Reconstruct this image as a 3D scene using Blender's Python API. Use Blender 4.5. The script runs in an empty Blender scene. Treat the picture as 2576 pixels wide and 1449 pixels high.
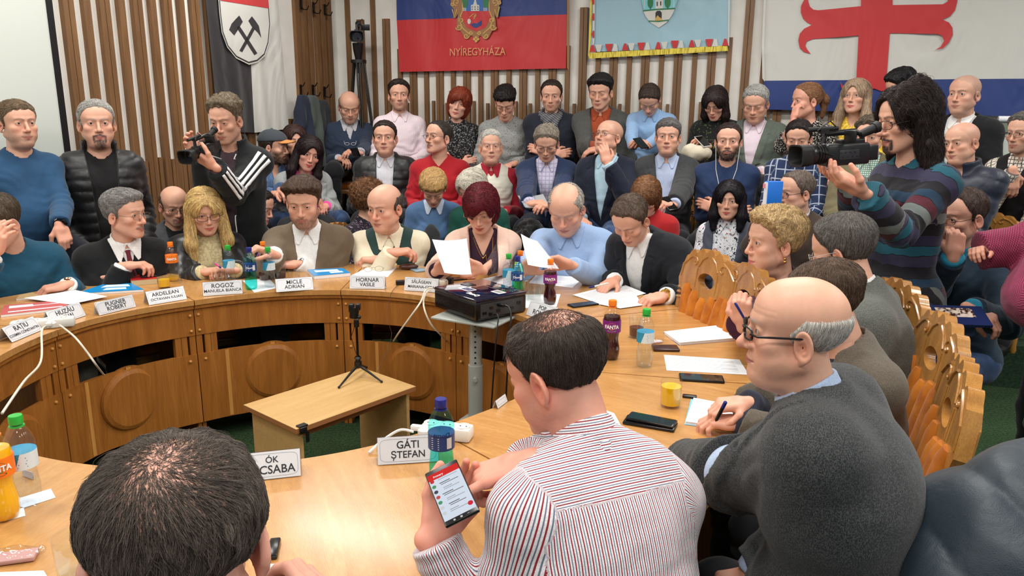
import bpy, bmesh, math, random
import numpy as np
from mathutils import Vector, Matrix
from mathutils.geometry import tessellate_polygon
random.seed(7)
rng = np.random.default_rng(11)
S = bpy.context.scene
COL = S.collection
# ------------------------------------------------------------ camera
F, TH, RO, HC = 1900.0, math.radians(13.3), math.radians(0.45), 1.70
fw = np.array([0, math.cos(TH), -math.sin(TH)])
up0 = np.array([0, math.sin(TH), math.cos(TH)])
rt0 = np.array([1.0, 0, 0])
cR, sR = math.cos(RO), math.sin(RO)
rt = rt0 * cR + up0 * sR
up = -rt0 * sR + up0 * cR
cd = bpy.data.cameras.new('camera')
cam = bpy.data.objects.new('camera', cd)
COL.objects.link(cam)
cd.sensor_width = 36
cd.lens = F / 2576 * 36
cd.clip_start = 0.02
cam.matrix_world = Matrix(((rt[0], up[0], -fw[0], 0), (rt[1], up[1], -fw[1], 0), (rt[2], up[2], -fw[2], HC), (0, 0, 0, 1)))
S.camera = cam
CP = np.array([0, 0, HC])


def ray(x, y):
    return fw + (x - 1288) / F * rt - (y - 724.5) / F * up


def onz(x, y, z):
    r = ray(x, y)
    return CP + r * ((z - HC) / r[2])


def atZ(x, y, Z):
    return CP + ray(x, y) * Z


# ------------------------------------------------------------ light
w = bpy.data.worlds.new('world')
S.world = w
w.use_nodes = True
w.node_tree.nodes['Background'].inputs[0].default_value = (0.93, 0.96, 1.0, 1)
w.node_tree.nodes['Background'].inputs[1].default_value = 0.30
S.view_settings.view_transform = 'Standard'
S.view_settings.look = 'None'
S.view_settings.exposure = -0.10
S.cycles.transparent_max_bounces = 24
S.view_settings.gamma = 1
LAMPS = []


def area(loc, size, power, rotz=0.0, col=(1.0, 0.975, 0.93)):
    l = bpy.data.lights.new('ceiling_lamp_light', 'AREA')
    l.shape = 'RECTANGLE'
    l.size, l.size_y = size
    l.energy = power
    l.color = col
    o = bpy.data.objects.new('ceiling_lamp_light', l)
    o.location = loc
    o.rotation_euler = (0, 0, rotz)
    COL.objects.link(o)
    LAMPS.append((loc, size, rotz))


YAW = math.radians(19)
for i in range(3):
    for j in range(4):
        x, y = -3.2 + 3.0 * i, -0.6 + 1.9 * j
        c, s = math.cos(-YAW), math.sin(-YAW)
        area((c * x - s * y, s * x + c * y, 3.42), (1.25, 0.32), 43, -YAW)
# ------------------------------------------------------------ materials
MATS = {}


def _bsdf(name):
    m = bpy.data.materials.new(name)
    m.use_nodes = True
    nt = m.node_tree
    b = nt.nodes['Principled BSDF']
    return m, nt, b


def lin(c):
    return tuple(((v / 255) / 12.92 if v / 255 <= .04045 else ((v / 255 + .055) / 1.055) ** 2.4) for v in c)


def rgba(c):
    return (*c[:3], 1)


def nd(nt, t, **kw):
    n = nt.nodes.new(t)
    for k, v in kw.items():
        if k.startswith('i_'):
            k2 = k[2:].replace('_', ' ')
            n.inputs[k2].default_value = v
        else:
            setattr(n, k, v)
    return n


def coords(nt, scale=(1, 1, 1), rot=(0, 0, 0), kind='Object'):
    tc = nd(nt, 'ShaderNodeTexCoord')
    mp = nd(nt, 'ShaderNodeMapping')
    mp.inputs['Scale'].default_value = scale
    mp.inputs['Rotation'].default_value = rot
    nt.links.new(tc.outputs[kind], mp.inputs['Vector'])
    return mp.outputs['Vector']


def ramp(nt, fac, stops, interp='LINEAR'):
    r = nd(nt, 'ShaderNodeValToRGB')
    r.color_ramp.interpolation = interp
    e = r.color_ramp.elements
    while len(e) < len(stops):
        e.new(0.5)
    for el, (p, c) in zip(e, stops):
        el.position = p
        el.color = rgba(c)
    nt.links.new(fac, r.inputs['Fac'])
    return r.outputs['Color']


def bump(nt, b, h, strength=0.3, dist=0.01):
    bn = nd(nt, 'ShaderNodeBump')
    bn.inputs['Strength'].default_value = strength
    bn.inputs['Distance'].default_value = dist
    nt.links.new(h, bn.inputs['Height'])
    nt.links.new(bn.outputs['Normal'], b.inputs['Normal'])
    return bn


def math_(nt, op, a, b=None, c=None):
    n = nd(nt, 'ShaderNodeMath', operation=op)
    for i, v in enumerate((a, b, c)):
        if v is None:
            continue
        if isinstance(v, (int, float)):
            n.inputs[i].default_value = v
        else:
            nt.links.new(v, n.inputs[i])
    return n.outputs[0]


def mixc(nt, f, a, b):
    n = nd(nt, 'ShaderNodeMix', data_type='RGBA')
    for i, v in ((0, f), (6, a), (7, b)):
        if isinstance(v, (int, float)):
            n.inputs[i].default_value = v
        elif isinstance(v, tuple):
            n.inputs[i].default_value = rgba(v)
        else:
            nt.links.new(v, n.inputs[i])
    return n.outputs[2]


def plain(name, c, rough=0.5, spec=0.5, metal=0, **kw):
    """c in 0..255 sRGB"""
    if name in MATS:
        return MATS[name]
    m, nt, b = _bsdf(name)
    b.inputs['Base Color'].default_value = rgba(lin(c))
    b.inputs['Roughness'].default_value = rough
    b.inputs['Specular IOR Level'].default_value = spec
    b.inputs['Metallic'].default_value = metal
    for k, v in kw.items():
        b.inputs[k.replace('_', ' ')].default_value = v
    MATS[name] = m
    return m


def wood(name, c1, c2, scale=(1, 1, 1), rough=0.35, rot=(0, 0, 0), grain=1.0, coat=0.0, spec=.5):
    if name in MATS:
        return MATS[name]
    m, nt, b = _bsdf(name)
    v = coords(nt, scale, rot)
    n1 = nd(nt, 'ShaderNodeTexNoise', i_Scale=2.2, i_Detail=5.0, i_Roughness=.6, i_Distortion=1.2)
    nt.links.new(v, n1.inputs['Vector'])
    v2 = coords(nt, tuple(s * (9 if s >= 1 else 1.4) for s in scale), rot)
    n2 = nd(nt, 'ShaderNodeTexNoise', i_Scale=6.0, i_Detail=3.0, i_Roughness=.7)
    nt.links.new(v2, n2.inputs['Vector'])
    s = math_(nt, 'ADD', math_(nt, 'MULTIPLY', n1.outputs[0], .55), math_(nt, 'MULTIPLY', n2.outputs[0], .45))
    mid = tuple((a + b_) / 2 for a, b_ in zip(c1, c2))
    col = ramp(nt, s, [(.33, lin(c1)), (.5, lin(mid)), (.64, lin(c2))])
    nt.links.new(col, b.inputs['Base Color'])
    b.inputs['Roughness'].default_value = rough
    b.inputs['Coat Weight'].default_value = coat
    b.inputs['Coat Roughness'].default_value = .12
    b.inputs['Specular IOR Level'].default_value = spec
    bump(nt, b, n2.outputs[0], .12 * grain, .002)
    MATS[name] = m
    return m


def noisy(name, c1, c2, scale=60, rough=.8, detail=3, bs=.3, bd=.003, sc=(1, 1, 1), pos=(.35, .65), spec=.3, **kw):
    if name in MATS:
        return MATS[name]
    m, nt, b = _bsdf(name)
    n = nd(nt, 'ShaderNodeTexNoise', i_Scale=float(scale), i_Detail=float(detail))
    nt.links.new(coords(nt, sc), n.inputs['Vector'])
    nt.links.new(ramp(nt, n.outputs[0], [(pos[0], lin(c1)), (pos[1], lin(c2))]), b.inputs['Base Color'])
    b.inputs['Roughness'].default_value = rough
    b.inputs['Specular IOR Level'].default_value = spec
    for k, v in kw.items():
        b.inputs[k.replace('_', ' ')].default_value = v
    bump(nt, b, n.outputs[0], bs, bd)
    MATS[name] = m
    return m


def glassy(name, c, rough=.02, ior=1.33, alpha=None):
    if name in MATS:
        return MATS[name]
    m, nt, b = _bsdf(name)
    b.inputs['Base Color'].default_value = rgba(lin(c))
    b.inputs['Roughness'].default_value = rough
    b.inputs['IOR'].default_value = ior
    b.inputs['Transmission Weight'].default_value = 1
    MATS[name] = m
    return m


# ------------------------------------------------------------ mesh helpers
def newmesh(V, Fc, smooth=True, mats=None, mi=None):
    me = bpy.data.meshes.new('mesh')
    if isinstance(Fc, np.ndarray):
        nv, nf, k = len(V), len(Fc), Fc.shape[1]
        me.vertices.add(nv)
        me.vertices.foreach_set('co', np.ascontiguousarray(V, dtype=np.float32).ravel())
        me.loops.add(nf * k)
        me.loops.foreach_set('vertex_index', np.ascontiguousarray(Fc, dtype=np.int32).ravel())
        me.polygons.add(nf)
        me.polygons.foreach_set('loop_start', np.arange(0, nf * k, k, dtype=np.int32))
        try:
            me.polygons.foreach_set('loop_total', np.full(nf, k, dtype=np.int32))
        except Exception:
            pass
        me.update(calc_edges=True)
    else:
        me.from_pydata([tuple(map(float, v)) for v in V], [], Fc)
        me.update()
    if smooth:
        me.polygons.foreach_set('use_smooth', np.ones(len(me.polygons), dtype=bool))
    for m in (mats or []):
        me.materials.append(m)
    if mi is not None:
        me.polygons.foreach_set('material_index', np.asarray(mi, dtype=np.int32))
    return me


def tag(o, label=None, cat=None, group=None, kind=None):
    if label:
        o['label'] = label
    if cat:
        o['category'] = cat
    if group:
        o['group'] = group
    if kind:
        o['kind'] = kind
    return o


def obj(name, me, parent=None, loc=None):
    o = bpy.data.objects.new(name, me)
    COL.objects.link(o)
    if parent is not None:
        o.parent = parent
    if loc is not None:
        o.location = loc
    return o


def empty(name, loc=(0, 0, 0), rz=0.0, rot=None):
    o = bpy.data.objects.new(name, None)
    COL.objects.link(o)
    o.location = tuple(float(v) for v in loc)
    o.rotation_euler = rot if rot else (0, 0, rz)
    o.empty_display_size = .05
    return o


class MB:
    """collects shapes into one mesh"""

    def __init__(s):
        s.V, s.F, s.M, s.m = [], [], [], 0

    def add(s, V, F_):
        n = len(s.V)
        s.V += [tuple(map(float, v)) for v in V]
        s.F += [tuple(i + n for i in f) for f in F_]
        s.M += [s.m] * len(F_)
        return s

    def box(s, c, h, R=None, bev=0.0):
        """center, half sizes, rotation 3x3"""
        c = np.array(c, float)
        h = np.array(h, float)
        R = np.eye(3) if R is None else np.array(R, float)
        if bev <= 0:
            V = np.array([[x, y, z] for x in (-1, 1) for y in (-1, 1) for z in (-1, 1)]) * h
            Fc = [(0, 1, 3, 2), (4, 6, 7, 5), (0, 4, 5, 1), (2, 3, 7, 6), (0, 2, 6, 4), (1, 5, 7, 3)]
            return s.add(V @ R.T + c, Fc)
        bm = bmesh.new()
        bmesh.ops.create_cube(bm, size=2)
        for v in bm.verts:
            v.co = Vector((v.co.x * h[0], v.co.y * h[1], v.co.z * h[2]))
        bmesh.ops.bevel(bm, geom=bm.edges[:], offset=bev, segments=2, affect='EDGES', profile=.5)
        bm.verts.index_update()
        V = np.array([v.co[:] for v in bm.verts]) @ R.T + c
        s.add(V, [tuple(v.index for v in f.verts) for f in bm.faces])
        bm.free()
        return s

    def tube(s, pts, r, n=8, caps=True):
        pts = [np.array(p, float) for p in pts]
        k = len(pts)
        rs = r if hasattr(r, '__len__') else [r] * k
        V = []
        prev = None
        for i, p in enumerate(pts):
            t = (pts[min(i + 1, k - 1)] - pts[max(i - 1, 0)])
            t = t / (np.linalg.norm(t) + 1e-9)
            if prev is None:
                a = np.array([0, 0, 1.]) if abs(t[2]) < .9 else np.array([1., 0, 0])
            else:
                a = prev
            x = a - t * (a @ t)
            x /= np.linalg.norm(x) + 1e-9
            prev = x
            y = np.cross(t, x)
            for j in range(n):
                f = 2 * math.pi * j / n
                V.append(p + (x * math.cos(f) + y * math.sin(f)) * rs[i])
        Fc = []
        for i in range(k - 1):
            for j in range(n):
                a, b = i * n + j, i * n + (j + 1) % n
                Fc.append((a, b, b + n, a + n))
        if caps:
            Fc.append(tuple(range(n))[::-1])
            Fc.append(tuple(range((k - 1) * n, k * n)))
        return s.add(V, Fc)

    def lathe(s, prof, c=(0, 0, 0), n=24, R=None, mod=None):
        """prof list of (r,z)"""
        R = np.eye(3) if R is None else np.array(R)
        V = []
        for r, z in prof:
            for j in range(n):
                f = 2 * math.pi * j / n
                rr = r * (mod(f, z) if mod else 1)
                V.append(np.array([rr * math.cos(f), rr * math.sin(f), z]) @ R.T + np.array(c))
        Fc = []
        for i in range(len(prof) - 1):
            for j in range(n):
                a, b = i * n + j, i * n + (j + 1) % n
                Fc.append((a, b, b + n, a + n))
        if prof[0][0] > 1e-5:
            Fc.append(tuple(range(n))[::-1])
        if prof[-1][0] > 1e-5:
            Fc.append(tuple(range((len(prof) - 1) * n, len(prof) * n)))
        return s.add(V, Fc)

    def prism(s, P, d, holes=()):
        """polygon P (3d points, planar), extruded by vector d"""
        loops = [P] + list(holes)
        allp = [np.array(p, float) for l in loops for p in l]
        tris = tessellate_polygon([[Vector(p) for p in l] for l in loops])
        n = len(allp)
        d = np.array(d, float)
        V = allp + [p + d for p in allp]
        Fc = [tuple(t)[::-1] for t in tris] + [tuple(i + n for i in t) for t in tris]
        o = 0
        for l in loops:
            m = len(l)
            for i in range(m):
                a, b = o + i, o + (i + 1) % m
                Fc.append((a, b, b + n, a + n))
            o += m
        return s.add(V, Fc)

    def sphere(s, c, r, n=12, R=None):
        r = np.array(r if hasattr(r, '__len__') else [r] * 3, float)
        pr = [(math.sin(math.pi * i / n) * 1.0, -math.cos(math.pi * i / n)) for i in range(n + 1)]
        V = []
        m = 2 * n
        for a, z in pr:
            for j in range(m):
                f = 2 * math.pi * j / m
                V.append([a * math.cos(f), a * math.sin(f), z])
        V = np.array(V) * r
        if R is not None:
            V = V @ np.array(R).T
        Fc = []
        for i in range(n):
            for j in range(m):
                a, b = i * m + j, i * m + (j + 1) % m
                Fc.append((a, b, b + m, a + m))
        return s.add(V + np.array(c), Fc)

    def build(s, name, mats, parent=None, smooth=True, loc=None, angle=40):
        if not isinstance(mats, (list, tuple)):
            mats = [mats]
        me = newmesh(s.V, s.F, smooth, mats, s.M)
        bm = bmesh.new()
        bm.from_mesh(me)
        bmesh.ops.recalc_face_normals(bm, faces=bm.faces[:])
        bm.to_mesh(me)
        bm.free()
        if smooth:
            try:
                me.set_sharp_from_angle(angle=math.radians(angle))
            except Exception:
                pass
        return obj(name, me, parent, loc)


def frame(x, y, z):
    """matrix with given columns"""
    return np.array([x, y, z]).T


def unit(v):
    v = np.array(v, float)
    return v / (np.linalg.norm(v) + 1e-12)


def rotz(a):
    c, s = math.cos(a), math.sin(a)
    return np.array([[c, -s, 0], [s, c, 0], [0, 0, 1.]])


_TXT = {}


def text(s, size, M, parent, mat, name='lettering', align='CENTER', depth=0.0004, xs=1.0, bold=0.0):
    """M: 4x4 (3x3 rotation, origin) placing text in its XY plane"""
    cu = bpy.data.curves.new('t', 'FONT')
    cu.body = s
    cu.size = size
    cu.align_x = align
    cu.align_y = 'CENTER'
    cu.extrude = depth
    cu.offset = bold
    cu.resolution_u = 3
    cu.space_line = .95
    o = bpy.data.objects.new('t', cu)
    COL.objects.link(o)
    dg = bpy.context.evaluated_depsgraph_get()
    me = bpy.data.meshes.new_from_object(o.evaluated_get(dg))
    COL.objects.unlink(o)
    bpy.data.objects.remove(o)
    R, t = M
    n = len(me.vertices)
    co = np.empty(n * 3, dtype=np.float32)
    me.vertices.foreach_get('co', co)
    co = co.reshape(-1, 3) * np.array([xs, 1, 1])
    co = co @ np.array(R).T + np.array(t)
    me.vertices.foreach_set('co', co.astype(np.float32).ravel())
    me.materials.clear()
    me.materials.append(mat)
    me.update()
    return obj(name, me, parent)


# ------------------------------------------------------------ room
U = np.array([math.cos(YAW), -math.sin(YAW), 0])       # along the back wall, to the right
N = np.array([-math.sin(YAW), -math.cos(YAW), 0])      # out of the back wall, into the room
VV = -N                                                # along the left wall, away from camera
PB = np.array([0, 7.45, 0])


def onback(x, y, d=0.0):
    r = ray(x, y)
    p0 = PB + N * d
    t = ((p0 - CP) @ N) / (r @ N)
    return CP + r * t


corner = onback(852, 200)
corner[2] = 0


def onleft(x, y, d=0.0):
    r = ray(x, y)
    p0 = corner + U * d
    t = ((p0 - CP) @ U) / (r @ U)
    return CP + r * t


CEIL = 3.45
m_wall = noisy('white_wall_paint', (224, 221, 213), (231, 228, 221), 8, .85, bs=.05)
m_bat = wood('batten_wood', (98, 68, 40), (134, 97, 60), (6, 6, .7), .5)
m_batd = plain('batten_seam_dark', (60, 40, 24), .7)


def slab(name, p, a, b, t, mat, kind='structure'):
    """box spanned by origin p, vectors a, b and thickness vector t"""
    mb = MB()
    p, a, b, t = map(lambda v: np.array(v, float), (p, a, b, t))
    V = [p, p + a, p + a + b, p + b]
    mb.prism(V, t)
    o = mb.build(name, mat, smooth=False)
    if kind:
        o['kind'] = kind
    return o


wb = slab('wall_back', corner + [0, 0, -.02], U * 7.2, [0, 0, CEIL + .02], -N * .12, m_wall)
wl = slab('wall_left', corner + [0, 0, -.02], -VV * 8.6, [0, 0, CEIL + .02], -U * .12, m_wall)
m_floor = noisy('green_carpet', (22, 44, 26), (54, 78, 44), 90, .95, 4, .6, .006)
fl = slab('floor', corner + [-.3, .3, -.1] - VV * 8.8 - U * .6, U * 9, VV * 9.4, [0, 0, .1], m_floor)
m_ceil = noisy('ceiling_paint', (225, 224, 220), (235, 234, 230), 5, .9)
slab('ceiling', corner + [0, 0, CEIL] - VV * 8.6 - U * .1, U * 7.3, VV * 8.7, [0, 0, .1], m_ceil)
m_lampbody = plain('lamp_housing', (235, 235, 232), .5)
m_emit = bpy.data.materials.new('lamp_diffuser')
m_emit.use_nodes = True
_e = m_emit.node_tree.nodes['Principled BSDF']
_e.inputs['Emission Color'].default_value = (1, .97, .92, 1)
_e.inputs['Emission Strength'].default_value = 1.5
rows_ = ['nearest the camera', 'second from the camera', 'over the far desks', 'over the audience']
cols_ = ['left', 'middle', 'right']
for k, (loc, size, rz) in enumerate(LAMPS):
    if k % 4 < 2:
        continue
    e = empty('ceiling_lamp', (loc[0], loc[1], CEIL), rz)
    tag(e, 'white rectangular ceiling lamp, %s row, %s' % (cols_[k // 4], rows_[k % 4]), 'ceiling lamp', 'ceiling lamps')
    MB().box((0, 0, -.0), (size[0] / 2 + .03, size[1] / 2 + .03, .012)).build('housing', m_lampbody, e)
    MB().box((0, 0, -.015), (size[0] / 2, size[1] / 2, .003)).build('diffuser', m_emit, e)

# stepped platforms under the audience
m_step = noisy('platform_carpet', (30, 50, 34), (50, 70, 50), 80, .95, bs=.4)
slab('floor', corner + U * .02 + N * .004, U * 7.1, N * 1.72, [0, 0, .28], m_step)['label'] = 'low green carpeted step below the middle audience row'
slab('floor', corner + U * .02 + N * .008 + [0, 0, .28], U * 7.1, N * .98, [0, 0, .32], m_step)['label'] = 'upper green carpeted step below the back audience row'

mb = MB()


def batten(mb, p, along, out, w_, z0, z1, dbl):
    """vertical batten on a wall at point p (xy)"""
    R = frame(along, out, (0, 0, 1))
    zc, zh = (z0 + z1) / 2, (z1 - z0) / 2
    q = np.array([p[0], p[1], zc])
    if dbl:
        g = w_ * .52
        for sgn in (-1, 1):
            mb.box(q + along * sgn * g + out * .018, (w_ * .46, .018, zh), R)
        mb.m = 1
        mb.box(q + out * .012, (w_ * .12, .012, zh - .002), R)
        mb.m = 0
    else:
        mb.box(q + out * .018, (w_ * .5, .018, zh), R)


s0 = (onback(1009, 170) - corner) @ U
s1 = (onback(1920, 170) - corner) @ U
st = (s1 - s0) / 24
for k in range(-4, 36):
    s_ = s0 + st * k
    if s_ < .03:
        continue
    dbl = k % 2 == 1 or k == -1 or k == -3
    dbl = (k % 2 != 0)
    z1 = CEIL - .001
    if k == -1:
        z1 = onback(974, 48)[2]
    if k == 13:
        z1 = onback(1461, 20)[2]
    if k == -3:
        z1 = onback(909, 50)[2]
    if 0 <= k <= 12:
        z1 = onback(1200, 120)[2]
    if 14 <= k <= 22:
        z1 = onback(1600, 100)[2]
    if 25 <= k:
        z1 = onback(1990, 150)[2]
    batten(mb, corner + U * s_, U, N, .036 if dbl else .042, .001, z1, dbl)
    if -2 <= k <= 24 and k % 3 != 1:
        batten(mb, corner + U * (s_ + st / 2), U, N, .024, .001, onback(1700, 262)[2] + .01 * (k % 3), False)
mb.build('batten_cladding', [m_bat, m_batd], wb, smooth=False)

mb = MB()
l0 = (onleft(110, 0) - corner) @ (-VV)
l1 = (onleft(513, 0) - corner) @ (-VV)
stl = (l0 - l1) / 10
for k in range(-1, 22):
    s_ = l0 - stl * k
    if s_ < (onleft(736, 0) - corner) @ (-VV):
        break
    dbl = (k % 2 != 0)
    z0 = .001
    z1 = CEIL - .001
    if k > 10:
        z1 = onleft(650, 300)[2] + .0
    batten(mb, corner - VV * s_, -VV, U, .042 if dbl else .055, z0, z1, dbl)
    if k >= 4:
        batten(mb, corner - VV * (s_ - stl / 2), -VV, U, .034, z0, onleft(430, 400)[2] + .02 * (k % 2), k % 3 == 0)
for k, px in enumerate((731, 742)):
    s_ = (onleft(px, 320) - corner) @ (-VV)
    batten(mb, corner - VV * s_, -VV, U, .1, .001, onleft(735, 302)[2], False)
mb.build('batten_cladding', [m_bat, m_batd], wl, smooth=False)
# coat rack: six long boards with hooks
rack = empty('coat_rack', onleft(780, 0) * [1, 1, 0])
rack.location.z = 0
tag(rack, 'wall coat rack of six long brown boards with curled metal hooks', 'coat rack')
rl = np.array(rack.location)
mb = MB()
for px in (738, 756, 771, 789, 804, 820):
    p = onleft(px, 0)
    batten(mb, p - rl * [1, 1, 0], -VV, U, .062, .3, CEIL - .002, False)
mb.build('board', m_bat, rack, smooth=False)
m_iron = plain('dark_iron', (40, 32, 28), .4, metal=.8)
for (px, py) in ((758, 15), (789, 25), (818, 30), (757, 232), (788, 232), (817, 236)):
    p = onleft(px, py, .045) - rl
    a = -VV
    mb = MB()
    mb.tube([p + [0, 0, .05], p + U * .03 + [0, 0, .06], p + U * .05 + [0, 0, .09]], .005, 6)
    mb.tube([p + [0, 0, .05], p, p + U * .02 + [0, 0, -.03], p + U * .06 + [0, 0, -.035], p + U * .08 + [0, 0, .0]], .005, 6)
    mb.box(p + [0, 0, .02], (.012, .006, .05), frame(a, U, (0, 0, 1)))
    mb.build('hook', m_iron, rack)

# projection screen on the left wall
m_screen = plain('screen_fabric', (203, 209, 202), .9)
m_black = plain('black_plastic', (14, 14, 15), .4)
scr = empty('projection_screen', onleft(60, 400) * [1, 1, 0])
tag(scr, 'large pale projection screen with black edge on the left wall', 'projection screen')
sl = np.array(scr.location)
sa = (onleft(112, 100) - corner) @ (-VV)
mb = MB()
mb.box(corner - VV * (sa + 1.3) + U * .085 + [0, 0, 2.1] - sl, (1.27, .004, 1.34), frame(-VV, U, (0, 0, 1)))
mb.build('fabric', m_screen, scr, smooth=False)
mb = MB()
mb.box(corner - VV * (sa + .015) + U * .08 + [0, 0, 2.1] - sl, (.022, .014, 1.34), frame(-VV, U, (0, 0, 1)))
mb.build('border', m_black, scr, smooth=False)
# ------------------------------------------------------------ flags
def cloth(name, c, rough=.55, sheen=.3, wr=.5):
    if name in MATS:
        return MATS[name]
    m, nt, b = _bsdf(name)
    b.inputs['Base Color'].default_value = rgba(lin(c))
    b.inputs['Roughness'].default_value = rough
    b.inputs['Sheen Weight'].default_value = sheen
    n1 = nd(nt, 'ShaderNodeTexNoise', i_Scale=2.2, i_Detail=2.0, i_Distortion=1.5)
    nt.links.new(coords(nt, (1, 1, .55)), n1.inputs['Vector'])
    bump(nt, b, n1.outputs[0], wr, .06)
    MATS[name] = m
    return m


def wave(s, z, k=1.0):
    return .006 * k * (math.sin(s * 17 + .8 * math.sin(z * 3)) + .6 * math.sin(s * 31 + z * 2.3))


def flag_part(name, polys, unp, n, mat, parent, base, d, grid=None, thick=.0012):
    """polys: lists of pixel points, unprojected by unp(x, y, d) onto the wall"""
    if len(polys) > 1 and name in ('triangle_trim', 'red_trim', 'crest_tree', 'crest_window', 'crossed_hammers'):
        for P in polys:
            flag_part(name, [P], unp, n, mat, parent, base, d)
        return
    mb = MB()
    n = np.array(n)
    if grid:
        tl, tr, br_, bl = [unp(*p, d) for p in grid]
        nu, nv = 48, 30
        V = []
        for side in (0, 1):
            for i in range(nv + 1):
                for j in range(nu + 1):
                    a, b = j / nu, i / nv
                    p = (tl * (1 - a) + tr * a) * (1 - b) + (bl * (1 - a) + br_ * a) * b
                    V.append(p + n * (wave(p[0] + p[1], p[2]) - side * thick) - base)
        Fc = []
        o = (nv + 1) * (nu + 1)
        for i in range(nv):
            for j in range(nu):
                q = i * (nu + 1) + j
                Fc.append((q, q + 1, q + nu + 2, q + nu + 1))
                Fc.append((q + o, q + nu + 1 + o, q + nu + 2 + o, q + 1 + o))
        mb.add(V, Fc)
    for P in polys:
        Q = []
        m = len(P)
        for i in range(m):
            a, b = P[i], P[(i + 1) % m]
            k = max(1, int(math.dist(a, b) / 25))
            for t in range(k):
                x, y = a[0] + (b[0] - a[0]) * t / k, a[1] + (b[1] - a[1]) * t / k
                Q.append(unp(x, y, d) - base)
        mb.prism(Q, n * thick)
    return mb.build(name, mat, parent, smooth=False)


def z_(pts, s, ox, oy):
    return [(ox + x / s, oy + y / s) for x, y in pts]


def ribbon(pts, w_):
    """pixel polyline to a polygon of width w_"""
    pts = np.array(pts, float)
    L, R = [], []
    for i in range(len(pts)):
        t = pts[min(i + 1, len(pts) - 1)] - pts[max(i - 1, 0)]
        t /= np.linalg.norm(t) + 1e-9
        nn = np.array([-t[1], t[0]])
        ww = w_ * (1 if not hasattr(w_, '__len__') else 1)
        L.append(pts[i] + nn * ww / 2)
        R.append(pts[i] - nn * ww / 2)
    return [tuple(p) for p in L + R[::-1]]


def spiral(cx, cy, r0, a0, turns, w_, sgn=1, n=14):
    return ribbon([(cx + r0 * (1 - .75 * t / n) * math.cos(a0 + sgn * turns * 2 * math.pi * t / n), cy + r0 * (1 - .75 * t / n) * math.sin(a0 + sgn * turns * 2 * math.pi * t / n)) for t in range(n + 1)], w_)


def circ(cx, cy, rx, ry=None, n=18):
    ry = ry or rx
    return [(cx + rx * math.cos(2 * math.pi * i / n), cy + ry * math.sin(2 * math.pi * i / n)) for i in range(n)]


c_red, c_blue = cloth('flag_red', (190, 38, 42)), cloth('flag_blue', (26, 52, 118))
c_gold = cloth('flag_gold', (196, 158, 84), wr=.1)
c_gold2 = cloth('flag_gold_dark', (150, 104, 60), wr=.1)
c_white, c_black = cloth('flag_white', (202, 202, 195)), cloth('flag_black', (22, 22, 25))
c_green = cloth('flag_green', (28, 112, 66), wr=.1)
# blue and red banner
b0 = onback(1210, 60) * [1, 1, 0] + [0, 0, 2.4]
f2 = empty('town_banner', b0)
tag(f2, 'blue over red banner with gold crest and town name lettering on the back wall', 'flag')
fb = lambda nm, P, m, d, **k: flag_part(nm, P, onback, N, m, f2, b0, d, **k)
fb('blue_cloth', [], c_blue, .07, grid=[(994, -150), (1429, -160), (1426, 36), (998, 51)])
fb('red_cloth', [], c_red, .0705, grid=[(998, 51), (1426, 36), (1423, 172), (1005, 181)])
sc_ = 4.684
gold = z_([(880, -420), (865, 0), (860, 60), (900, 110), (890, 215), (915, 215), (950, 160), (935, 240), (930, 330), (985, 375), (1000, 400), (1020, 440), (1050, 465), (1100, 420), (1125, 430), (1125, 470), (1160, 503), (1195, 470), (1195, 430), (1215, 420), (1280, 465), (1310, 440), (1330, 400), (1345, 370), (1395, 330), (1390, 240), (1375, 160), (1400, 210), (1420, 205), (1435, 60), (1455, 0), (1440, -420)], sc_, 950, 0)
fb('crest_scrollwork', [gold], c_gold2, .083)
cur = []
for (x, y, r, a, s_) in ((930, 25, 42, 1.5, 1), (1380, 25, 42, 1.6, -1), (880, 50, 22, 0, 1), (1435, 30, 22, 3, -1), (985, 235, 38, -1.5, -1), (1340, 235, 38, -1.5, 1), (960, 320, 40, 3, -1), (1360, 320, 40, 0, 1), (1045, 425, 34, 0, 1), (1275, 425, 34, 3, -1), (1100, 385, 24, 0, 1), (1195, 385, 24, 3, -1)):
    cur.append(z_(spiral(x, y, r, a, 1.15, 12, s_), sc_, 950, 0))
for P in ([(1005, -100), (1000, 130), (960, 230), (1000, 330), (1080, 400)], [(1310, -100), (1316, 130), (1360, 230), (1320, 330), (1240, 400)], [(880, 110), (905, 200), (935, 110)], [(1435, 80), (1410, 200), (1380, 110)]):
    cur.append(z_(ribbon(P, 13), sc_, 950, 0))
cur += [z_(circ(1160, 440, 14), sc_, 950, 0), z_(circ(1138, 462, 16), sc_, 950, 0), z_(circ(1182, 462, 16), sc_, 950, 0), z_(circ(1160, 485, 16), sc_, 950, 0)]
fb('crest_gold_scroll', cur, c_gold, .087)
fb('crest_shield_lower', [z_([(1000, 130), (985, 205), (1050, 325), (1160, 372), (1270, 325), (1332, 210), (1315, 130)], sc_, 950, 0)], c_red, .085)
fb('crest_shield_upper', [z_([(985, -420), (1000, 0), (1003, 130), (1312, 130), (1300, 0), (1330, -420)], sc_, 950, 0)], cloth('flag_skyblue', (40, 96, 170), wr=.1), .0855)
fb('crest_tree', [z_([(985, -60), (1060, -60), (1065, 40), (1050, 90), (1010, 90)], sc_, 950, 0), z_([(1320, -60), (1250, -60), (1240, 40), (1255, 90), (1305, 90)], sc_, 950, 0)], c_green, .088)
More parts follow.
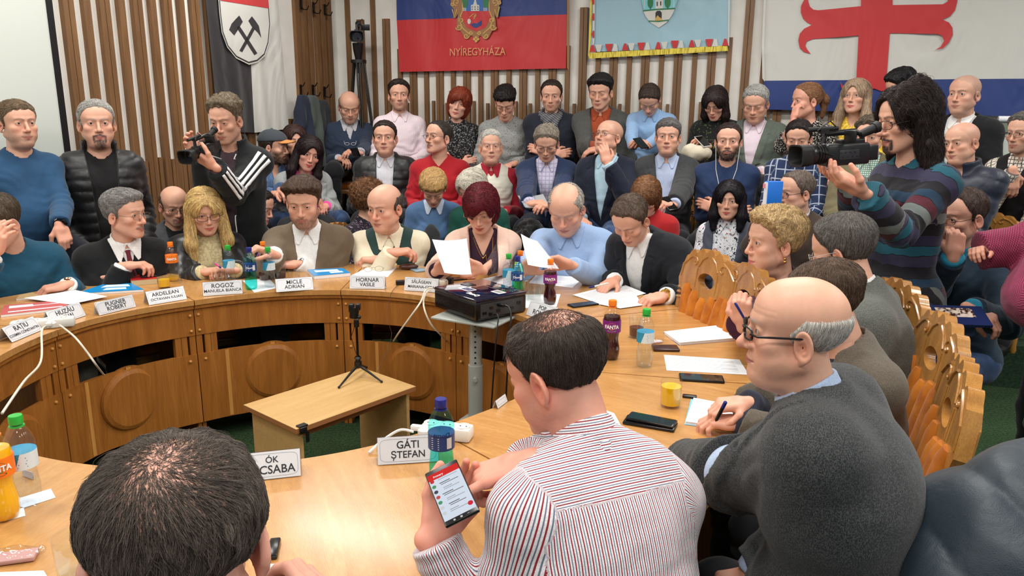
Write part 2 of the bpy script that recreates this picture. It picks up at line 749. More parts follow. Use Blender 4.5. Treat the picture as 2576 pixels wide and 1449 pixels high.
fb('crest_church', [z_([(1100, 130), (1100, 60), (1125, 55), (1140, 10), (1143, -60), (1157, -60), (1160, 10), (1172, 55), (1197, 60), (1197, 130)], sc_, 950, 0)] + [z_(ribbon([(1010 + 10 * i, 90), (1012 + 10 * i, 130)], 5), sc_, 950, 0) for i in range(4)] + [z_(ribbon([(1250 + 12 * i, 90), (1252 + 12 * i, 130)], 5), sc_, 950, 0) for i in range(4)] + [z_(circ(1078, 252, 20, 32), sc_, 950, 0)], c_white, .089)
fb('crest_window', [z_([(x, y), (x + 9, y), (x + 9, y + 14), (x, y + 14)], sc_, 950, 0) for x in (1110, 1143, 1176) for y in (75, 102)], c_black, .0915)
fb('crest_sleeve', [z_([(1092, 290), (1140, 270), (1165, 280), (1225, 238), (1222, 295), (1165, 328), (1130, 322)], sc_, 950, 0)], c_blue, .089)
fb('crest_bird', [z_(ribbon([(1082, 205), (1120, 170), (1160, 165), (1125, 205), (1165, 178), (1130, 225)], 9), sc_, 950, 0)], c_gold, .089)
fb('banner_cord', [z_([(2232, -200), (2258, -200), (2262, 400), (2255, 830), (2232, 800)], sc_, 950, 0)], c_gold2, .08)
R3 = frame(U, (0, 0, 1), N)
text('NYÍREGYHÁZA', .098, (R3, onback(1200, 131, .088) - b0), f2, cloth('flag_thread', (212, 150, 100), wr=.1), xs=.86)

# light blue banner with fringe
b0 = onback(1665, 60) * [1, 1, 0] + [0, 0, 2.4]
f3 = empty('fringed_banner', b0)
tag(f3, 'light blue banner with castle crest, red and white triangles and yellow fringe', 'flag')
fb = lambda nm, P, m, d, **k: flag_part(nm, P, onback, N, m, f3, b0, d, **k)
fb('blue_cloth', [], cloth('flag_pale_blue', (150, 186, 200)), .07, grid=[(1494, -140), (1846, -150), (1834, 116), (1484, 131)])
fb('fringe', [z_([(135, 625), (1780, 535), (1785, 600), (1400, 622), (700, 660), (145, 690)], sc_, 1450, 0)] + [z_([(172, -200), (188, -200), (180, 300), (158, 640), (140, 630)], sc_, 1450, 0)], noisy('fringe_yellow', (150, 130, 40), (232, 212, 90), 90, .8, sc=(1, 1, .12), pos=(.3, .55)), .08)
rd, wh = [], []
for i, (x, y) in enumerate([(190, 612), (385, 604), (575, 594), (765, 588), (965, 578), (1160, 565), (1360, 555), (1565, 547), (1755, 538)]):
    rd.append(z_([(x - 38, y), (x - 12, y - 82), (x + 12, y - 82), (x + 38, y)] if i % 2 == 0 else [(x - 22, y), (x - 46, y - 85), (x + 46, y - 88), (x + 20, y)], sc_, 1450, 0))
    if i < 8:
        wh.append(z_([(x + 55, y), (x + 30, y - 85), (x + 110, y - 88), (x + 90, y)] if i % 2 == 0 else [(x + 30, y), (x + 60, y - 88), (x + 90, y - 86), (x + 105, y)], sc_, 1450, 0))
for y in (-160, 10, 200, 405):
    rd.append(z_([(178, y), (195, y - 45), (212, y - 40), (212, y + 40), (195, y + 45)], sc_, 1450, 0))
wh.append(z_([(1788, -200), (1812, -200), (1800, 540), (1786, 540)], sc_, 1450, 0))
wh.append(z_([(196, -200), (222, -200), (212, 500), (190, 560)], sc_, 1450, 0))
fb('triangle_trim', wh, c_white, .084)
fb('red_trim', rd, c_red, .087)
fb('crest_shield', [z_([(760, -300), (765, 0), (800, 160), (870, 265), (970, 330), (1060, 270), (1140, 160), (1190, 0), (1185, -300)], sc_, 1450, 0)], cloth('flag_pale_teal', (120, 190, 200), wr=.1), .084)
fb('crest_castle', [z_([(785, 130), (820, 200), (870, 262), (970, 328), (1060, 268), (1120, 190), (1160, 105), (1020, 110), (1020, -100), (930, -100), (930, 118)], sc_, 1450, 0), z_(ribbon([(805, 100), (800, 30), (812, -20)], 8), sc_, 1450, 0), z_(ribbon([(1145, 90), (1150, 30), (1140, -20)], 8), sc_, 1450, 0)], c_white, .086)
fb('crest_tree', [z_(circ(872, 30, 33, 66), sc_, 1450, 0), z_(circ(1075, 25, 36, 66), sc_, 1450, 0), z_(ribbon([(785, 128), (930, 112), (1060, 105), (1165, 100)], 16), sc_, 1450, 0), z_(ribbon([(872, 90), (872, 112)], 10), sc_, 1450, 0), z_(ribbon([(1075, 85), (1075, 108)], 10), sc_, 1450, 0), z_(ribbon([(850, 248), (970, 252), (1090, 236)], 14), sc_, 1450, 0)], c_green, .0885)
fb('crest_window', [z_([(946, 20), (958, 20), (958, 70), (946, 70)], sc_, 1450, 0), z_([(988, 15), (1000, 15), (1000, 65), (988, 65)], sc_, 1450, 0), z_([(932, 245), (932, 150), (950, 128), (985, 126), (1005, 148), (1005, 240)], sc_, 1450, 0)], c_black, .0885)
fb('crest_lion', [z_([(920, 245), (945, 195), (960, 180), (975, 200), (1000, 215), (1020, 240)], sc_, 1450, 0)], c_gold, .091)

# cross flag
b0 = onback(2250, 120) * [1, 1, 0] + [0, 0, 2.2]
f4 = empty('cross_flag', b0)
tag(f4, 'large white and blue flag with forked red cross at the right of the back wall', 'flag')
fb = lambda nm, P, m, d, **k: flag_part(nm, P, onback, N, m, f4, b0, d, **k)
fb('white_cloth', [], c_white, .09, grid=[(1924, -140), (2860, -140), (2800, 196), (1921, 203)])
fb('blue_cloth', [], c_blue, .0905, grid=[(1921, 203), (2800, 196), (2790, 300), (1925, 275)])
cr = [(1125, -300), (1120, 55), (740, 92), (695, 86), (665, 60), (650, 10), (655, -40), (612, 0), (585, 55), (584, 110), (605, 165), (640, 200), (682, 222), (615, 255), (575, 300), (561, 360), (575, 425), (610, 462), (672, 481), (640, 440), (624, 405), (636, 370), (690, 349), (1098, 317), (1080, 690), (1068, 740), (1045, 780), (1010, 800), (975, 790), (938, 733), (950, 800), (990, 850), (1060, 870), (1130, 850), (1200, 800), (1240, 790), (1300, 814), (1375, 812), (1400, 800), (1365, 760), (1350, 690), (1378, 296), (1800, 303), (1845, 320), (1862, 365), (1830, 420), (1783, 444), (1850, 432), (1905, 380), (1940, 310), (1935, 245), (1905, 200), (1848, 175), (1915, 145), (1960, 90), (1980, 10), (1975, -40), (1900, -20), (1893, 15), (1850, 38), (1402, 45), (1402, -300)]
fb('red_cross', [z_(cr, 3.548, 1850, 0)], c_red, .103)
fb('hem', [z_([(262, -200), (282, -200), (258, 400), (262, 730), (240, 700), (236, 400)], 3.548, 1850, 0)], c_white, .1)

# black and white flag with hammers, on the left wall
b0 = onleft(625, 100) * [1, 1, 0] + [0, 0, 2.3]
f1 = empty('hammer_flag', b0)
tag(f1, 'black and white hanging flag with shield of crossed black hammers', 'flag')
fb = lambda nm, P, m, d, **k: flag_part(nm, P, onleft, U, m, f1, b0, d, **k)
fb('black_cloth', [], c_black, .07, grid=[(504, -140), (625, -140), (641, 334), (548, 330)])
fb('white_cloth', [], c_white, .0705, grid=[(617, -140), (688, -150), (726, 324), (641, 334)])
A4 = (4.025, 400, 0)
sh = [(590, -300), (600, 0), (612, 150), (635, 330), (690, 480), (780, 590), (910, 655), (1000, 632), (1075, 565), (1115, 440), (1132, 250), (1115, 0), (1100, -300)]
cxm, cym = 870, 200
fb('shield_border', [z_(sh, *A4)], c_white, .083)
shr = lambda k: z_([(cxm + (x - cxm) * k, cym + (y - cym) * k) for x, y in sh], *A4)
fb('shield_line', [shr(.965)], c_black, .0855)
fb('shield_field', [shr(.935)], c_white, .088)
fb('shield_chief', [z_([(600, -280), (622, 5), (1108, 84), (1098, -280)], *A4)], c_red, .0905)
fb('crossed_hammers', [z_([(710, 300), (735, 240), (775, 195), (812, 157), (848, 220), (822, 262), (800, 300), (762, 358)], *A4), z_(ribbon([(800, 270), (885, 400), (980, 548)], 34), *A4), z_([(905, 210), (940, 165), (975, 210), (1010, 262), (1035, 380), (1000, 330), (960, 290), (940, 270)], *A4), z_(ribbon([(965, 270), (890, 410), (828, 520)], 32), *A4)], c_black, .0905)

# ------------------------------------------------------------ horseshoe of desks
m_top = wood('desk_top_wood', (172, 120, 64), (202, 152, 92), (1.2, 9, 1), .24, coat=.15)
m_front = wood('desk_front_wood', (140, 84, 32), (178, 116, 52), (9, 9, .8), .38, spec=.35)
m_inlay = wood('desk_inlay_wood', (190, 130, 62), (214, 156, 84), (9, 9, .8), .35)
DC = np.array([-.9, 2.87, 0])
_ra = [-185, -157, -121, -85, -52, -39, -12, 21, 34, 52, 90, 132, 158, 175, 190]
_rr = [1.06, 1.05, 1.05, 1.04, 1.02, 1.03, 1.1, 1.09, 1.05, .98, .985, 1.0, 1.06, 1.06, 1.06]
SEAM = [168, 132, 90, 52, 21, -12, -49, -85, -121, -157]
RO_ = {168: 1.93, 132: 1.84, 90: 1.70, 52: 1.81, 21: 1.93, -12: 1.92, -49: 1.88, -85: 1.88, -121: 1.9, -157: 1.93}
TZ = .77


def Ri(a):
    return float(np.interp(a, _ra, _rr))


def pol(a, r, z=0.):
    a = math.radians(a)
    return np.array([DC[0] + r * math.cos(a), DC[1] + r * math.sin(a), z])


def arcstrip(mb, a0, a1, off, thick, z0, z1, n=14):
    """curved wall standing between angles at inner radius+off"""
    P = [pol(a0 + (a1 - a0) * i / n, Ri(a0 + (a1 - a0) * i / n) + off) for i in range(n + 1)]
    Q = [pol(a0 + (a1 - a0) * i / n, Ri(a0 + (a1 - a0) * i / n) + off + thick) for i in range(n + 1)]
    V = [p + [0, 0, z] - o_ for z in (z0, z1) for p in P + Q]
    m = n + 1
    Fc = []
    for i in range(n):
        Fc += [(i, i + 1, i + 1 + 2 * m, i + 2 * m), (i + m, i + m + 2 * m, i + m + 1 + 2 * m, i + m + 1), (i, i + m, i + m + 1, i + 1), (i + 2 * m, i + 1 + 2 * m, i + m + 1 + 2 * m, i + m + 2 * m)]
    Fc += [(0, 2 * m, 3 * m, m), (n, n + m, n + 3 * m, n + 2 * m)]
    mb.add(V, Fc)


seglab = ['curved oak desk section at the left edge under the red striped binder',
          'curved oak desk section holding three name plates and the blue folder',
          'curved oak desk section in front of the blonde woman and the turquoise bottle',
          'curved oak desk section behind the small low table, under the reading glasses',
          'curved oak desk section behind the projector, with upturned tumblers',
          'curved oak desk section with the purple soda bottle and blue document folder',
          'curved oak desk section with the glass of orange juice',
          'curved oak desk section under the man holding the phone',
          'curved oak desk section in front of the nearest dark-haired head',
          'curved oak desk section in the lower left corner with the orange soda bottle']
order = [(168 + 35, 168), (168, 132), (132, 90), (90, 52), (52, 21), (21, -12), (-12, -49), (-49, -85), (-85, -121), (-121, -157)]
RO_[203] = 1.93
for k, (aa, ab) in enumerate(order):
    a0, a1 = ab + .13, aa - .13
    if k == 0:
        a1 = 197
    am = (a0 + a1) / 2
    o_ = pol(am, 1.4)
    e = empty('desk_section', o_)
    tag(e, seglab[k], 'desk', 'sections of the horseshoe conference desk')
    n = 16
    inner = [pol(a0 + (a1 - a0) * i / n, Ri(a0 + (a1 - a0) * i / n), TZ - .026) for i in range(n + 1)]
    outer = [pol(a1, RO_[aa], TZ - .026), pol(a0, RO_[ab], TZ - .026)]
    mb = MB()
    rot = math.radians(am)
    Rt = rotz(-rot)
    t_ = mb.prism([(p - o_) @ Rt.T for p in inner + outer], (0, 0, .026)).build('desk_top', m_top, e, angle=30)
    t_.rotation_euler = (0, 0, rot)
    mb = MB()
    arcstrip(mb, a0, a1, .008, .03, TZ - .045, TZ - .027)
    mb.build('edge_moulding', m_front, e)
    mb = MB()
    arcstrip(mb, a0, a1, .022, .018, TZ - .185, TZ - .046)
    mb.build('apron', m_front, e)
    mb = MB()
    arcstrip(mb, a0, a1, .022, .02, .12, TZ - .285)
    mb.build('front_panel', m_front, e)
    dg = math.degrees(1 / Ri(am))
    for s_ in (0, 1):
        mb = MB()
        ab_ = a0 if s_ == 0 else a1
        sg = 1 if s_ == 0 else -1
        for off in (.006, .045, .075):
            arcstrip(mb, ab_ + sg * (off - .006) * dg, ab_ + sg * (off + .022) * dg, .026, .03, TZ - .286, TZ - .184, 2)
        mb.build('post', m_front, e)
        mb = MB()
        aw = ab_ + sg * .5
        ro = RO_[ab if s_ == 0 else aa] - .08
        ri = Ri(ab_) + .044
        c_ = (pol(aw, ri) + pol(aw, ro)) / 2
        d_ = unit(pol(aw, ro) - pol(aw, ri))
        mb.box(c_ + [0, 0, (TZ - .03) / 2] - o_, ((ro - ri) / 2, .009, (TZ - .032) / 2), frame(d_, np.cross([0, 0, 1], d_), (0, 0, 1)))
        mb.build('side_panel', m_front, e, smooth=False)
        for zz in (TZ - .08, TZ - .16, TZ - .315):
            q = pol(ab_ + sg * 1.0 * (1 if zz > .5 else 2), Ri(ab_) + .02, zz) - o_
            MB().sphere(q, (.008, .008, .008), 6).build('screw', m_inlay, e)
    # round medallion following the panel
    ac = am if k != 3 else 68
    q = pol(ac, Ri(ac) + .016, .335) - o_
    d_ = unit(pol(ac, 2) - pol(ac, 1))
    mb = MB()
    mb.lathe([(.0, -.012), (.128, -.012), (.146, -.004), (.152, .008), (.150, .012), (.16, .013), (.16, .03), (0, .03)], q, 48, frame(np.cross([0, 0, 1.], d_), (0, 0, 1), d_))
    mb.build('round_medallion', m_front, e, angle=12)
    for off in (0, .62):
        mb = MB()
        aa_ = ac + off * (a1 - a0) / 2
        arcstrip(mb, aa_ - .5, aa_ + .5, .0195, .004, .50 if off == 0 else .125, TZ - .286, 2) if off else arcstrip(mb, aa_ - .6, aa_ + .6, .0195, .004, .495 - .0, TZ - .286, 2)
        if off:
            mb.build('inlay_strip', m_inlay, e)
        else:
            mb.build('inlay_strip', m_inlay, e)

# ------------------------------------------------------------ low table and microphone stand
m_lt = wood('pale_laminate', (188, 148, 92), (206, 170, 114), (1.0, 12, 12), .35)
m_lte = plain('laminate_edge', (158, 104, 62), .5)
LTZ = .42
P = [onz(*p, LTZ) for p in [(612, 1018), (907, 926), (1043, 973), (755, 1077)]]
cen = sum(P) / 4
ax = unit(P[1] - P[0] + P[2] - P[3])
ay = np.cross([0, 0, 1], ax)
lx, ly = .66, .40
lt = empty('low_table', cen * [1, 1, 0], math.atan2(ax[1], ax[0]))
tag(lt, 'small pale laminate side table standing inside the horseshoe desk', 'table')
mb = MB()
mb.box((0, 0, LTZ - .001), (lx / 2, ly / 2, .001))
mb.build('top_surface', m_lt, lt, smooth=False)
mb = MB()
mb.box((0, 0, LTZ - .012), (lx / 2, ly / 2, .0098))
mb.build('table_top', m_lte, lt, smooth=False)
for sx in (-1, 1):
    MB().box((sx * (lx / 2 - .035), 0, (LTZ - .022) / 2), (.009, ly / 2 - .02, (LTZ - .022) / 2)).build('side_panel', m_lt, lt, smooth=False)
MB().box((0, ly / 2 - .1, LTZ - .08), (lx / 2 - .045, .008, .055)).build('rail', m_lte, lt, smooth=False)
MB().box((0, -.05, LTZ - .07), (lx / 2 - .045, .008, .045)).build('rail', m_lte, lt, smooth=False)
clip = empty('binder_clip', lt.location, lt.rotation_euler.z)
tag(clip, 'small black clip with tape on the corner of the low table', 'clip')
MB().box((-lx / 2 + .03, -ly / 2 - .006, LTZ - .012), (.016, .006, .014), bev=.003).box((-lx / 2 + .035, -ly / 2 + .01, LTZ + .003), (.02, .014, .003)).build('jaw', m_black, clip)
MB().box((-lx / 2 + .05, -ly / 2 - .003, LTZ - .05), (.008, .002, .022)).build('tape', m_black, clip)
ms = empty('microphone_stand', onz(902, 945, LTZ))
tag(ms, 'black mini tripod microphone stand on the low table', 'microphone stand')
tips = [onz(853, 977, LTZ), onz(960, 963, LTZ), onz(925, 930, LTZ) + [-.01, .02, 0]]
ml = np.array(ms.location)
hub = np.array([0, 0, .055])
for t in tips:
    t = t - ml
    mb = MB()
    mb.tube([hub, hub * .6 + t * .4 + [0, 0, .005], t + [0, 0, .006]], [.008, .006, .004], 8)
    mb.sphere(t + [0, 0, .006], .0065, 6)
    mb.build('leg', m_black, ms)
MB().tube([(0, 0, .045), (0, 0, .075)], .018, 12).tube([(0, 0, .07), (0, 0, .10)], .012, 12).tube([(0, 0, .09), (0, 0, .1)], [.018, .012], 12).build('hub', m_black, ms)
MB().tube([(0, 0, .08), (0, 0, .26)], .006, 10).build('pole', plain('black_metal', (22, 18, 18), .3, metal=.6), ms)
mb = MB()
mb.tube([(0, 0, .25), (0, 0, .285)], .013, 12).sphere((.014, -.004, .30), .011, 8)
mb.tube([(-.012, 0, .295), (-.005, 0, .35)], [.02, .024], 12)
mb.box((-.02, 0, .345), (.012, .016, .02), bev=.004).box((.012, 0, .35), (.01, .016, .016), bev=.004)
mb.build('microphone_clip', m_black, ms)
MB().tube([(-.01, 0, .25), (-.028, 0, .2), (-.02, 0, .16), (0, -.01, .1)], .0018, 5).build('wire', plain('brown_wire', (60, 24, 14), .5), ms)

# ------------------------------------------------------------ projector on its stand
m_gm = plain('stand_grey_paint', (168, 172, 166), .4, metal=.2)
pc = np.array([-.19, 3.42, 0])
r_ = ray(1196, 790)
pc = np.array([r_[0] / r_[1] * 3.42, 3.42, 0])
PZ = HC + r_[2] / r_[1] * 3.42
ps = empty('projector_stand', pc)
tag(ps, 'grey metal column stand under the projector, on a wheeled base', 'stand')
MB().tube([(0, 0, .24), (0, 0, PZ - .25)], .036, 20).build('lower_column', m_gm, ps)
mb = MB()
mb.tube([(0, 0, PZ - .26), (0, 0, PZ - .02)], .030, 20).build('upper_column', m_gm, ps)
mb = MB()
for i in range(9):
    z = PZ - .05 - i * .026
    mb.tube([(0, -.028, z), (0, -.0315, z)], .0045, 8)
mb.build('adjustment_hole', m_black, ps)
MB().tube([(0, -.03, PZ - .31), (0, -.055, PZ - .31)], .010, 12).build('knob', m_gm, ps)
ya = math.radians(-28)
Ry = rotz(ya)
mb = MB()
mb.box((0, 0, PZ - .012), (.17, .125, .006), Ry, bev=.005)
mb.build('tray', m_gm, ps)
mb = MB()
for s1 in (-1, 1):
    mb.box(Ry @ np.array([s1 * .12, 0, .12]), (.022, .26, .018), Ry, bev=.004)
mb.box((0, 0, .14), (.12, .03, .02), Ry).box((0, 0, .2), (.06, .06, .045), Ry, bev=.004)
mb.build('base', m_gm, ps)
for s1 in (-1, 1):
    for s2 in (-1, 1):
        q = Ry @ np.array([s1 * .12, s2 * .24, .05])
        MB().tube([q - Ry @ [.012, 0, 0], q + Ry @ [.012, 0, 0]], .05, 16).build('caster', m_black, ps)

m_pj = plain('projector_gloss_navy', (12, 16, 40), .08, spec=.6, Coat_Weight=.5)
m_pjb = plain('projector_black', (10, 10, 12), .3)
m_lbl = plain('label_white', (232, 232, 228), .5)
cs = [onz(x, y, PZ + .115) for x, y in ((1116, 724), (1190, 690), (1296, 719), (1227, 762))]
pax = unit((cs[3] - cs[0]) + (cs[2] - cs[1]))
pay = np.cross([0, 0, 1], pax)
pj = empty('projector', sum(cs) / 4 * [1, 1, 0] + [0, 0, PZ - .004], math.atan2(pax[1], pax[0]))
tag(pj, 'black and navy glossy video projector standing on the grey column stand', 'projector')
HW = np.linalg.norm(cs[3] - cs[0] + cs[2] - cs[1]) / 4
HD = abs((cs[1] - cs[0] + cs[2] - cs[3]) @ pay) / 4
mb = MB()
mb.box((0, 0, .055), (HW, HD, .045), bev=.012)
mb.build('body', m_pjb, pj)
mb = MB()
mb.box((0, 0, .103), (HW, HD, .008), bev=.006)
mb.build('top_cover', m_pj, pj)
mb = MB()
for i in range(9):
    z = .03 + i * .0065
    mb.box((0, -HD - .001, z), (HW * .9, .002, .0018))
    mb.box((-HW - .001, 0, z), (.002, HD * .85, .0018))
mb.build('vent_grille', m_pjb, pj)
MB().box((HW + .001, 0, .055), (.002, HD * .85, .032)).build('port_panel', plain('port_grey', (52, 52, 54), .4), pj)
mb = MB()
for i in range(6):
    mb.box((HW + .003, -HD * .7 + i * HD * .27, .045 + .02 * (i % 2)), (.003, .010, .006))
mb.build('port', m_pjb, pj)
MB().box((-HW * .62, .01, .1114), (.03, .026, .0006)).build('focus_window', m_pjb, pj)
lb = MB().box((-HW * .18, -HD * .35, .1115), (.042, .026, .0006)).build('label', m_lbl, pj, smooth=False)
lb['label'] = 'white sticker with blue starred rectangle'
mb = MB()
mb.box((-HW * .14, -HD * .35, .1123), (.030, .020, .0004))
mb.build('blue_rectangle', plain('eu_blue', (60, 62, 110), .5), lb)
mb = MB()
for i in range(12):
    a = i * math.pi / 6
    mb.box((-HW * .14 + .012 * math.cos(a), -HD * .35 + .012 * math.sin(a), .1129), (.0014, .0014, .0003))
mb.build('star', plain('star_yellow', (205, 195, 120), .5), lb)
MB().box((HW * .62, HD * .2, .1116), (.032, .022, .0006)).build('barcode_label', m_lbl, pj, smooth=False)
mb = MB()
for i in range(7):
    mb.box((HW * .62 - .022 + i * .007, HD * .2, .1123), (.0012 + .001 * (i % 2), .015, .0003))
mb.build('barcode', m_pjb, pj)
text('BenQ', .036, (np.eye(3), (HW * .42, -HD * .62, .1118)), pj, m_lbl, bold=.0012)
text('ON  EN', .014, (rotz(math.pi), (HW * .0, HD * .74, .1118)), pj, m_lbl)
# cables of the projector
def cable(name, pts, r, mat, label, n=6, plug=None, cat='cable', group=None):
    """smooth cable through world points"""
    P_ = [np.array(p, float) for p in pts]
    out = []
    for i in range(len(P_) - 1):
        p0, p1, p2, p3 = P_[max(i - 1, 0)], P_[i], P_[i + 1], P_[min(i + 2, len(P_) - 1)]
        for t in np.linspace(0, 1, 8, endpoint=False):
            out.append(.5 * (2 * p1 + (p2 - p0) * t + (2 * p0 - 5 * p1 + 4 * p2 - p3) * t ** 2 + (3 * p1 - p0 - 3 * p2 + p3) * t ** 3))
    out.append(P_[-1])
    base = out[0].copy()
    e = empty(name, base)
    tag(e, label, cat, group)
    MB().tube([p - base for p in out], r, n).build('wire', mat, e)
    if plug:
        MB().box((0, 0, 0), plug, frame(unit(out[1] - out[0]), unit(np.cross([0, 0, 1], out[1] - out[0])), unit(np.cross(out[1] - out[0], np.cross([0, 0, 1], out[1] - out[0])))), bev=.003).build('plug', mat, e)
    return e


pl_ = np.array(pj.location)
Rp = rotz(pj.rotation_euler.z)
w1 = pl_ + Rp @ np.array([HW + .025, -.02, .075])
w2 = pl_ + Rp @ np.array([HW + .02, -.07, .04])
cable('video_cable', [w1, w1 + Rp @ [.05, 0, 0], w1 + Rp @ [.09, -.02, -.04], w1 + Rp @ [.1, -.04, -.16], w1 + Rp @ [.1, -.06, -.5], w1 + Rp @ [.06, -.05, -.84]], .0042, m_black, 'thick black video cable hanging from the projector side', plug=(.022, .012, .007))
cable('power_cable', [w2, w2 + Rp @ [.04, 0, 0], w2 + Rp @ [.07, -.03, -.06], w2 + Rp @ [.08, -.05, -.18], w2 + Rp @ [.06, -.06, -.5], w2 + Rp @ [.03, -.06, -.76]], .0036, m_black, 'thin black power cable curving below the projector', plug=(.016, .009, .007))

# ------------------------------------------------------------ carved chairs
m_oak = wood('carved_oak', (150, 100, 46), (190, 138, 70), (5, 5, 2), .25, coat=.4)
m_velvet = noisy('orange_velvet', (168, 90, 10), (198, 118, 22), 14, .8, bs=.1, Sheen_Weight=.12)


def chair_meshes():
    out = []
    lean = math.radians(9)
    Rl = np.array([[1, 0, 0], [0, math.cos(lean), -math.sin(lean)], [0, math.sin(lean), math.cos(lean)]])

    def bk(v):
        return Rl @ np.array(v, float) + np.array([0, -.22, .46])
    # crest rail outline in (x,z) on the back plane
    top = []
    for i in range(61):
        a = -1 + 2 * i / 60
        zt = .60 + .055 * math.cos(a * math.pi / 2) - .02 * abs(math.sin(a * math.pi * 3.2)) ** 3 - .12 * max(0, abs(a) - .82) / .18
        top.append((a * .265, zt))
    bot = [(.25, .44), (.21, .42), (.15, .455), (.0, .40), (-.15, .455), (-.21, .42), (-.25, .44)]
    hole = [(.075 * math.cos(t), .505 + .036 * math.sin(t)) for t in np.linspace(0, 2 * math.pi, 24, endpoint=False)]
    mb = MB()
    mb.prism([(x, -.02, z) for x, z in top + bot], (0, .04, 0), [[(x, -.02, z) for x, z in hole[::-1]]])
    for s in (-1, 1):
        for sy in (-1, 1):
            y = sy * .021
            sp = [(s * (.13 + .035 * (1 - t) * math.cos(5.5 * t + 1)), y, .575 + .028 * (1 - t) * math.sin(5.5 * t + 1)) for t in np.linspace(0, 1, 14)]
            mb.tube(sp, .005, 6)
            mb.tube([(s * .13, y, .61), (s * .18, y, .59), (s * .235, y, .55), (s * .245, y, .49)], .006, 6)
            mb.tube([(s * .02, y, .62), (s * .06, y, .6), (s * .09, y, .56)], .005, 6)
            mb.tube([(s * (.095 + .0 * t), y, .505 + .045 * t) for t in np.linspace(-1, 1, 5)], .004, 6)
    mb.V = [tuple(bk(v)) for v in mb.V]
    out.append(('crest_rail', mb, m_oak, 30))
    mb = MB()
    mb.prism([(-.215, -.014, -.02), (.215, -.014, -.02), (.235, -.014, .43), (.15, -.014, .46), (0, -.014, .42), (-.15, -.014, .46), (-.235, -.014, .43)], (0, .016, 0))
    mb.V = [tuple(bk(v)) for v in mb.V]
    out.append(('back_board', mb, m_oak, 30))
    mb = MB()
    n = 5
    for i in range(n):
        a = (i - (n - 1) / 2) / ((n - 1) / 2)
        xb, xt = a * .10, a * .165
        zt = .425 + .04 * abs(a)
        pts, rs = [], []
        for t in np.linspace(0, 1, 14):
            pts.append((xb + (xt - xb) * t, .012, -.0 + (zt) * t))
            rs.append(.047 * (math.sin(math.pi * min(1, .18 + t * .62)) ** .5) * (1 if t < .93 else .7))
        m0 = len(mb.V)
        mb.tube(pts, rs, 12)
        mb.V[m0:] = [(v[0], .012 + (v[1] - .012) * .8, v[2]) for v in mb.V[m0:]]
    mb.V = [tuple(bk(v)) for v in mb.V]
    out.append(('back_cushion', mb, m_velvet, 60))
    mb = MB()
    mb.box((0, .02, .475), (.22, .215, .035), bev=.025)
    out.append(('seat', mb, m_velvet, 60))
    mb = MB()
    mb.box((0, .02, .42), (.235, .225, .028), bev=.008)
    out.append(('seat_frame', mb, m_oak, 30))
    for s in (-1, 1):
        mb = MB()
        R = frame((1, 0, 0), (0, 1, 0), (0, 0, 1))
        mb.lathe([(.018, 0), (.024, .02), (.02, .06), (.026, .3), (.03, .34), (.024, .35), (.03, .4), (.03, .42)], (s * .2, .2, 0), 12)
        out.append(('leg', mb, m_oak, 50))
        mb = MB()
        mb.tube([(s * .2, -.24, 0), (s * .2, -.2, .44), tuple(bk((s * .245, -.0, .38)))], [.02, .024, .02], 8)
        for z in (.385, .41, .435):
            q = bk((s * .245, 0, z))
            mb.sphere(q, (.025, .025, .011), 8)
        out.append(('leg', mb, m_oak, 50))
    return out


_cp = []


def chair(x, y, z0, head, label, group):
    """head: world heading (radians) the sitter faces"""
    e = empty('carved_chair', (x, y, z0), head - math.pi / 2)
    tag(e, label, 'chair', group)
    if not _cp:
        for nm, mb, mt, ang in chair_meshes():
            _cp.append(mb.build(nm, mt, e, angle=ang))
    else:
        for c0 in _cp:
            c = c0.copy()
            COL.objects.link(c)
            c.parent = e
    return e
# ------------------------------------------------------------ implicit-surface toolkit
_T = np.random.default_rng(5).random((32, 32, 32)).astype(np.float32) * 2 - 1


def noise(p):
    i = np.floor(p).astype(np.int64)
    f = p - i
    f = f * f * (3 - 2 * f)
    i &= 31
    j = (i + 1) & 31
    x0, y0, z0 = i.T
    x1, y1, z1 = j.T
    fx, fy, fz = f.T
    a = _T[x0, y0, z0] * (1 - fx) + _T[x1, y0, z0] * fx
    b = _T[x0, y1, z0] * (1 - fx) + _T[x1, y1, z0] * fx
    c = _T[x0, y0, z1] * (1 - fx) + _T[x1, y0, z1] * fx
    d = _T[x0, y1, z1] * (1 - fx) + _T[x1, y1, z1] * fx
    return (a * (1 - fy) + b * fy) * (1 - fz) + (c * (1 - fy) + d * fy) * fz


def ell(p, c, r):
    q = p - np.asarray(c)
    r = np.asarray(r, float)
    k0 = np.linalg.norm(q / r, axis=1)
    k1 = np.linalg.norm(q / (r * r), axis=1) + 1e-9
    return k0 * (k0 - 1) / k1


def cap(p, a, b, r1, r2=None):
    r2 = r1 if r2 is None else r2
    a, b = np.asarray(a, float), np.asarray(b, float)
    ba = b - a
    h = np.clip(((p - a) @ ba) / (ba @ ba + 1e-12), 0, 1)
    return np.linalg.norm(p - a - h[:, None] * ba, axis=1) - (r1 + (r2 - r1) * h)


def rbox(p, c, h, r, R=None):
    q = p - np.asarray(c)
    if R is not None:
        q = q @ np.asarray(R)
    q = np.abs(q) - (np.asarray(h) - r)
    return np.linalg.norm(np.maximum(q, 0), axis=1) + np.minimum(q.max(1), 0) - r


def smin(a, b, k):
    h = np.clip(.5 + .5 * (b - a) / k, 0, 1)
    return b + (a - b) * h - k * h * (1 - h)


def smax(a, b, k):
    return -smin(-a, -b, k)


def sstep(a, b, x):
    t = np.clip((x - a) / (b - a), 0, 1)
    return t * t * (3 - 2 * t)


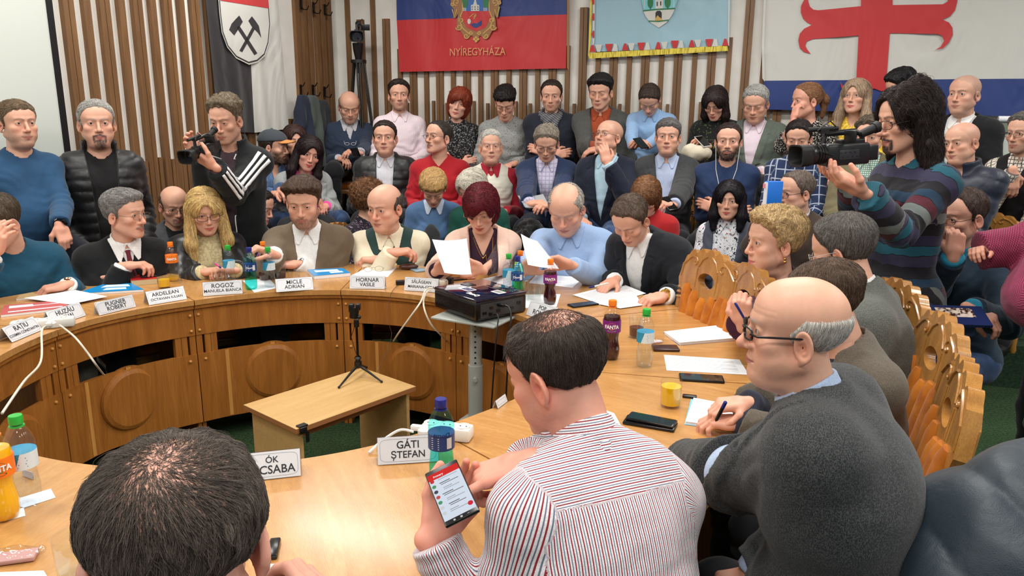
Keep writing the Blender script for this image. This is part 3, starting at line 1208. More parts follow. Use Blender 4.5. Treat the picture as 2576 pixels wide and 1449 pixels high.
def snet(f, lo, hi, h):
    """surface nets with a coarse-to-fine band"""
    lo = np.asarray(lo, float)
    hi = np.asarray(hi, float)
    B = 4
    nc = np.ceil((hi - lo) / (h * B)).astype(int) + 1
    n = nc * B
    gc = np.stack(np.meshgrid(*[np.arange(k) for k in nc], indexing='ij'), -1).reshape(-1, 3)
    cc = lo + (gc + .5) * h * B - h * .5
    dc = f(cc)
    near = np.abs(dc) < h * B * 1.25 + .006
    val = np.repeat(np.repeat(np.repeat(dc.reshape(nc), B, 0), B, 1), B, 2).astype(np.float32)
    blocks = gc[near]
    if len(blocks) == 0:
        return np.zeros((0, 3)), np.zeros((0, 4), int)
    off = np.stack(np.meshgrid(*[np.arange(B)] * 3, indexing='ij'), -1).reshape(-1, 3)
    idx = (blocks[:, None, :] * B + off[None]).reshape(-1, 3)
    v = np.empty(len(idx), np.float32)
    for s in range(0, len(idx), 400000):
        v[s:s + 400000] = f(lo + idx[s:s + 400000] * h)
    val[idx[:, 0], idx[:, 1], idx[:, 2]] = v
    val[[0, -1]] = 1
    val[:, [0, -1]] = 1
    val[:, :, [0, -1]] = 1
    ins = val < 0
    c8 = [ins[a:n[0] - 1 + a, b:n[1] - 1 + b, c:n[2] - 1 + c] for a in (0, 1) for b in (0, 1) for c in (0, 1)]
    cnt = sum(x.astype(np.int8) for x in c8)
    act = (cnt > 0) & (cnt < 8)
    ai = np.argwhere(act)
    ids = np.full(act.shape, -1, np.int32)
    ids[act] = np.arange(len(ai))
    acc = np.zeros((len(ai), 3))
    num = np.zeros(len(ai))
    cv = {}
    for a in (0, 1):
        for b in (0, 1):
            for c in (0, 1):
                cv[a, b, c] = val[ai[:, 0] + a, ai[:, 1] + b, ai[:, 2] + c]
    for k in range(3):
        for o1 in (0, 1):
            for o2 in (0, 1):
                a = [o1, o2]
                a.insert(k, 0)
                b = list(a)
                b[k] = 1
                va, vb = cv[tuple(a)], cv[tuple(b)]
                cr_ = (va < 0) != (vb < 0)
                t = np.where(cr_, va / np.where(cr_, va - vb, 1), 0)
                pt = np.array(a, float)[None].repeat(len(ai), 0)
                pt[:, k] = t
                acc += np.where(cr_[:, None], pt, 0)
                num += cr_
    V = lo + (ai + acc / num[:, None]) * h
    Q = []
    for k in range(3):
        sl0 = [slice(None)] * 3
        sl1 = [slice(None)] * 3
        sl0[k] = slice(0, n[k] - 1)
        sl1[k] = slice(1, n[k])
        d = ins[tuple(sl0)] != ins[tuple(sl1)]
        e = np.argwhere(d)
        k1, k2 = (k + 1) % 3, (k + 2) % 3
        e = e[(e[:, k1] > 0) & (e[:, k2] > 0) & (e[:, k1] < n[k1] - 1) & (e[:, k2] < n[k2] - 1)]
        s = ins[tuple(sl0)][e[:, 0], e[:, 1], e[:, 2]]
        q = []
        for (u, v_) in ((0, 0), (-1, 0), (-1, -1), (0, -1)):
            t = e.copy()
            t[:, k1] += u
            t[:, k2] += v_
            q.append(ids[t[:, 0], t[:, 1], t[:, 2]])
        q = np.stack(q, 1)
        q[~s] = q[~s][:, ::-1]
        Q.append(q)
    Q = np.concatenate(Q)
    Q = Q[(Q >= 0).all(1)][:, ::-1]
    return V, Q


def relax(V, Q, it=1, lam=.5):
    for _ in range(it):
        acc = np.zeros_like(V)
        num = np.zeros(len(V))
        for a, b in ((0, 1), (1, 2), (2, 3), (3, 0)):
            np.add.at(acc, Q[:, a], V[Q[:, b]])
            np.add.at(acc, Q[:, b], V[Q[:, a]])
            np.add.at(num, Q[:, a], 1)
            np.add.at(num, Q[:, b], 1)
        m = num > 0
        V = V.copy()
        V[m] += lam * (acc[m] / num[m][:, None] - V[m])
    return V


# ------------------------------------------------------------ hands (canonical left hand: fingers +Y, palm down, thumb +X)
HPOSE = dict(relax=((.35, .45, .25), .5, 0), flat=((.06, .1, .05), .35, 0), grip=((1.0, 1.15, .7), .8, 0), soft=((.6, .7, .4), .6, 0), point=((.12, .2, .15), .9, 1), hold=((.75, .35, .2), .15, 0))


def hand_sdf(pose):
    (c1, c2, c3), th, pt = HPOSE[pose]
    fing = []
    for i, (x, y, L, r, spread) in enumerate(((.027, .088, .072, .0092, .10), (.009, .093, .080, .0095, .03), (-.009, .09, .075, .0092, -.05), (-.026, .081, .058, .0082, -.14))):
        k = 1.0
        a1, a2, a3 = c1, c2, c3
        if pt and i > 0:
            a1, a2, a3 = 1.0, 1.3, .7
        elif pose != 'grip':
            a1, a2 = a1 * (1 + .12 * i), a2 * (1 + .1 * i)
        p = np.array([x, y, 0.])
        ang = 0
        pts = [p]
        for a, l in ((a1, L * .48), (a2, L * .29), (a3, L * .23)):
            ang += a
            d = np.array([math.sin(spread) * math.cos(ang), math.cos(spread) * math.cos(ang), -math.sin(ang)])
            p = p + d * l
            pts.append(p)
        fing.append((pts, r))
    d = np.array([math.cos(.75 + th * .3), math.sin(.75 + th * .3), 0])
    t0 = np.array([.022, .018, -.006])
    t1 = t0 + np.array([.030, .026, -.010])
    dz = -.25 - th * .55
    t2 = t1 + unit([.55 - th * .75, .8, dz]) * .034
    t3 = t2 + unit([.25 - th * .8, .9, dz]) * .027

    def f(p):
        d = rbox(p, (0, .052, -.001), (.037, .042, .0135), .0125)
        d = smin(d, ell(p, (.018, .03, -.008), (.019, .032, .013)), .012)
        d = smin(d, ell(p, (-.024, .035, -.006), (.014, .03, .012)), .01)
        q = p * np.array([1, 1, 1.28])
        d = smin(d, cap(q, (0, -.016, 0), (0, .02, 0), .0245, .026), .016)
        th_ = smin(cap(p, t0, t1, .0155, .0125), cap(p, t1, t2, .0118, .0105), .006)
        th_ = smin(th_, cap(p, t2, t3, .0105, .0088), .004)
        d = smin(d, th_, .010)
        for pts, r in fing:
            g = cap(p, pts[0] - [0, .02, 0], pts[0], r * 1.05, r * 1.08)
            g = smin(g, cap(p, pts[0], pts[1], r * 1.06, r * .98), .004)
            g = smin(g, cap(p, pts[1], pts[2], r * 1.0, r * .9), .003)
            g = smin(g, cap(p, pts[2], pts[3], r * .9, r * .78), .003)
            d = smin(d, g, .0045)
            k = p - (pts[0] + np.array([0, -.002, r * .55]))
            d = d - .0016 * np.exp(-(k * k).sum(1) / .00007)
        return d
    nails = [(pts[3] + (pts[3] - pts[2]) * .25, unit(pts[3] - pts[2]), r) for pts, r in fing] + [(t3, unit(t3 - t2), .0095)]
    return f, nails


_HC = {}


def hand_mesh(pose, fine):
    k = (pose, fine)
    if k not in _HC:
        f, nails = hand_sdf(pose)
        h = .0021 if fine else .0036
        V, Q = snet(f, (-.065, -.06, -.10), (.095, .185, .04), h)
        V = relax(V, Q, 1)
        c = np.ones((len(V), 3)) * np.array([1, 1, 1.])
        kn = noise(V * 55) * .5 + .5
        c[:, 1:] *= (1 - .08 * kn)[:, None]
        for q, d, r in nails:
            u = np.array([0, 0, 1.])
            u = unit(u - d * (u @ d))
            w_ = V - q
            m = (np.abs(w_ @ d) < r * .8) & (w_ @ u > r * .35) & (np.linalg.norm(w_, axis=1) < r * 1.5)
            c[m] = c[m] * np.array([1.04, 1.02, 1.04])
            tip = np.exp(-(w_ * w_).sum(1) / (r * 1.3) ** 2)
            c[:, 1:] *= (1 - .12 * tip)[:, None]
        _HC[k] = (V, Q, c)
    return _HC[k]


# ------------------------------------------------------------ heads
def eye_pos(P):
    return .031 * P.get('w', 1.05 if P.get('fem') else 1.09), .071, .010


def head_sdf(P):
    w_ = P.get('w', 1.05 if P.get('fem') else 1.09)
    fat = P.get('fat', 0.)
    fem = P.get('fem', 0)
    nose = P.get('nose', 1.0) * (.88 if fem else 1)
    jaw = P.get('jaw', 1.0) * (.93 if fem else 1)
    ch = P.get('chin', 0.)
    open_ = P.get('eye', .0062)
    ex, ey, ez = eye_pos(P)
    mouth = P.get('smile', 0)

    def f(p):
        a = np.abs(p[:, 0])
        q = np.stack([a, p[:, 1], p[:, 2]], 1)
        d = ell(p, (0, -.022, .045), (.077 * w_, .096, .083))
        d = smin(d, ell(p, (0, .030, .045), (.066 * w_, .056, .066)), .03)
        d = smin(d, ell(p, (0, .024, -.035), ((.060 + .5 * fat) * w_, .060, .070)), .03)
        d = smin(d, cap(q, (.054 * jaw * w_ + fat * .3, -.008, -.052), (.018 * jaw, .066, -.094 - ch), .017 + fat * .5, .018), .028)
        d = smin(d, ell(p, (0, .073, -.097 - ch), (.021 * jaw, .017, .017)), .014)
        if fat > 0:
            d = smin(d, ell(p, (0, .022, -.108), (.045 + fat, .052, .026 + fat * .6)), .03)
            d = smin(d, ell(q, (.038, .045, -.055), (.028 + fat * .5, .03, .032)), .02)
        d = smin(d, ell(q, (.044 * w_, .056, -.018), (.020, .022, .017)), .022)
        d = smin(d, ell(p, (0, .064, -.062), (.031, .030, .026)), .018)
        # brow and sockets
        d = smin(d, cap(q, (.010, .083, .030), (.042, .070, .034), .0085 if not fem else .006, .007), .016)
        d = smax(d, -ell(q, (ex, .101, ez - .001), (.019, .0165, .0125)), .012)
        d = smax(d, -ell(q, (.016, .096, ez), (.008, .011, .010)), .008)
        # eyeball lids
        lid = ell(q, (ex, ey, ez), (.0166, .0152, .0148))
        lid = smax(lid, -ell(q, (ex + .0005, ey + .0155, ez - .001), (.0142, .0095, max(open_, .0005))), .0020) if open_ > .001 else lid
        d = smin(d, lid, .0035)
        # nose
        n_ = cap(p, (0, .083, .018), (0, .104 * (1 + .02 * (nose - 1)), -.022), .0068, .0088 * nose)
        n_ = smin(n_, ell(p, (0, .104 + .006 * (nose - 1), -.029), (.0112 * nose, .0125 * nose, .0098 * nose)), .008)
        n_ = smin(n_, ell(q, (.0128 * nose, .092, -.033), (.0072 * nose, .011, .0076)), .006)
        d = smin(d, n_, .009)
        d = smax(d, -ell(q, (.0068 * nose, .099, -.0415), (.0036, .0062, .0042)), .002)
        # philtrum, lips
        d = smax(d, -cap(p, (0, .1015, -.048), (0, .099, -.056), .003), .004)
        d = smin(d, cap(q, (.0, .0905, -.0605), (.024 + mouth * .006, .080, -.0645 + mouth * .006), .0050 + .0008 * fem, .0024), .0045)
        d = smin(d, cap(q, (.0, .0890, -.0715), (.021 + mouth * .005, .0800, -.0675 + mouth * .006), .0062 + .0008 * fem, .0026), .0045)
        d = smax(d, -cap(q, (0, .0985, -.0660), (.027 + mouth * .006, .0835, -.0655 + mouth * .007), .0018), .0022)
        d = smax(d, -ell(p, (0, .096, -.084), (.017, .0055, .0045)), .006)
        # naso-labial fold
        fo = P.get('fold', .5)
        d = d + .0022 * fo * np.exp(-(cap(q, (.018, .098, -.036), (.031, .082, -.068), 0) / .004) ** 2)
        d = d + .0010 * fo * np.exp(-(cap(q, (.016, .09, -.004), (.040, .078, -.012), 0) / .004) ** 2)
        d = d + .0007 * fo * np.exp(-((p[:, 2] - .062) / .002) ** 2) * (p[:, 1] > .05)
        d = d + .0007 * fo * np.exp(-((p[:, 2] - .050) / .002) ** 2) * (p[:, 1] > .05)
        # ears
        es = P.get('ear', 1.0)
        er = q - np.array([.0755 * w_ + fat * .2, -.012, -.006])
        er = er @ np.array([[math.cos(.42), -math.sin(.42), 0], [math.sin(.42), math.cos(.42), 0], [0, 0, 1.]])
        er = er @ np.array([[1, 0, 0], [0, math.cos(.15), math.sin(.15)], [0, -math.sin(.15), math.cos(.15)]])
        er = er / es
        z0 = np.zeros(3)
        k = np.sqrt((er[:, 1] / .0165) ** 2 + (er[:, 2] / .0295) ** 2)
        rim = np.hypot((k - .88) * .019, er[:, 0] - .006 * k) - .0042
        con = rbox(er, (.001, 0, 0), (.0035, .016, .028), .003)
        con = np.maximum(con, (k - .95) * .018)
        con = smax(con, -ell(er, (.006, .004, -.002), (.006, .0085, .011)), .003)
        anti = np.hypot((k - .50) * .019, er[:, 0] - .0035) - .003
        anti = np.maximum(anti, er[:, 1] - .004)
        ear_ = smin(smin(rim, con, .003), anti, .003)
        ear_ = smin(ear_, ell(er, (.003, .006, -.029), (.0045, .008, .009)), .004)
        ear_ = smin(ear_, ell(er, (-.001, .012, -.004), (.005, .0045, .008)), .003)
        ear_ = np.maximum(ear_, -(er[:, 1] + .030)) * es
        d = smin(d, ear_, .004)
        # neck stub
        nk = P.get('neck', .054 if not fem else .045) + fat * .5
        d = smin(d, cap(p, (0, -.022, -.055), P['_nb'], nk, nk * 1.06), .022)
        return d
    return f


def head_colors(V, P):
    """albedo per vertex"""
    skin = np.array(lin(P.get('skin', (214, 164, 140))))
    q = np.stack([np.abs(V[:, 0]), V[:, 1], V[:, 2]], 1)
    n1 = noise(V * 38)
    n2 = noise(V * 140 + 7)
    C = skin[None] * (1 + .05 * n1 + .03 * n2)[:, None]
    red = P.get('red', .5)

    def blob(c, r, k, tint):
        nonlocal C
        m = np.exp(-(((q - np.array(c)) / np.array(r)) ** 2).sum(1)) * k
        C = C * (1 - m[:, None]) + C * np.array(tint) * m[:, None]
    pink = (1.02, .78, .74)
    blob((.042, .06, -.025), (.024, .03, .022), red, pink)
    blob((0, .11, -.03), (.02, .02, .02), red, pink)
    blob((.08, -.015, -.01), (.02, .03, .04), red * 1.0, pink)
    blob((0, .08, -.1), (.02, .03, .02), red * .4, pink)
    ex, ey, ez = eye_pos(P)
    blob((ex, ey + .012, ez - .004), (.02, .03, .014), .35, (.86, .72, .70))
    fr = V[:, 1] > .05
    # lips
    lipc = np.array(lin(P.get('lips', (170, 98, 90) if not P.get('fem') else (182, 78, 80))))
    sm = P.get('smile', 0) * .006
    q2 = q * np.array([1, 0, 1.])
    lm = np.minimum(cap(q2, (0, 0, -.0612), (.0255, 0, -.0648 + sm), .0046, .0018), cap(q2, (0, 0, -.0718), (.022, 0, -.0675 + sm), .0056, .0018))
    m = (1 - sstep(-.0008, .0014, lm)) * fr * .85
    C = C * (1 - m[:, None]) + lipc * m[:, None]
    ml_ = cap(q2, (0, 0, -.0660), (.024, 0, -.0655 + sm), 0)
    m = np.exp(-(ml_ / .0014) ** 2) * .5 * fr
    C = C * (1 - m[:, None]) + lipc * .35 * m[:, None]
    # brows
    hc = np.array(lin(P.get('brow', P.get('hair', (60, 45, 35)))))
    bm_ = cap(q2, (.012, 0, .0285), (.030, 0, .0335), .0036, .0030) + (V[:, 1] < .04) * 1.
    bm_ = np.minimum(bm_, cap(q2, (.030, 0, .0335), (.048, 0, .0285), .0030, .0014) + (V[:, 1] < .04) * 1.)
    m = (1 - sstep(-.001, .0022, bm_ * (1.2 if P.get('fem') else .85))) * (.82 + .18 * n2) * P.get('browk', .8)
    C = C * (1 - m[:, None]) + hc * m[:, None]
    # lash line
    lk = np.exp(-(((np.hypot((q[:, 0] - ex), (q[:, 2] - ez) * 1.9)) - .0125) / .0022) ** 2) * (q[:, 1] > .07) * (q[:, 2] > ez - .003)
    m = lk * (.75 if P.get('fem') else .4)
    C = C * (1 - m[:, None]) + np.array([.03, .02, .018]) * m[:, None]
    # facial hair
    bd = P.get('beard')
    if bd:
        kind, col, k = bd
        bc = np.array(lin(col))
        z, y, x = V[:, 2], V[:, 1], q[:, 0]
        full = sstep(-.020, -.050, z + .45 * np.maximum(0, y - .03) - .012 + (x < .03) * .0) * sstep(-.14, -.125, z) * sstep(-.015, .01, y)
        full *= 1 - np.exp(-((x / .032) ** 2 + ((z + .035) / .022) ** 2)) * 1.0
        full *= 1 - np.exp(-(((x - .035) / .014) ** 2 + ((z + .045) / .016) ** 2)) * .9
        mus = np.exp(-((cap(q2, (0, 0, -.0525), (.025, 0, -.060), .0035) / .003).clip(0) ** 2)) * (y > .04)
        goat = np.exp(-((x / .030) ** 4)) * sstep(-.073, -.083, z) * sstep(.03, .05, y)
        side = np.exp(-((cap(q2, (.028, 0, -.060), (.027, 0, -.09), .0035) / .003).clip(0) ** 2)) * (y > .03)
        m = {'full': np.maximum(full, np.maximum(mus, goat)), 'stubble': np.maximum(full, np.maximum(mus, goat)), 'goatee': np.maximum(np.maximum(mus, goat), side), 'mus': mus, 'chin': goat}[kind]
        m = m * (1 - (1 - sstep(-.001, .001, lm)) * fr)
        m = np.clip(m * k * (1.25 if k > .8 else 1) * (.8 + .25 * n2 + .2 * noise(V * 260)), 0, .97)
        C = C * (1 - m[:, None]) + bc * m[:, None]
    # cropped scalp
    sc = P.get('scalp')
    if sc:
        col, k = sc
        m = hair_region(V, P) * k
        m = np.clip(m, 0, 1)
        C = C * (1 - m[:, None]) + np.array(lin(col)) * m[:, None]
    return C


def hairline_z(V, P):
    """height of the hairline as a function of y and x (short hair)"""
    y = V[:, 1]
    x = np.abs(V[:, 0])
    hl = P.get('hl', .090) + .012
    z = np.interp(y, [-.13, -.085, -.05, -.02, .0, .012, .022, .045, .065, .09], [-.078, -.072, -.045, -.012, -.018, -.022, .032, .058, hl - .010, hl])
    z = z + .007 * noise(V * 70 + 3)
    z = z + P.get('rec', 0) * np.exp(-((x - .045) / .02) ** 2) * (y > .02)
    return z


def hair_region(V, P):
    """1 where short hair grows"""
    m = sstep(-.006, .006, V[:, 2] - hairline_z(V, P))
    b = P.get('bald', 0)
    if b:
        # bare top: 1 = horseshoe, other = radius of the crown patch
        if b == 1:
            top = sstep(P.get('fr', .045), P.get('fr', .045) + .018, V[:, 2] + np.maximum(0, V[:, 1] + .01) * 1.1)
            m = m * (1 - top * .97)
        else:
            c = np.array(P.get('bc', (0, -.06, .115)))
            d = np.linalg.norm(V - c, axis=1)
            m = m * (1 - .93 * np.exp(-(d / b) ** 4))
    return m


def skull(p, w_):
    return smin(ell(p, (0, -.022, .045), (.077 * w_, .096, .083)), ell(p, (0, .030, .045), (.066 * w_, .056, .066)), .03)


def hair_sdf(P, style):
    w_ = P.get('w', 1.05 if P.get('fem') else 1.09)
    t = P.get('ht', .012)
    side = P.get('hs', .006)
    amp = P.get('ha', .0022)
    fr_ = P.get('hf', 70.)

    def clump(p, a=amp, s=1.):
        q = p * np.array([1.6, .55, .5]) * fr_ + 3
        return a * noise(q) + a * .6 * noise(q * 2.3 + 9)

    def short(p):
        tt = side + (t - side) * sstep(.03, .10, p[:, 2] - .25 * np.minimum(0, p[:, 1] + .05))
        d = ell(p, (0, -.022, .045), (.077 * w_, .096, .083))
        d = smin(d, ell(p, (0, .030, .045), (.066 * w_, .056, .066)), .03)
        tt = tt + P.get('quiff', 0) * sstep(0, .06, p[:, 1]) * sstep(.06, .11, p[:, 2])
        zl = p[:, 2] - hairline_z(p, P)
        tt = tt * (.18 + .82 * sstep(-.004, P.get('tap', .034), zl))
        b = P.get('bald', 0)
        if b and b != 1:
            tt = tt * sstep(b * .85, b * 1.6, np.linalg.norm(p - np.array(P.get('bc', (0, -.06, .115))), axis=1))
        d = d - tt + clump(p) * sstep(0, .02, zl)
        d = smax(d, -zl, .006)
        b = P.get('bald', 0)
        if b == 1:
            top = p[:, 2] + np.maximum(0, p[:, 1] + .01) * 1.1 - P.get('fr', .045) - .012
            d = smax(d, top, .014)
        elif b:
            d = smax(d, b * .92 - np.linalg.norm(p - np.array(P.get('bc', (0, -.06, .115))), axis=1), .02)
        return d

    def face_cut(p, wx=.056, top=.075):
        return ell(p, (P.get('px', 0), .125, top - .135), (wx, .10, .135))

    def bob(p):
        L = P.get('len', .12)
        d = skull(p, w_) - P.get('vol', .017)
        d = smin(d, ell(p, (0, -.03, -.02), (.094 * w_, .092, L)), .03)
        d = d + clump(p, amp)
        d = smax(d, -face_cut(p, .054, P.get('ft', .078)), .014)
        d = smax(d, -ell(p, (0, .06, -.16), (.06, .12, .10)), .02)
        if P.get('fringe'):
            d = smin(d, smax(ell(p, (.01, .05, .055), (.068, .062, .055)), -(p[:, 2] - .038 - P.get('fs', 0) * p[:, 0]), .006), .012) + clump(p, .001)
        return d

    def longh(p):
        L = P.get('len', .28)
        d = skull(p, w_) - P.get('vol', .015)
        a = np.abs(p[:, 0])
        q = np.stack([a, p[:, 1], p[:, 2]], 1)
        fy = P.get('ff', .02)
        s_ = cap(q, (.074 * w_, -.005, .03), (.088 + P.get('sp', 0), fy, -L * .55), .030, .034)
        s_ = smin(s_, cap(q, (.086 + P.get('sp', 0), fy, -L * .55), (.080 + P.get('sp', 0), fy + .02, -L), .034, .018), .02)
        bk = ell(p, (0, -.055, -.08), (.088 + P.get('sp', 0), .050, L * .62))
        if P.get('backonly'):
            s_ = cap(q, (.068, -.02, .03), (.07, -.04, -L * .5), .028, .03)
        d = smin(d, smin(s_, bk, .02), .025)
        d = d + clump(p, amp)
        d = smax(d, -face_cut(p, P.get('fw', .056), P.get('ft', .082)), .012)
        d = smax(d, -cap(p, (0, .03, -.10), (0, .06, -.32), .050, .06), .02)
        return d

    def curly(p):
        R_ = P.get('cr', .036)
        d = ell(p, (0, -.02, .03), (.078 + R_, .097 + R_, .083 + R_ * .9))
        d = d + .010 * noise(p * 75) + .006 * noise(p * 150 + 5)
        d = smax(d, -face_cut(p, .052, .07), .012)
        d = smax(d, -(p[:, 2] + P.get('len', .10)), .02)
        return d

    def pony(p):
        d = short(p)
        tail = cap(p, (0, -.115, .06), (0, -.15, .0), .022, .03)
        tail = smin(tail, cap(p, (0, -.15, 0), (0, -.135, -.11), .03, .012), .02) + clump(p, .004)
        return smin(d, tail, .012)
    return {'short': short, 'bob': bob, 'long': longh, 'curly': curly, 'pony': pony}[style]


m_skin_cache = []


def skin_mat():
    if m_skin_cache:
        return m_skin_cache[0]
    m, nt, b = _bsdf('skin')
    a = nd(nt, 'ShaderNodeAttribute', attribute_name='Col')
    nt.links.new(a.outputs['Color'], b.inputs['Base Color'])
    b.inputs['Roughness'].default_value = .48
    b.inputs['Specular IOR Level'].default_value = .4
    b.inputs['Subsurface Weight'].default_value = .12
    b.inputs['Subsurface Radius'].default_value = (.02, .008, .004)
    b.inputs['Subsurface Scale'].default_value = .35
    n = nd(nt, 'ShaderNodeTexNoise', i_Scale=260.0, i_Detail=2.0)
    nt.links.new(coords(nt), n.inputs['Vector'])
    bump(nt, b, n.outputs[0], .10, .0012)
    m_skin_cache.append(m)
    return m


def hair_mat(c, hi=None):
    key = 'hair_%d_%d_%d' % tuple(c)
    if key in MATS:
        return MATS[key]
    m, nt, b = _bsdf(key)
    hi = hi or tuple(min(255, int(v * 1.2 + 8)) for v in c)
    n = nd(nt, 'ShaderNodeTexNoise', i_Scale=110.0, i_Detail=3.0, i_Roughness=.6)
    nt.links.new(coords(nt, (2.2, 1.0, .22)), n.inputs['Vector'])
    nt.links.new(ramp(nt, n.outputs[0], [(.30, lin(tuple(v * .74 for v in c))), (.5, lin(c)), (.72, lin(hi))]), b.inputs['Base Color'])
    b.inputs['Roughness'].default_value = .52
    b.inputs['Specular IOR Level'].default_value = .22
    bump(nt, b, n.outputs[0], .5, .004)
    MATS[key] = m
    return m


def strand_mat(c, k=1.25):
    key = 'strand_%d_%d_%d' % tuple(c)
    if key in MATS:
        return MATS[key]
    m, nt, b = _bsdf(key)
    hi = nd(nt, 'ShaderNodeHairInfo')
    nt.links.new(ramp(nt, hi.outputs['Random'], [(0, lin(tuple(v * .7 for v in c))), (.7, lin(tuple(min(255, v * k) for v in c))), (1, lin(tuple(min(255, v * k * 1.2 + 8) for v in c)))]), b.inputs['Base Color'])
    b.inputs['Roughness'].default_value = .5
    b.inputs['Specular IOR Level'].default_value = .2
    MATS[key] = m
    return m


def set_col(me, C):
    a = me.color_attributes.new('Col', 'FLOAT_COLOR', 'POINT')
    c4 = np.ones((len(C), 4), np.float32)
    c4[:, :3] = np.clip(C, 0, 1)
    a.data.foreach_set('color', c4.ravel())


def strands(name, V, Q, n, flow, L, r, mat, parent, jit=.25, lift=.15, seg=5, curl=0, wgt=None, sdf=None, off=.003):
    """hair curves rooted on a surface; flow(p, nrm) gives the growth direction"""
    a, b, c, d = V[Q[:, 0]], V[Q[:, 1]], V[Q[:, 2]], V[Q[:, 3]]
    nr = np.cross(c - a, d - b)
    ar = np.linalg.norm(nr, axis=1)
    nr /= ar[:, None] + 1e-12
    cen_ = (a + b + c + d) / 4
    pw = ar.copy()
    if wgt is not None:
        pw *= np.clip(wgt(cen_), 0, 1)
    pw /= pw.sum()
    idx = rng.choice(len(Q), n, p=pw)
    u, v = rng.random((2, n, 1))
    p = (a[idx] * (1 - u) + b[idx] * u) * (1 - v) + (d[idx] * (1 - u) + c[idx] * u) * v
    nn = nr[idx]
    ln = (L if not callable(L) else L(p)) * (.65 + .6 * rng.random(n))
    j = rng.normal(0, jit, (n, 3))
    P_ = [p - nn * .0015]
    cur = p
    ph = rng.random(n) * 6.28
    offs = off * rng.random(n) ** 1.5 + .0006
    for k in range(seg - 1):
        d_ = flow(cur, nn) + j * (.4 + .5 * k / seg)
        d_ -= nn * (d_ * nn).sum(1)[:, None]
        d_ /= np.linalg.norm(d_, axis=1)[:, None] + 1e-9
        d_ = d_ + nn * lift * (1 - k / seg)
        if curl:
            d_ = d_ + curl * np.stack([np.sin(ph + k * 1.9), np.cos(ph + k * 1.9), np.sin(ph + k * 1.3)], 1)
        cur = cur + d_ * (ln / (seg - 1))[:, None]
        if sdf is not None:
            e_ = .002
            d0 = sdf(cur)
            g_ = np.stack([sdf(cur + np.eye(3)[i] * e_) - d0 for i in range(3)], 1)
            g_ /= np.linalg.norm(g_, axis=1)[:, None] + 1e-9
            nn = g_
            tgt = offs * (k + 1) / seg
            cur = cur - nn * np.clip(d0 - tgt, -.02, .03)[:, None] * .9
        P_.append(cur)
    P_ = np.stack(P_, 1).astype(np.float32)
    hc = bpy.data.hair_curves.new(name)
    hc.add_curves([seg] * n)
    hc.position_data.foreach_set('vector', P_.ravel())
    ra = hc.attributes.get('radius') or hc.attributes.new('radius', 'FLOAT', 'POINT')
    rr = np.tile(np.linspace(1, .35, seg) * r, n).astype(np.float32)
    ra.data.foreach_set('value', rr)
    hc.materials.append(mat)
    return obj(name, hc, parent)
# ------------------------------------------------------------ garments
def guv(nt, sx=1., sy=1.):
    a = nd(nt, 'ShaderNodeAttribute', attribute_name='guv')
    s = nd(nt, 'ShaderNodeSeparateXYZ')
    nt.links.new(a.outputs['Vector'], s.inputs[0])
    return s.outputs[0], s.outputs[1]


def tri(nt, x, period, duty, ph=0.):
    """1 inside the stripe"""
    f = math_(nt, 'FRACT', math_(nt, 'ADD', math_(nt, 'MULTIPLY', x, 1 / period), 100.0 + ph))
    return math_(nt, 'LESS_THAN', f, duty)


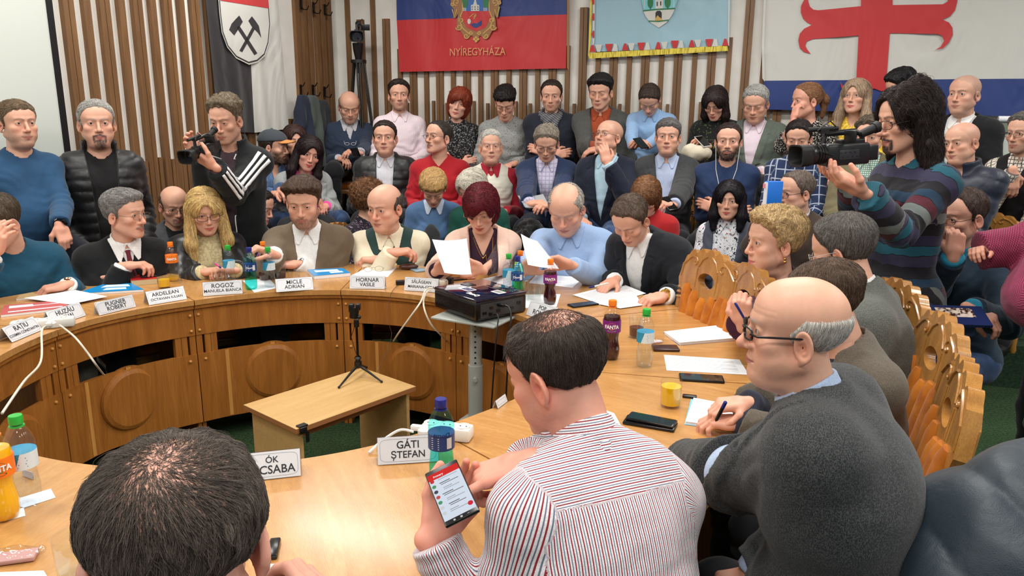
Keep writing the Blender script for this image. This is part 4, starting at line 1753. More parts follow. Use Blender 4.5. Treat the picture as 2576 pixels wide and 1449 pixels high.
def gm(kind, c, *a, rough=.85, name=None, bs=.25):
    if a and isinstance(a[0], tuple) and len(a[0]) > 1 and isinstance(a[0][1], float):
        a = ([a[0]],) + a[1:]
    key = 'cloth_%s_%s_%s' % (kind, c, a)
    if key in MATS:
        return MATS[key]
    m, nt, b = _bsdf(kind + '_fabric')
    L = nt.links
    b.inputs['Roughness'].default_value = rough
    b.inputs['Specular IOR Level'].default_value = .25
    b.inputs['Sheen Weight'].default_value = .12
    n = nd(nt, 'ShaderNodeTexNoise', i_Scale=420.0, i_Detail=2.0)
    L.new(coords(nt), n.inputs['Vector'])
    n2 = nd(nt, 'ShaderNodeTexNoise', i_Scale=16.0, i_Detail=2.0, i_Distortion=.6)
    L.new(coords(nt, (1, 1, .7)), n2.inputs['Vector'])
    c0 = lin(c)
    base = ramp(nt, n.outputs[0], [(.35, tuple(v * .86 for v in c0)), (.65, tuple(min(1, v * 1.12) for v in c0))])
    u, v = guv(nt)
    col = base
    h = math_(nt, 'ADD', math_(nt, 'MULTIPLY', n2.outputs[0], 1.0), math_(nt, 'MULTIPLY', n.outputs[0], .12))
    dist = .012
    if kind == 'stripe':          # a: list of (colour, period, duty, phase)
        for cc, per, du, ph in a[0]:
            col = mixc(nt, tri(nt, u, per, du, ph), col, lin(cc))
    elif kind in ('check', 'plaid'):
        for cc, per, du, k in a[0]:
            s_ = math_(nt, 'MAXIMUM', tri(nt, u, per, du), tri(nt, v, per, du))
            col = mixc(nt, math_(nt, 'MULTIPLY', s_, k), col, lin(cc))
    elif kind == 'bands':
        r = nd(nt, 'ShaderNodeValToRGB')
        r.color_ramp.interpolation = 'CONSTANT'
        cols = a[0]
        e = r.color_ramp.elements
        while len(e) < len(cols):
            e.new(.5)
        for i, el in enumerate(e):
            el.position = i / len(cols)
            el.color = rgba(lin(cols[i]))
        wob = math_(nt, 'MULTIPLY', n2.outputs[0], .03)
        f = math_(nt, 'FRACT', math_(nt, 'ADD', math_(nt, 'MULTIPLY', math_(nt, 'ADD', v, wob), 1 / a[1]), 10.0))
        L.new(f, r.inputs['Fac'])
        col = r.outputs['Color']
        edge = tri(nt, math_(nt, 'ADD', v, wob), a[1] / len(cols), .07)
        col = mixc(nt, edge, col, lin((20, 18, 22)))
    elif kind == 'tweed':
        w1 = nd(nt, 'ShaderNodeTexNoise', i_Scale=480.0, i_Detail=1.0)
        L.new(coords(nt, (1, 1, .6)), w1.inputs['Vector'])
        col = ramp(nt, w1.outputs[0], [(.44, c0), (.60, lin(a[0]))])
        L.new(col, b.inputs['Base Color'])
    elif kind == 'hound':
        s_ = math_(nt, 'ABSOLUTE', math_(nt, 'SUBTRACT', tri(nt, u, a[1], .5), tri(nt, v, a[1], .5)))
        col = mixc(nt, math_(nt, 'MULTIPLY', s_, .75), col, lin(a[0]))
    elif kind == 'fleck':
        w1 = nd(nt, 'ShaderNodeTexVoronoi', i_Scale=float(a[1]))
        L.new(coords(nt), w1.inputs['Vector'])
        w2 = nd(nt, 'ShaderNodeTexNoise', i_Scale=float(a[1]) * .8, i_Detail=3.0)
        L.new(coords(nt), w2.inputs['Vector'])
        m_ = math_(nt, 'GREATER_THAN', w2.outputs[0], a[2])
        col = mixc(nt, m_, col, lin(a[0]))
    elif kind == 'floral':
        for k, (cc, sc, th) in enumerate(a[0]):
            w1 = nd(nt, 'ShaderNodeTexNoise', i_Scale=float(sc), i_Detail=1.5, i_Distortion=2.0)
            L.new(coords(nt, (1, 1, 1 + .3 * k)), w1.inputs['Vector'])
            col = mixc(nt, math_(nt, 'GREATER_THAN', w1.outputs[0], th), col, lin(cc))
    elif kind == 'knit':
        k1 = math_(nt, 'SINE', math_(nt, 'MULTIPLY', u, 2 * math.pi / (a[0] if a else .006)))
        h = math_(nt, 'ADD', h, math_(nt, 'MULTIPLY', k1, .10))
    elif kind == 'ribh':
        k1 = math_(nt, 'SINE', math_(nt, 'MULTIPLY', v, 2 * math.pi / a[0]))
        h = math_(nt, 'ADD', h, math_(nt, 'MULTIPLY', k1, .14))
    elif kind == 'twill':
        k1 = math_(nt, 'SINE', math_(nt, 'MULTIPLY', math_(nt, 'ADD', u, v), 2 * math.pi / .0045))
        col = mixc(nt, math_(nt, 'MULTIPLY', math_(nt, 'ADD', k1, 1.0), .22), col, lin(a[0]))
        h = math_(nt, 'ADD', h, math_(nt, 'MULTIPLY', k1, .03))
    elif kind == 'leather':
        b.inputs['Roughness'].default_value = .32
        b.inputs['Specular IOR Level'].default_value = .5
    elif kind == 'puffer':
        b.inputs['Roughness'].default_value = .45
        b.inputs['Specular IOR Level'].default_value = .4
        dist = .016
    elif kind == 'denim':
        col = ramp(nt, n2.outputs[0], [(.35, c0), (.65, tuple(min(1, x * 1.7 + .01) for x in c0))])
    elif kind == 'fur':
        h = math_(nt, 'ADD', n2.outputs[0], math_(nt, 'MULTIPLY', n.outputs[0], .8))
    elif kind == 'track':
        pass
    L.new(col, b.inputs['Base Color'])
    bump(nt, b, h, bs, dist)
    MATS[key] = m
    return m


def ik(S_, W_, l1, l2, pole):
    S_, W_ = np.array(S_, float), np.array(W_, float)
    d = W_ - S_
    L = np.linalg.norm(d)
    if L > (l1 + l2) * .995:
        k = L / ((l1 + l2) * .995)
        l1, l2 = l1 * k, l2 * k
    a = (l1 * l1 - l2 * l2 + L * L) / (2 * L)
    h = math.sqrt(max(l1 * l1 - a * a, 0))
    x = d / L
    p = np.array(pole, float)
    p = p - x * (p @ x)
    p /= np.linalg.norm(p) + 1e-9
    return S_ + x * a + p * h


m_shoe = plain('shoe_leather', (20, 17, 15), .35)
m_eye = None
m_lens = None


def thinglass(name, tint=(1, 1, 1), gl=.05, rough=.03):
    if name in MATS:
        return MATS[name]
    m = bpy.data.materials.new(name)
    m.use_nodes = True
    nt = m.node_tree
    nt.nodes.clear()
    o = nd(nt, 'ShaderNodeOutputMaterial')
    t = nd(nt, 'ShaderNodeBsdfTransparent')
    t.inputs[0].default_value = rgba(tint)
    g = nd(nt, 'ShaderNodeBsdfGlossy')
    g.inputs['Roughness'].default_value = rough
    fr = nd(nt, 'ShaderNodeLayerWeight')
    fr.inputs['Blend'].default_value = .25
    mx = nd(nt, 'ShaderNodeMixShader')
    nt.links.new(math_(nt, 'ADD', math_(nt, 'MULTIPLY', math_(nt, 'POWER', fr.outputs['Facing'], 2.5), .40), gl * .6), mx.inputs[0])
    nt.links.new(t.outputs[0], mx.inputs[1])
    nt.links.new(g.outputs[0], mx.inputs[2])
    nt.links.new(mx.outputs[0], o.inputs[0])
    MATS[name] = m
    return m


def eye_material():
    if 'eye' in MATS:
        return MATS['eye']
    m, nt, b = _bsdf('eye')
    a = nd(nt, 'ShaderNodeAttribute', attribute_name='Col')
    nt.links.new(a.outputs['Color'], b.inputs['Base Color'])
    b.inputs['Roughness'].default_value = .12
    MATS['eye'] = m
    return m


def eyeballs(P, gaze=(0, 0)):
    ex, ey, ez = eye_pos(P)
    Vs, Qs, Cs = [], [], []
    o = 0
    ic = np.array(lin(P.get('iris', (70, 50, 36))))
    g = np.array([math.sin(gaze[0]) * math.cos(gaze[1]), math.cos(gaze[0]) * math.cos(gaze[1]), -math.sin(gaze[1])])
    xx = unit(np.cross(g, (0, 0, 1)))
    zz = np.cross(xx, g)
    rings, m = 12, 14
    for s in (-1, 1):
        th = np.array([0, .12, .2, .24, .36, .47, .52, .8, 1.1, 1.4, 1.8, 2.4])
        V, C = [], []
        for t in th:
            for j in range(m):
                a = 2 * math.pi * j / m
                V.append(np.array([s * ex, ey, ez]) + .0132 * (g * math.cos(t) + (xx * math.cos(a) + zz * math.sin(a)) * math.sin(t)))
                C.append((.004, .004, .004) if t < .22 else ic if t < .49 else (.62, .56, .53))
        Q = [(i * m + j, i * m + (j + 1) % m, (i + 1) * m + (j + 1) % m, (i + 1) * m + j) for i in range(rings - 1) for j in range(m)]
        Vs.append(np.array(V))
        Cs.append(np.array(C))
        Qs.append(np.array(Q)[:, ::-1] + o)
        o += len(V)
    return np.concatenate(Vs), np.concatenate(Qs), np.concatenate(Cs)


def glasses(e, Rh, H, s, P, spec, name='glasses', label=None):
    col, hw, hh, rr = spec[:4]
    mat = plain('spectacle_frame_%d_%d_%d' % tuple(col), col, .3, metal=.5 if sum(col) > 200 else 0)
    T = lambda v: H + s * (Rh @ np.array(v, float))
    g = bpy.data.objects.new(name, None)
    COL.objects.link(g)
    g.parent = e
    w_ = P.get('w', 1.05 if P.get('fem') else 1.09)
    mb = MB()
    lens = MB()
    cx = .0335
    full = spec[4] if len(spec) > 4 else 1
    for sx in (-1, 1):
        pts = []
        for i in range(25):
            a = 2 * math.pi * i / 24
            c_, s_ = math.cos(a), math.sin(a)
            x = hw * np.sign(c_) * abs(c_) ** .62
            z = hh * np.sign(s_) * abs(s_) ** .68
            pts.append((sx * cx + x, .1035 - .35 * max(0, abs(sx * cx + x) - .03) - .06 * z * 0, .004 + z))
        if full:
            mb.tube([T(p) for p in pts], rr * s, 6, caps=False)
        else:
            mb.tube([T(p) for p in pts[:13]], rr * s, 6, caps=False)
        n0 = len(lens.V)
        lens.add([T(p) for p in pts[:-1]], [tuple(range(24))])
        mb.tube([T((sx * (cx + hw), .097, .008)), T((sx * (.074 * w_ + .004), .085, .010)), T((sx * (.0785 * w_ + .003), .03, .012)), T((sx * (.080 * w_), -.008, .012)), T((sx * (.078 * w_), -.022, -.008))], rr * s, 6)
    mb.tube([T((-.0085, .104, .008)), T((-.003, .107, .011)), T((.003, .107, .011)), T((.0085, .104, .008))], rr * s, 6)
    f_ = mb.build('frame', mat, g)
    lens.build('lens', thinglass('spectacle_lens', (.97, .98, .98), .03), g)
    return g


def person(lab, x, y, Z, yaw=0, pitch=0, roll=0, s=1.0, byaw=None, lean=6, bulk=1.0, belly=0., seat=.46, floor=0., P=None,
           hair=None, tops=(), legs=None, arms=('lap', 'lap'), glass=None, fem=0, lod=1., gaze=(0, 0), extra=None, group=None, hips=None,
           sh=1.0, nstr=2500, tie=None, poles=(None, None), legyaw=0, cutlegs=False, hpos=None, shl=None, tilt=0):
    P = dict(P or {})
    P['fem'] = fem
    if hair:
        P.setdefault('hair', hair[1])
    pos = atZ(x, y, Z) if hpos is None else np.array(hpos, float)
    base = math.atan2(-pos[1], -pos[0])
    byaw = yaw if byaw is None else byaw
    hd, bd_ = base + math.radians(yaw), base + math.radians(byaw)
    Rb = rotz(bd_ - math.pi / 2)
    le = math.radians(lean)
    u = unit([math.sin(math.radians(tilt)), math.sin(le), math.cos(le)])
    Fv = np.array([0, math.cos(le), -math.sin(le)])
    X = np.array([1., 0, 0])
    pi_ = math.radians(pitch)
    Rh = rotz(hd - bd_) @ np.array([[1, 0, 0], [0, math.cos(pi_), math.sin(pi_)], [0, -math.sin(pi_), math.cos(pi_)]])
    ro = math.radians(roll)
    Rh = Rh @ np.array([[math.cos(ro), 0, math.sin(ro)], [0, 1, 0], [-math.sin(ro), 0, math.cos(ro)]])
    # in the local frame the head sits at Hl relative to the hips
    Hr = np.zeros(3)
    skb = Rh @ np.array([0, -.022, -.055]) * s
    td = unit(.45 * (Rh @ np.array([0, 0, -1.])) - .55 * u)
    NBr = skb + td * .105 * s - Fv * .012 * s
    Hz = pos[2]
    NBz = Hz + NBr[2]
    if seat is not None:
        hz = floor + seat + .10
        L = (NBz - hz) / math.cos(le)
        L = min(max(L, .40), .66)
    else:
        L = .53 * s
    hipr = NBr - u * L
    # world origin of the person
    org = pos + Rb @ hipr
    org = np.array([org[0], org[1], floor])
    toL = lambda p: (np.array(p, float) - org) @ Rb
    H = toL(pos)
    NB = H + NBr
    HP = NB - u * L
    SK = H + skb
    e = empty('person', org, bd_ - math.pi / 2)
    tag(e, lab, 'person', group)
    nk = P.get('neck', (.045 if fem else .054)) + P.get('fat', 0) * .5
    bw = bulk * (.9 if fem else 1.) * s
    shw = .156 * (.88 if fem else 1.) * s * sh
    if shl is None:
        shl = (0, 0)
    SH = {k: NB + X * k * shw + u * (-.078 * s + shl[(k + 1) // 2]) - Fv * .012 + Fv * 0 for k in (-1, 1)}
    sz = (floor + seat) if seat is not None else 0
    arm = {}
    for i, k in enumerate((-1, 1)):          # index 0 = person's left (-X), 1 = right (+X)
        a = arms[i]
        if a == 'lap':
            a = ('l', k * .10, .30, sz - floor + .175, (-k * .5, .8, -.15), (0, .1, -1), 'soft')
        elif a == 'cross':
            zc_ = NB[2] - .30 * s
            if k < 0:
                a = ('l', .055, (NB - u * .3 + Fv * .175)[1] + .03, zc_ + .01, (1, -.25, .25), (.2, -1, -.2), 'relax')
            else:
                a = ('l', -.05, (NB - u * .3 + Fv * .175)[1] + .075, zc_ - .02, (-1, -.2, .2), (-.2, -1, -.1), 'relax')
        elif a == 'side':
            a = ('l', k * .29, .02, NB[2] - .60 * s, (k * .05, .15, -1), (-k, 0, 0), 'soft')
        elif a == 'pocket':
            a = ('l', k * .19, .10, NB[2] - .53 * s, (-k * .3, .2, -1), (-k, 0, 0), 'soft')
        elif a == 'behind':
            a = ('l', k * .2, -.05, NB[2] - .5 * s, (0, .2, -1), (-k, 0, 0), 'soft')
        if a[0] in 'pt':
            W_ = toL(atZ(a[1], a[2], a[3]) if a[0] == 'p' else onz(a[1], a[2], a[3]))
            dd, nn = np.array(a[4]) @ Rb, np.array(a[5]) @ Rb
        else:
            W_ = np.array(a[1:4], float)
            dd, nn = np.array(a[4], float), np.array(a[5], float)
        pole = poles[i] if poles[i] is not None else (k * .55, -.35, -.9)
        E_ = ik(SH[k], W_, .285 * s, .255 * s, pole)
        arm[k] = (W_, E_, unit(dd), unit(nn), a[6])
    # legs
    lg = {}
    for k in (-1, 1):
        hj = HP + np.array([k * .09 * s, .0, -.02])
        if seat is not None:
            dirk = np.array([math.sin(math.radians(legyaw)) + k * .14, 1, 0])
            kn = np.array([hj[0], hj[1], 0]) + unit(dirk) * .43 * s
            kn[2] = sz - floor + .075
            ft = kn + np.array([k * .01, -.02, 0])
            ft[2] = .08
        else:
            kn = hj + np.array([k * .02, .02, -(hj[2] - .0) * .47])
            ft = np.array([hj[0] + k * .03, hj[1] - .01, .08])
        lg[k] = (hj, kn, ft)
    fold_a = 0.

    def tcoord(p):
        q = p - NB
        return q[:, 0], q @ Fv, q @ u

    b_ = bulk * s

    def torso(p, infl=0.):
        tx, ty, tz = tcoord(p)
        q = np.stack([tx, ty, tz], 1)
        qa = np.stack([np.abs(tx), ty, tz], 1)
        d = ell(q, (0, -.002, -.20 * s), (.163 * bw / s * s + infl, .108 * b_ + infl, .21 * s))
        d = smin(d, cap(qa, (0, -.012, -.055 * s), (shw - .03, -.012, -.075 * s), .056 * s + infl, .052 * s + infl), .05)
        d = smin(d, cap(qa, (.0, -.010, .012 * s), (shw - .05, -.015, -.055 * s), .046 * s + infl, .038 * s + infl), .035)
        d = smin(d, ell(q, (0, .012 + belly * .55, -L + .17), ((.145 * bw + belly * .6) + infl, .104 * b_ + belly + infl, .19)), .06)
        d = smin(d, ell(q, (0, -.005, -L + .0), (.168 * bw + infl, .12 * b_ + infl, .115 + infl)), .05)
        if fem:
            d = smin(d, ell(qa, (.074 * s, .078 * s, -.205 * s), (.058 * s + infl, .050 * s + infl, .060 * s + infl)), .035)
        else:
            d = smin(d, ell(qa, (.075 * s, .060 * s, -.16 * s), (.075 * s + infl, .042 * s + infl, .07 * s + infl)), .04)
        return d

    def arms_(p, infl=0., sl=1.0, cuff=0., quilt=0., only=None):
        ds = []
        for k in (-1, 1):
            if only is not None and k != only:
                continue
            W_, E_, dd, nn, po = arm[k]
            S_ = SH[k]
            d = cap(p, S_, E_, (.050 * b_ + infl), .041 * b_ + infl * 1.05)
            d = smin(d, ell(p, S_ + [0, 0, 0], (.060 * b_ + infl,) * 3), .03)
            if sl > .45:
                t = (sl - .5) * 2
                En = E_ + (W_ - E_) * min(1.08, t * 1.0)
                ax_ = unit(W_ - E_)
                g = cap(p, E_, W_ + ax_ * (.03 if t < 2 else -.012), .041 * b_ + infl * 1.05, (.029 if t < 2 else .026) * s + infl * 1.15 + cuff)
                if t < 2:
                    g = smax(g, (p - En) @ ax_, .004)
                d = smin(d, g, .022)
            else:
                ax_ = unit(E_ - S_)
                En = S_ + (E_ - S_) * sl * 2
                d = smax(d, (p - En) @ ax_, .004)
            if quilt:
                h1 = (p - S_) @ unit(E_ - S_)
                h2 = (p - E_) @ unit(W_ - E_)
                m = sstep(-.02, .02, h2)
                hh = h1 * (1 - m) + (h2 + .3) * m
                d = d - .011 * np.abs(np.sin(math.pi * hh / quilt)) ** .55
            ds.append(d)
        return ds

    def folds(p, A, seed=0.):
        tx, ty, tz = tcoord(p)
        d = A * .75 * noise(p * np.array([9, 9, 16]) + seed) + A * .4 * noise(p * np.array([20, 20, 42]) + seed + 5)
        w2 = noise(p * 11 + 3)
        for k in (-1, 1):
            W_, E_ = arm[k][:2]
            ax_ = unit(unit(W_ - E_) - unit(SH[k] - E_) * 1.)
            ax_ = unit(W_ - SH[k])
            r2 = ((p - E_) ** 2).sum(1)
            d = d + A * 1.1 * np.sin((p - E_) @ ax_ * 115 + w2 * 4) * np.exp(-r2 / .0090)
            h2 = (p - W_) @ unit(W_ - E_)
            r3 = ((p - W_) ** 2).sum(1)
            d = d + A * .5 * np.sin(h2 * 150 + w2 * 4) * np.exp(-r3 / .010)
            aa = SH[k] + np.array([-k * .03, .05, -.09])
            r4 = ((p - aa) ** 2).sum(1)
            d = d + A * .9 * np.sin((p - aa) @ unit([k * .8, .2, -.6]) * 120 + w2 * 4) * np.exp(-r4 / .008)
        if seat is not None:
            d = d + A * 1.1 * np.sin(tz * 75 + w2 * 5) * np.exp(-((tz + L - .17) / .10) ** 2)
        return d

    nax = unit(SK - NB)

    def wedge(p, vw, vd, zt=.03, vmin=0.):
        tx, ty, tz = tcoord(p)
        w_ = np.maximum(vw * s * np.clip(1 + (tz - zt * s) / (vd * s), 0, 1.6), vmin)
        w_ = np.where(tz < (zt - vd) * s, vmin - (0 if vmin else .02), w_)
        return np.abs(tx) - w_, ty, tz

    def garment(g, p):
        infl = g.get('i', .010) * s
        q = g.get('quilt', 0)
        tx, ty, tz = tcoord(p)
        d = torso(p, infl)
        if q:
            d = d - .012 * np.abs(np.sin(math.pi * (tz + .02) / q)) ** .55 * sstep(0, -.04, tz)
        if g.get('sl', 1.0) > 0:
            for da in arms_(p, infl + g.get('si', .0), g.get('sl', 1.0), g.get('cuff', .0), q):
                d = smin(d, da, .03)
        else:
            for k in (-1, 1):
                d = smax(d, -((np.linalg.norm(p - SH[k] - X * k * .035, axis=1)) - .070 * s), .01)
        if g.get('skirt'):
            d = smin(d, ell(p, HP + np.array([0, .02, -.03]), (.2 * b_ + infl, .17 * b_ + infl, .15)), .06)
        d = smax(d, -(p[:, 2] - (HP[2] - g.get('hem', .04))), .006)
        A = g.get('fold', .004)
        if A:
            d = d + folds(p, A, g.get('seed', 0.))
        # neck opening
        rn = nk * s + g.get('gap', .006)
        rad = np.linalg.norm((p - NB) - ((p - NB) @ nax)[:, None] * nax, axis=1)
        axl = (p - NB) @ nax
        st_ = g.get('stand', 0)
        if st_:
            band = np.abs(rad - rn - .009 - g.get('flare', .1) * np.clip(axl, 0, 1)) - .0065 - (.004 if q else 0)
            band = smax(band, axl - st_ * s, .008)
            band = smax(band, -(axl + .03 * s), .01)
            d = smin(d, band, .012)
        hole = np.maximum(rad - rn, -(axl + .06 * s))
        d = smax(d, -hole, .008)
        if g.get('v'):
            vw, vd = g['v'][:2]
            vm = g['v'][2] if len(g['v']) > 2 else 0
            wx, ty_, tz_ = wedge(p, vw, vd, vmin=vm)
            dw = np.maximum(wx * .93, -(ty_ - .0))
            if g.get('lapel'):
                la = g['lapel']
                lw = la * s * np.clip((tz_ - (.03 - vd) * s) / (.16 * s), 0.05, 1)
                m = sstep(lw + .004, lw, wx) * sstep(0, .02, ty_ + .03)
                m = m * sstep(.05, .03, tz_)
                notch = np.abs(tz_ + .055 * s + .4 * (wx - lw * .6)) < .004
                d = d - .0065 * m * (1 - notch * (wx > lw * .45))
            d = smax(d, -dw, .004)
        if g.get('placket'):
            d = d - .0018 * (np.abs(tx) < .016) * (ty > 0)
        return d

    lo = np.min([HP, NB, SH[-1], SH[1], arm[-1][0], arm[1][0], arm[-1][1], arm[1][1], H], 0) - .17
    hi = np.max([HP, NB, SH[-1], SH[1], arm[-1][0], arm[1][0], arm[-1][1], arm[1][1], NB + [0, 0, .05]], 0) + .17
    lo[2] = min(lo[2], HP[2] - .2)

    def guv_of(V):
        tx, ty, tz = tcoord(V)
        G = np.stack([tx, tz, ty], 1)
        dt = torso(V, .01)
        da = arms_(V, .01)
        for k, d in zip((-1, 1), da):
            W_, E_ = arm[k][:2]
            S_ = SH[k]
            m1 = (d < dt - .004) | (np.abs(tx) > shw + .012)
            m1 &= (tx * k > 0) | (d < dt - .004)
            a1, a2 = unit(E_ - S_), unit(W_ - E_)
            dd2 = cap(V, E_, W_, .03)
            dd1 = cap(V, S_, E_, .03)
            for seg, A_, a_, off in ((0, S_, a1, 0), (1, E_, a2, .285 * s)):
                mm = m1 & ((dd1 <= dd2) if seg == 0 else (dd2 < dd1))
                ref = unit(np.cross(a_, [0, 0, 1.]) + 1e-6)
                rf2 = np.cross(a_, ref)
                r_ = V[mm] - A_
                ang = np.arctan2(r_ @ ref, -(r_ @ rf2))
                G[mm, 0] = ang * .05 * s
                G[mm, 1] = -(r_ @ a_) - off
                G[mm, 2] = 1 + k
        yo = extra and extra.get('yoke')
        if yo:
            my = (tz > yo) & (ty < .06) & (G[:, 2] == ty)
            G[my, 0] = tz[my] * 1.0 + .3 * ty[my]
        return G

    # --- body: head, neck, torso, arms and hands in one mesh
    hh_ = (.0028 if lod < .6 else .0034 if lod < 1 else .0040)
    P['_nb'] = tuple(((NB + nax * -.01 - H) @ Rh) / s)
    f = head_sdf(P)
    nbl = np.array(P['_nb'])
    V, Q = snet(f, np.minimum((-.122, -.14, -.20), nbl - .075), np.maximum((.122, .13, .14), nbl + [.075, .07, 0]), hh_)
    C = head_colors(V, P)
    parts_ = [(V @ Rh.T * s + H, Q, C)]
    Ve, Qe, Ce = eyeballs(P, gaze)
    skin = np.array(lin(P.get('skin', (214, 164, 140))))
    sleeve = max([g.get('sl', 1.) for g in tops] + [0]) if tops else 0

    def fbody(p):
        d = torso(p, -.008)
        for da in arms_(p, -.006, 2.0):
            d = smin(d, da, .03)
        d = smin(d, cap(p, NB - u * .03, SK, nk * s * 1.04, nk * s), .03)
        return d
    hb = .009 if lod < 1 else .012
    Vb, Qb = snet(fbody, lo, hi, hb)
    parts_.append((Vb, Qb, skin[None] * (1 + .05 * noise(Vb * 30))[:, None]))
    for i, k in enumerate((-1, 1)):
        W_, E_, dd, nn, po = arm[k]
        if po is None:
            continue
        Vh, Qh, Ch = hand_mesh(po, lod < .8)
        Vh = Vh.copy()
        if k > 0:
            Vh[:, 0] *= -1
            Qh = Qh[:, ::-1]
        # hand axes: +Y = fingers, -Z = palm
        zz = -nn
        zz = unit(zz - dd * (zz @ dd))
        xx = np.cross(dd, zz)
        hs_ = s * (.9 if fem else 1.0) * (extra or {}).get('hand', 1.)
        parts_.append((Vh * hs_ @ frame(xx, dd, zz).T + W_ + dd * .004 * hs_, Qh, Ch * skin * np.array([1.03, .96, .94])))
    if seat is None or True:
        def fleg(p):
            d = ell(p, HP, (.15 * b_, .11 * b_, .1))
            for k in (-1, 1):
                hj, kn, ft = lg[k]
                d = smin(d, smin(cap(p, hj, kn, .075 * b_, .05 * b_), cap(p, kn, ft, .048 * b_, .033 * b_), .02), .03)
            return d
        Vl, Ql = snet(fleg, np.min([HP - .2, lg[-1][1] - .1, lg[-1][2] - .1], 0), np.max([HP + .15, lg[1][1] + .12, lg[1][2] + .12], 0), .022)
        parts_.append((Vl, Ql, np.repeat(skin[None], len(Vl), 0)))
    VV_, QQ, CC, MI, o = [], [], [], [], 0
    for V_, Q_, C_ in parts_ + [(Ve @ Rh.T * s + H, Qe, Ce)]:
        VV_.append(V_)
        QQ.append(Q_ + o)
        CC.append(C_)
        MI.append(np.full(len(Q_), 1 if Q_ is Qe else 0))
        o += len(V_)
    me = newmesh(np.concatenate(VV_), np.concatenate(QQ), True, [skin_mat(), eye_material()], np.concatenate(MI))
    set_col(me, np.concatenate(CC))
    obj('body', me, e)
    # --- hair
    if hair:
        st_, hc = hair[:2]
        kw = hair[2] if len(hair) > 2 else {}
        P.update(kw)
        fh = hair_sdf(P, st_)
        Ln = P.get('len', .12)
        zlo = {'short': -.10, 'pony': -.16, 'bob': -.18, 'curly': -.16, 'long': -Ln - .05}[st_]
        hv, hq = snet(fh, (-.15, -.20, zlo), (.15, .14, .19), hh_ * 1.15)
        if len(hv):
            ho = obj('hair', newmesh(hv @ Rh.T * s + H, hq, True, [hair_mat(hc)]), e)
            if nstr:
                def flow(p, n_):
                    q = p
                    d = np.zeros_like(q)
                    if st_ in ('long', 'bob', 'pony'):
                        d[:, 0] = np.sign(q[:, 0]) * .5 * sstep(-.02, .10, q[:, 2])
                        d[:, 1] = -.45 * sstep(.0, .09, q[:, 2]) if st_ != 'pony' else -1.0 * sstep(-.13, -.08, q[:, 1])
                        d[:, 2] = -1 * (1 - .55 * sstep(.05, .13, q[:, 2])) if st_ != 'pony' else np.where(q[:, 1] < -.1, -1, .1)
                    else:
                        fwd_ = P.get('comb', 1)
                        c = np.array([0, -.055, .125])
                        r_ = q - c
                        d = r_ / (np.linalg.norm(r_, axis=1)[:, None] + 1e-6)
                        if fwd_ == 1:
                            mt_ = sstep(.055, .08, q[:, 2]) * sstep(-.04, .0, q[:, 1])
                            d = d * (1 - mt_[:, None]) + np.array([.75, -.35, .1]) * mt_[:, None]
                        if fwd_ == -1:
                            d = np.where((q[:, 2:3] > .06) & (q[:, 1:2] > -.03), np.array([.15, -1., .25]), d)
                        if P.get('side'):
                            d = np.where(q[:, 2:3] > .085, np.array([P['side'], .2, 0.]), d)
                        d = d + np.array([0, 0, -.25])
                    return d
                Ls = P.get('hl_', {'short': .026, 'pony': .05, 'bob': .06, 'curly': .035, 'long': .08}[st_])
                hs_o = strands('strands', hv, hq, nstr, flow, Ls, P.get('sr', .0009 if lod >= 1 else .0006 if lod > .5 else .00035), strand_mat(hc, P.get('sk', 1.15)), ho,
                               jit=P.get('jit', .10 if st_ in ('long', 'bob') else .16), lift=P.get('lift', .0), sdf=fh, off=P.get('off', {'short': .004, 'curly': .012, 'pony': .003}.get(st_, .005)), curl=P.get('curl', .9 if st_ == 'curly' else 0), seg=P.get('seg', 5))
                M = Matrix.Identity(4)
                for i in range(3):
                    for j in range(3):
                        M[i][j] = Rh[i, j] * s
                    M[i][3] = H[i]
                hs_o.matrix_local = M
    if P.get('wisp'):      # thin hair over a bald patch
        n_, reg, wl_, wr_ = P['wisp']
        Vs_, Qs_ = V, Q
        cs_ = Vs_[Qs_].mean(1)
        mk = reg(cs_)
        so = strands('thin_strands', Vs_, Qs_[mk], n_, lambda p, n__: (p - np.array(P.get('whorl', (0, -.06, .12)))) @ np.array([[1, .6, 0], [-.6, 1, 0], [0, 0, 1.]]) + [0, .01, 0], wl_, wr_, strand_mat(P['hair'], P.get('sk', 1.15)), e, jit=.02, lift=.12, seg=5)
        M = Matrix.Identity(4)
        for i in range(3):
            for j in range(3):
                M[i][j] = Rh[i, j] * s
            M[i][3] = H[i]
        so.matrix_local = M
    # --- clothes
    hg = (.0052 if lod < .6 else .0068 if lod < 1 else .0085)
    for gi, g in enumerate(tops):
        ff = (lambda g_: (lambda p: garment(g_, p)))(g)
        h = hg if gi == len(tops) - 1 else max(hg, .008)
        if g.get('fine'):
            h = g['fine']
        Vg, Qg = snet(ff, lo - (.03 if g.get('skirt') else 0), hi, h)
        if len(Vg) == 0:
            continue
        Vg = relax(Vg, Qg, 1, .35)
        me = newmesh(Vg, Qg, True, [g['m']])
        at = me.attributes.new('guv', 'FLOAT_VECTOR', 'POINT')
        at.data.foreach_set('vector', guv_of(Vg).astype(np.float32).ravel())
        go = obj(g.get('n', 'jacket'), me, e)
        if g.get('l'):
            go['label'] = g['l']
        cl = g.get('collar')
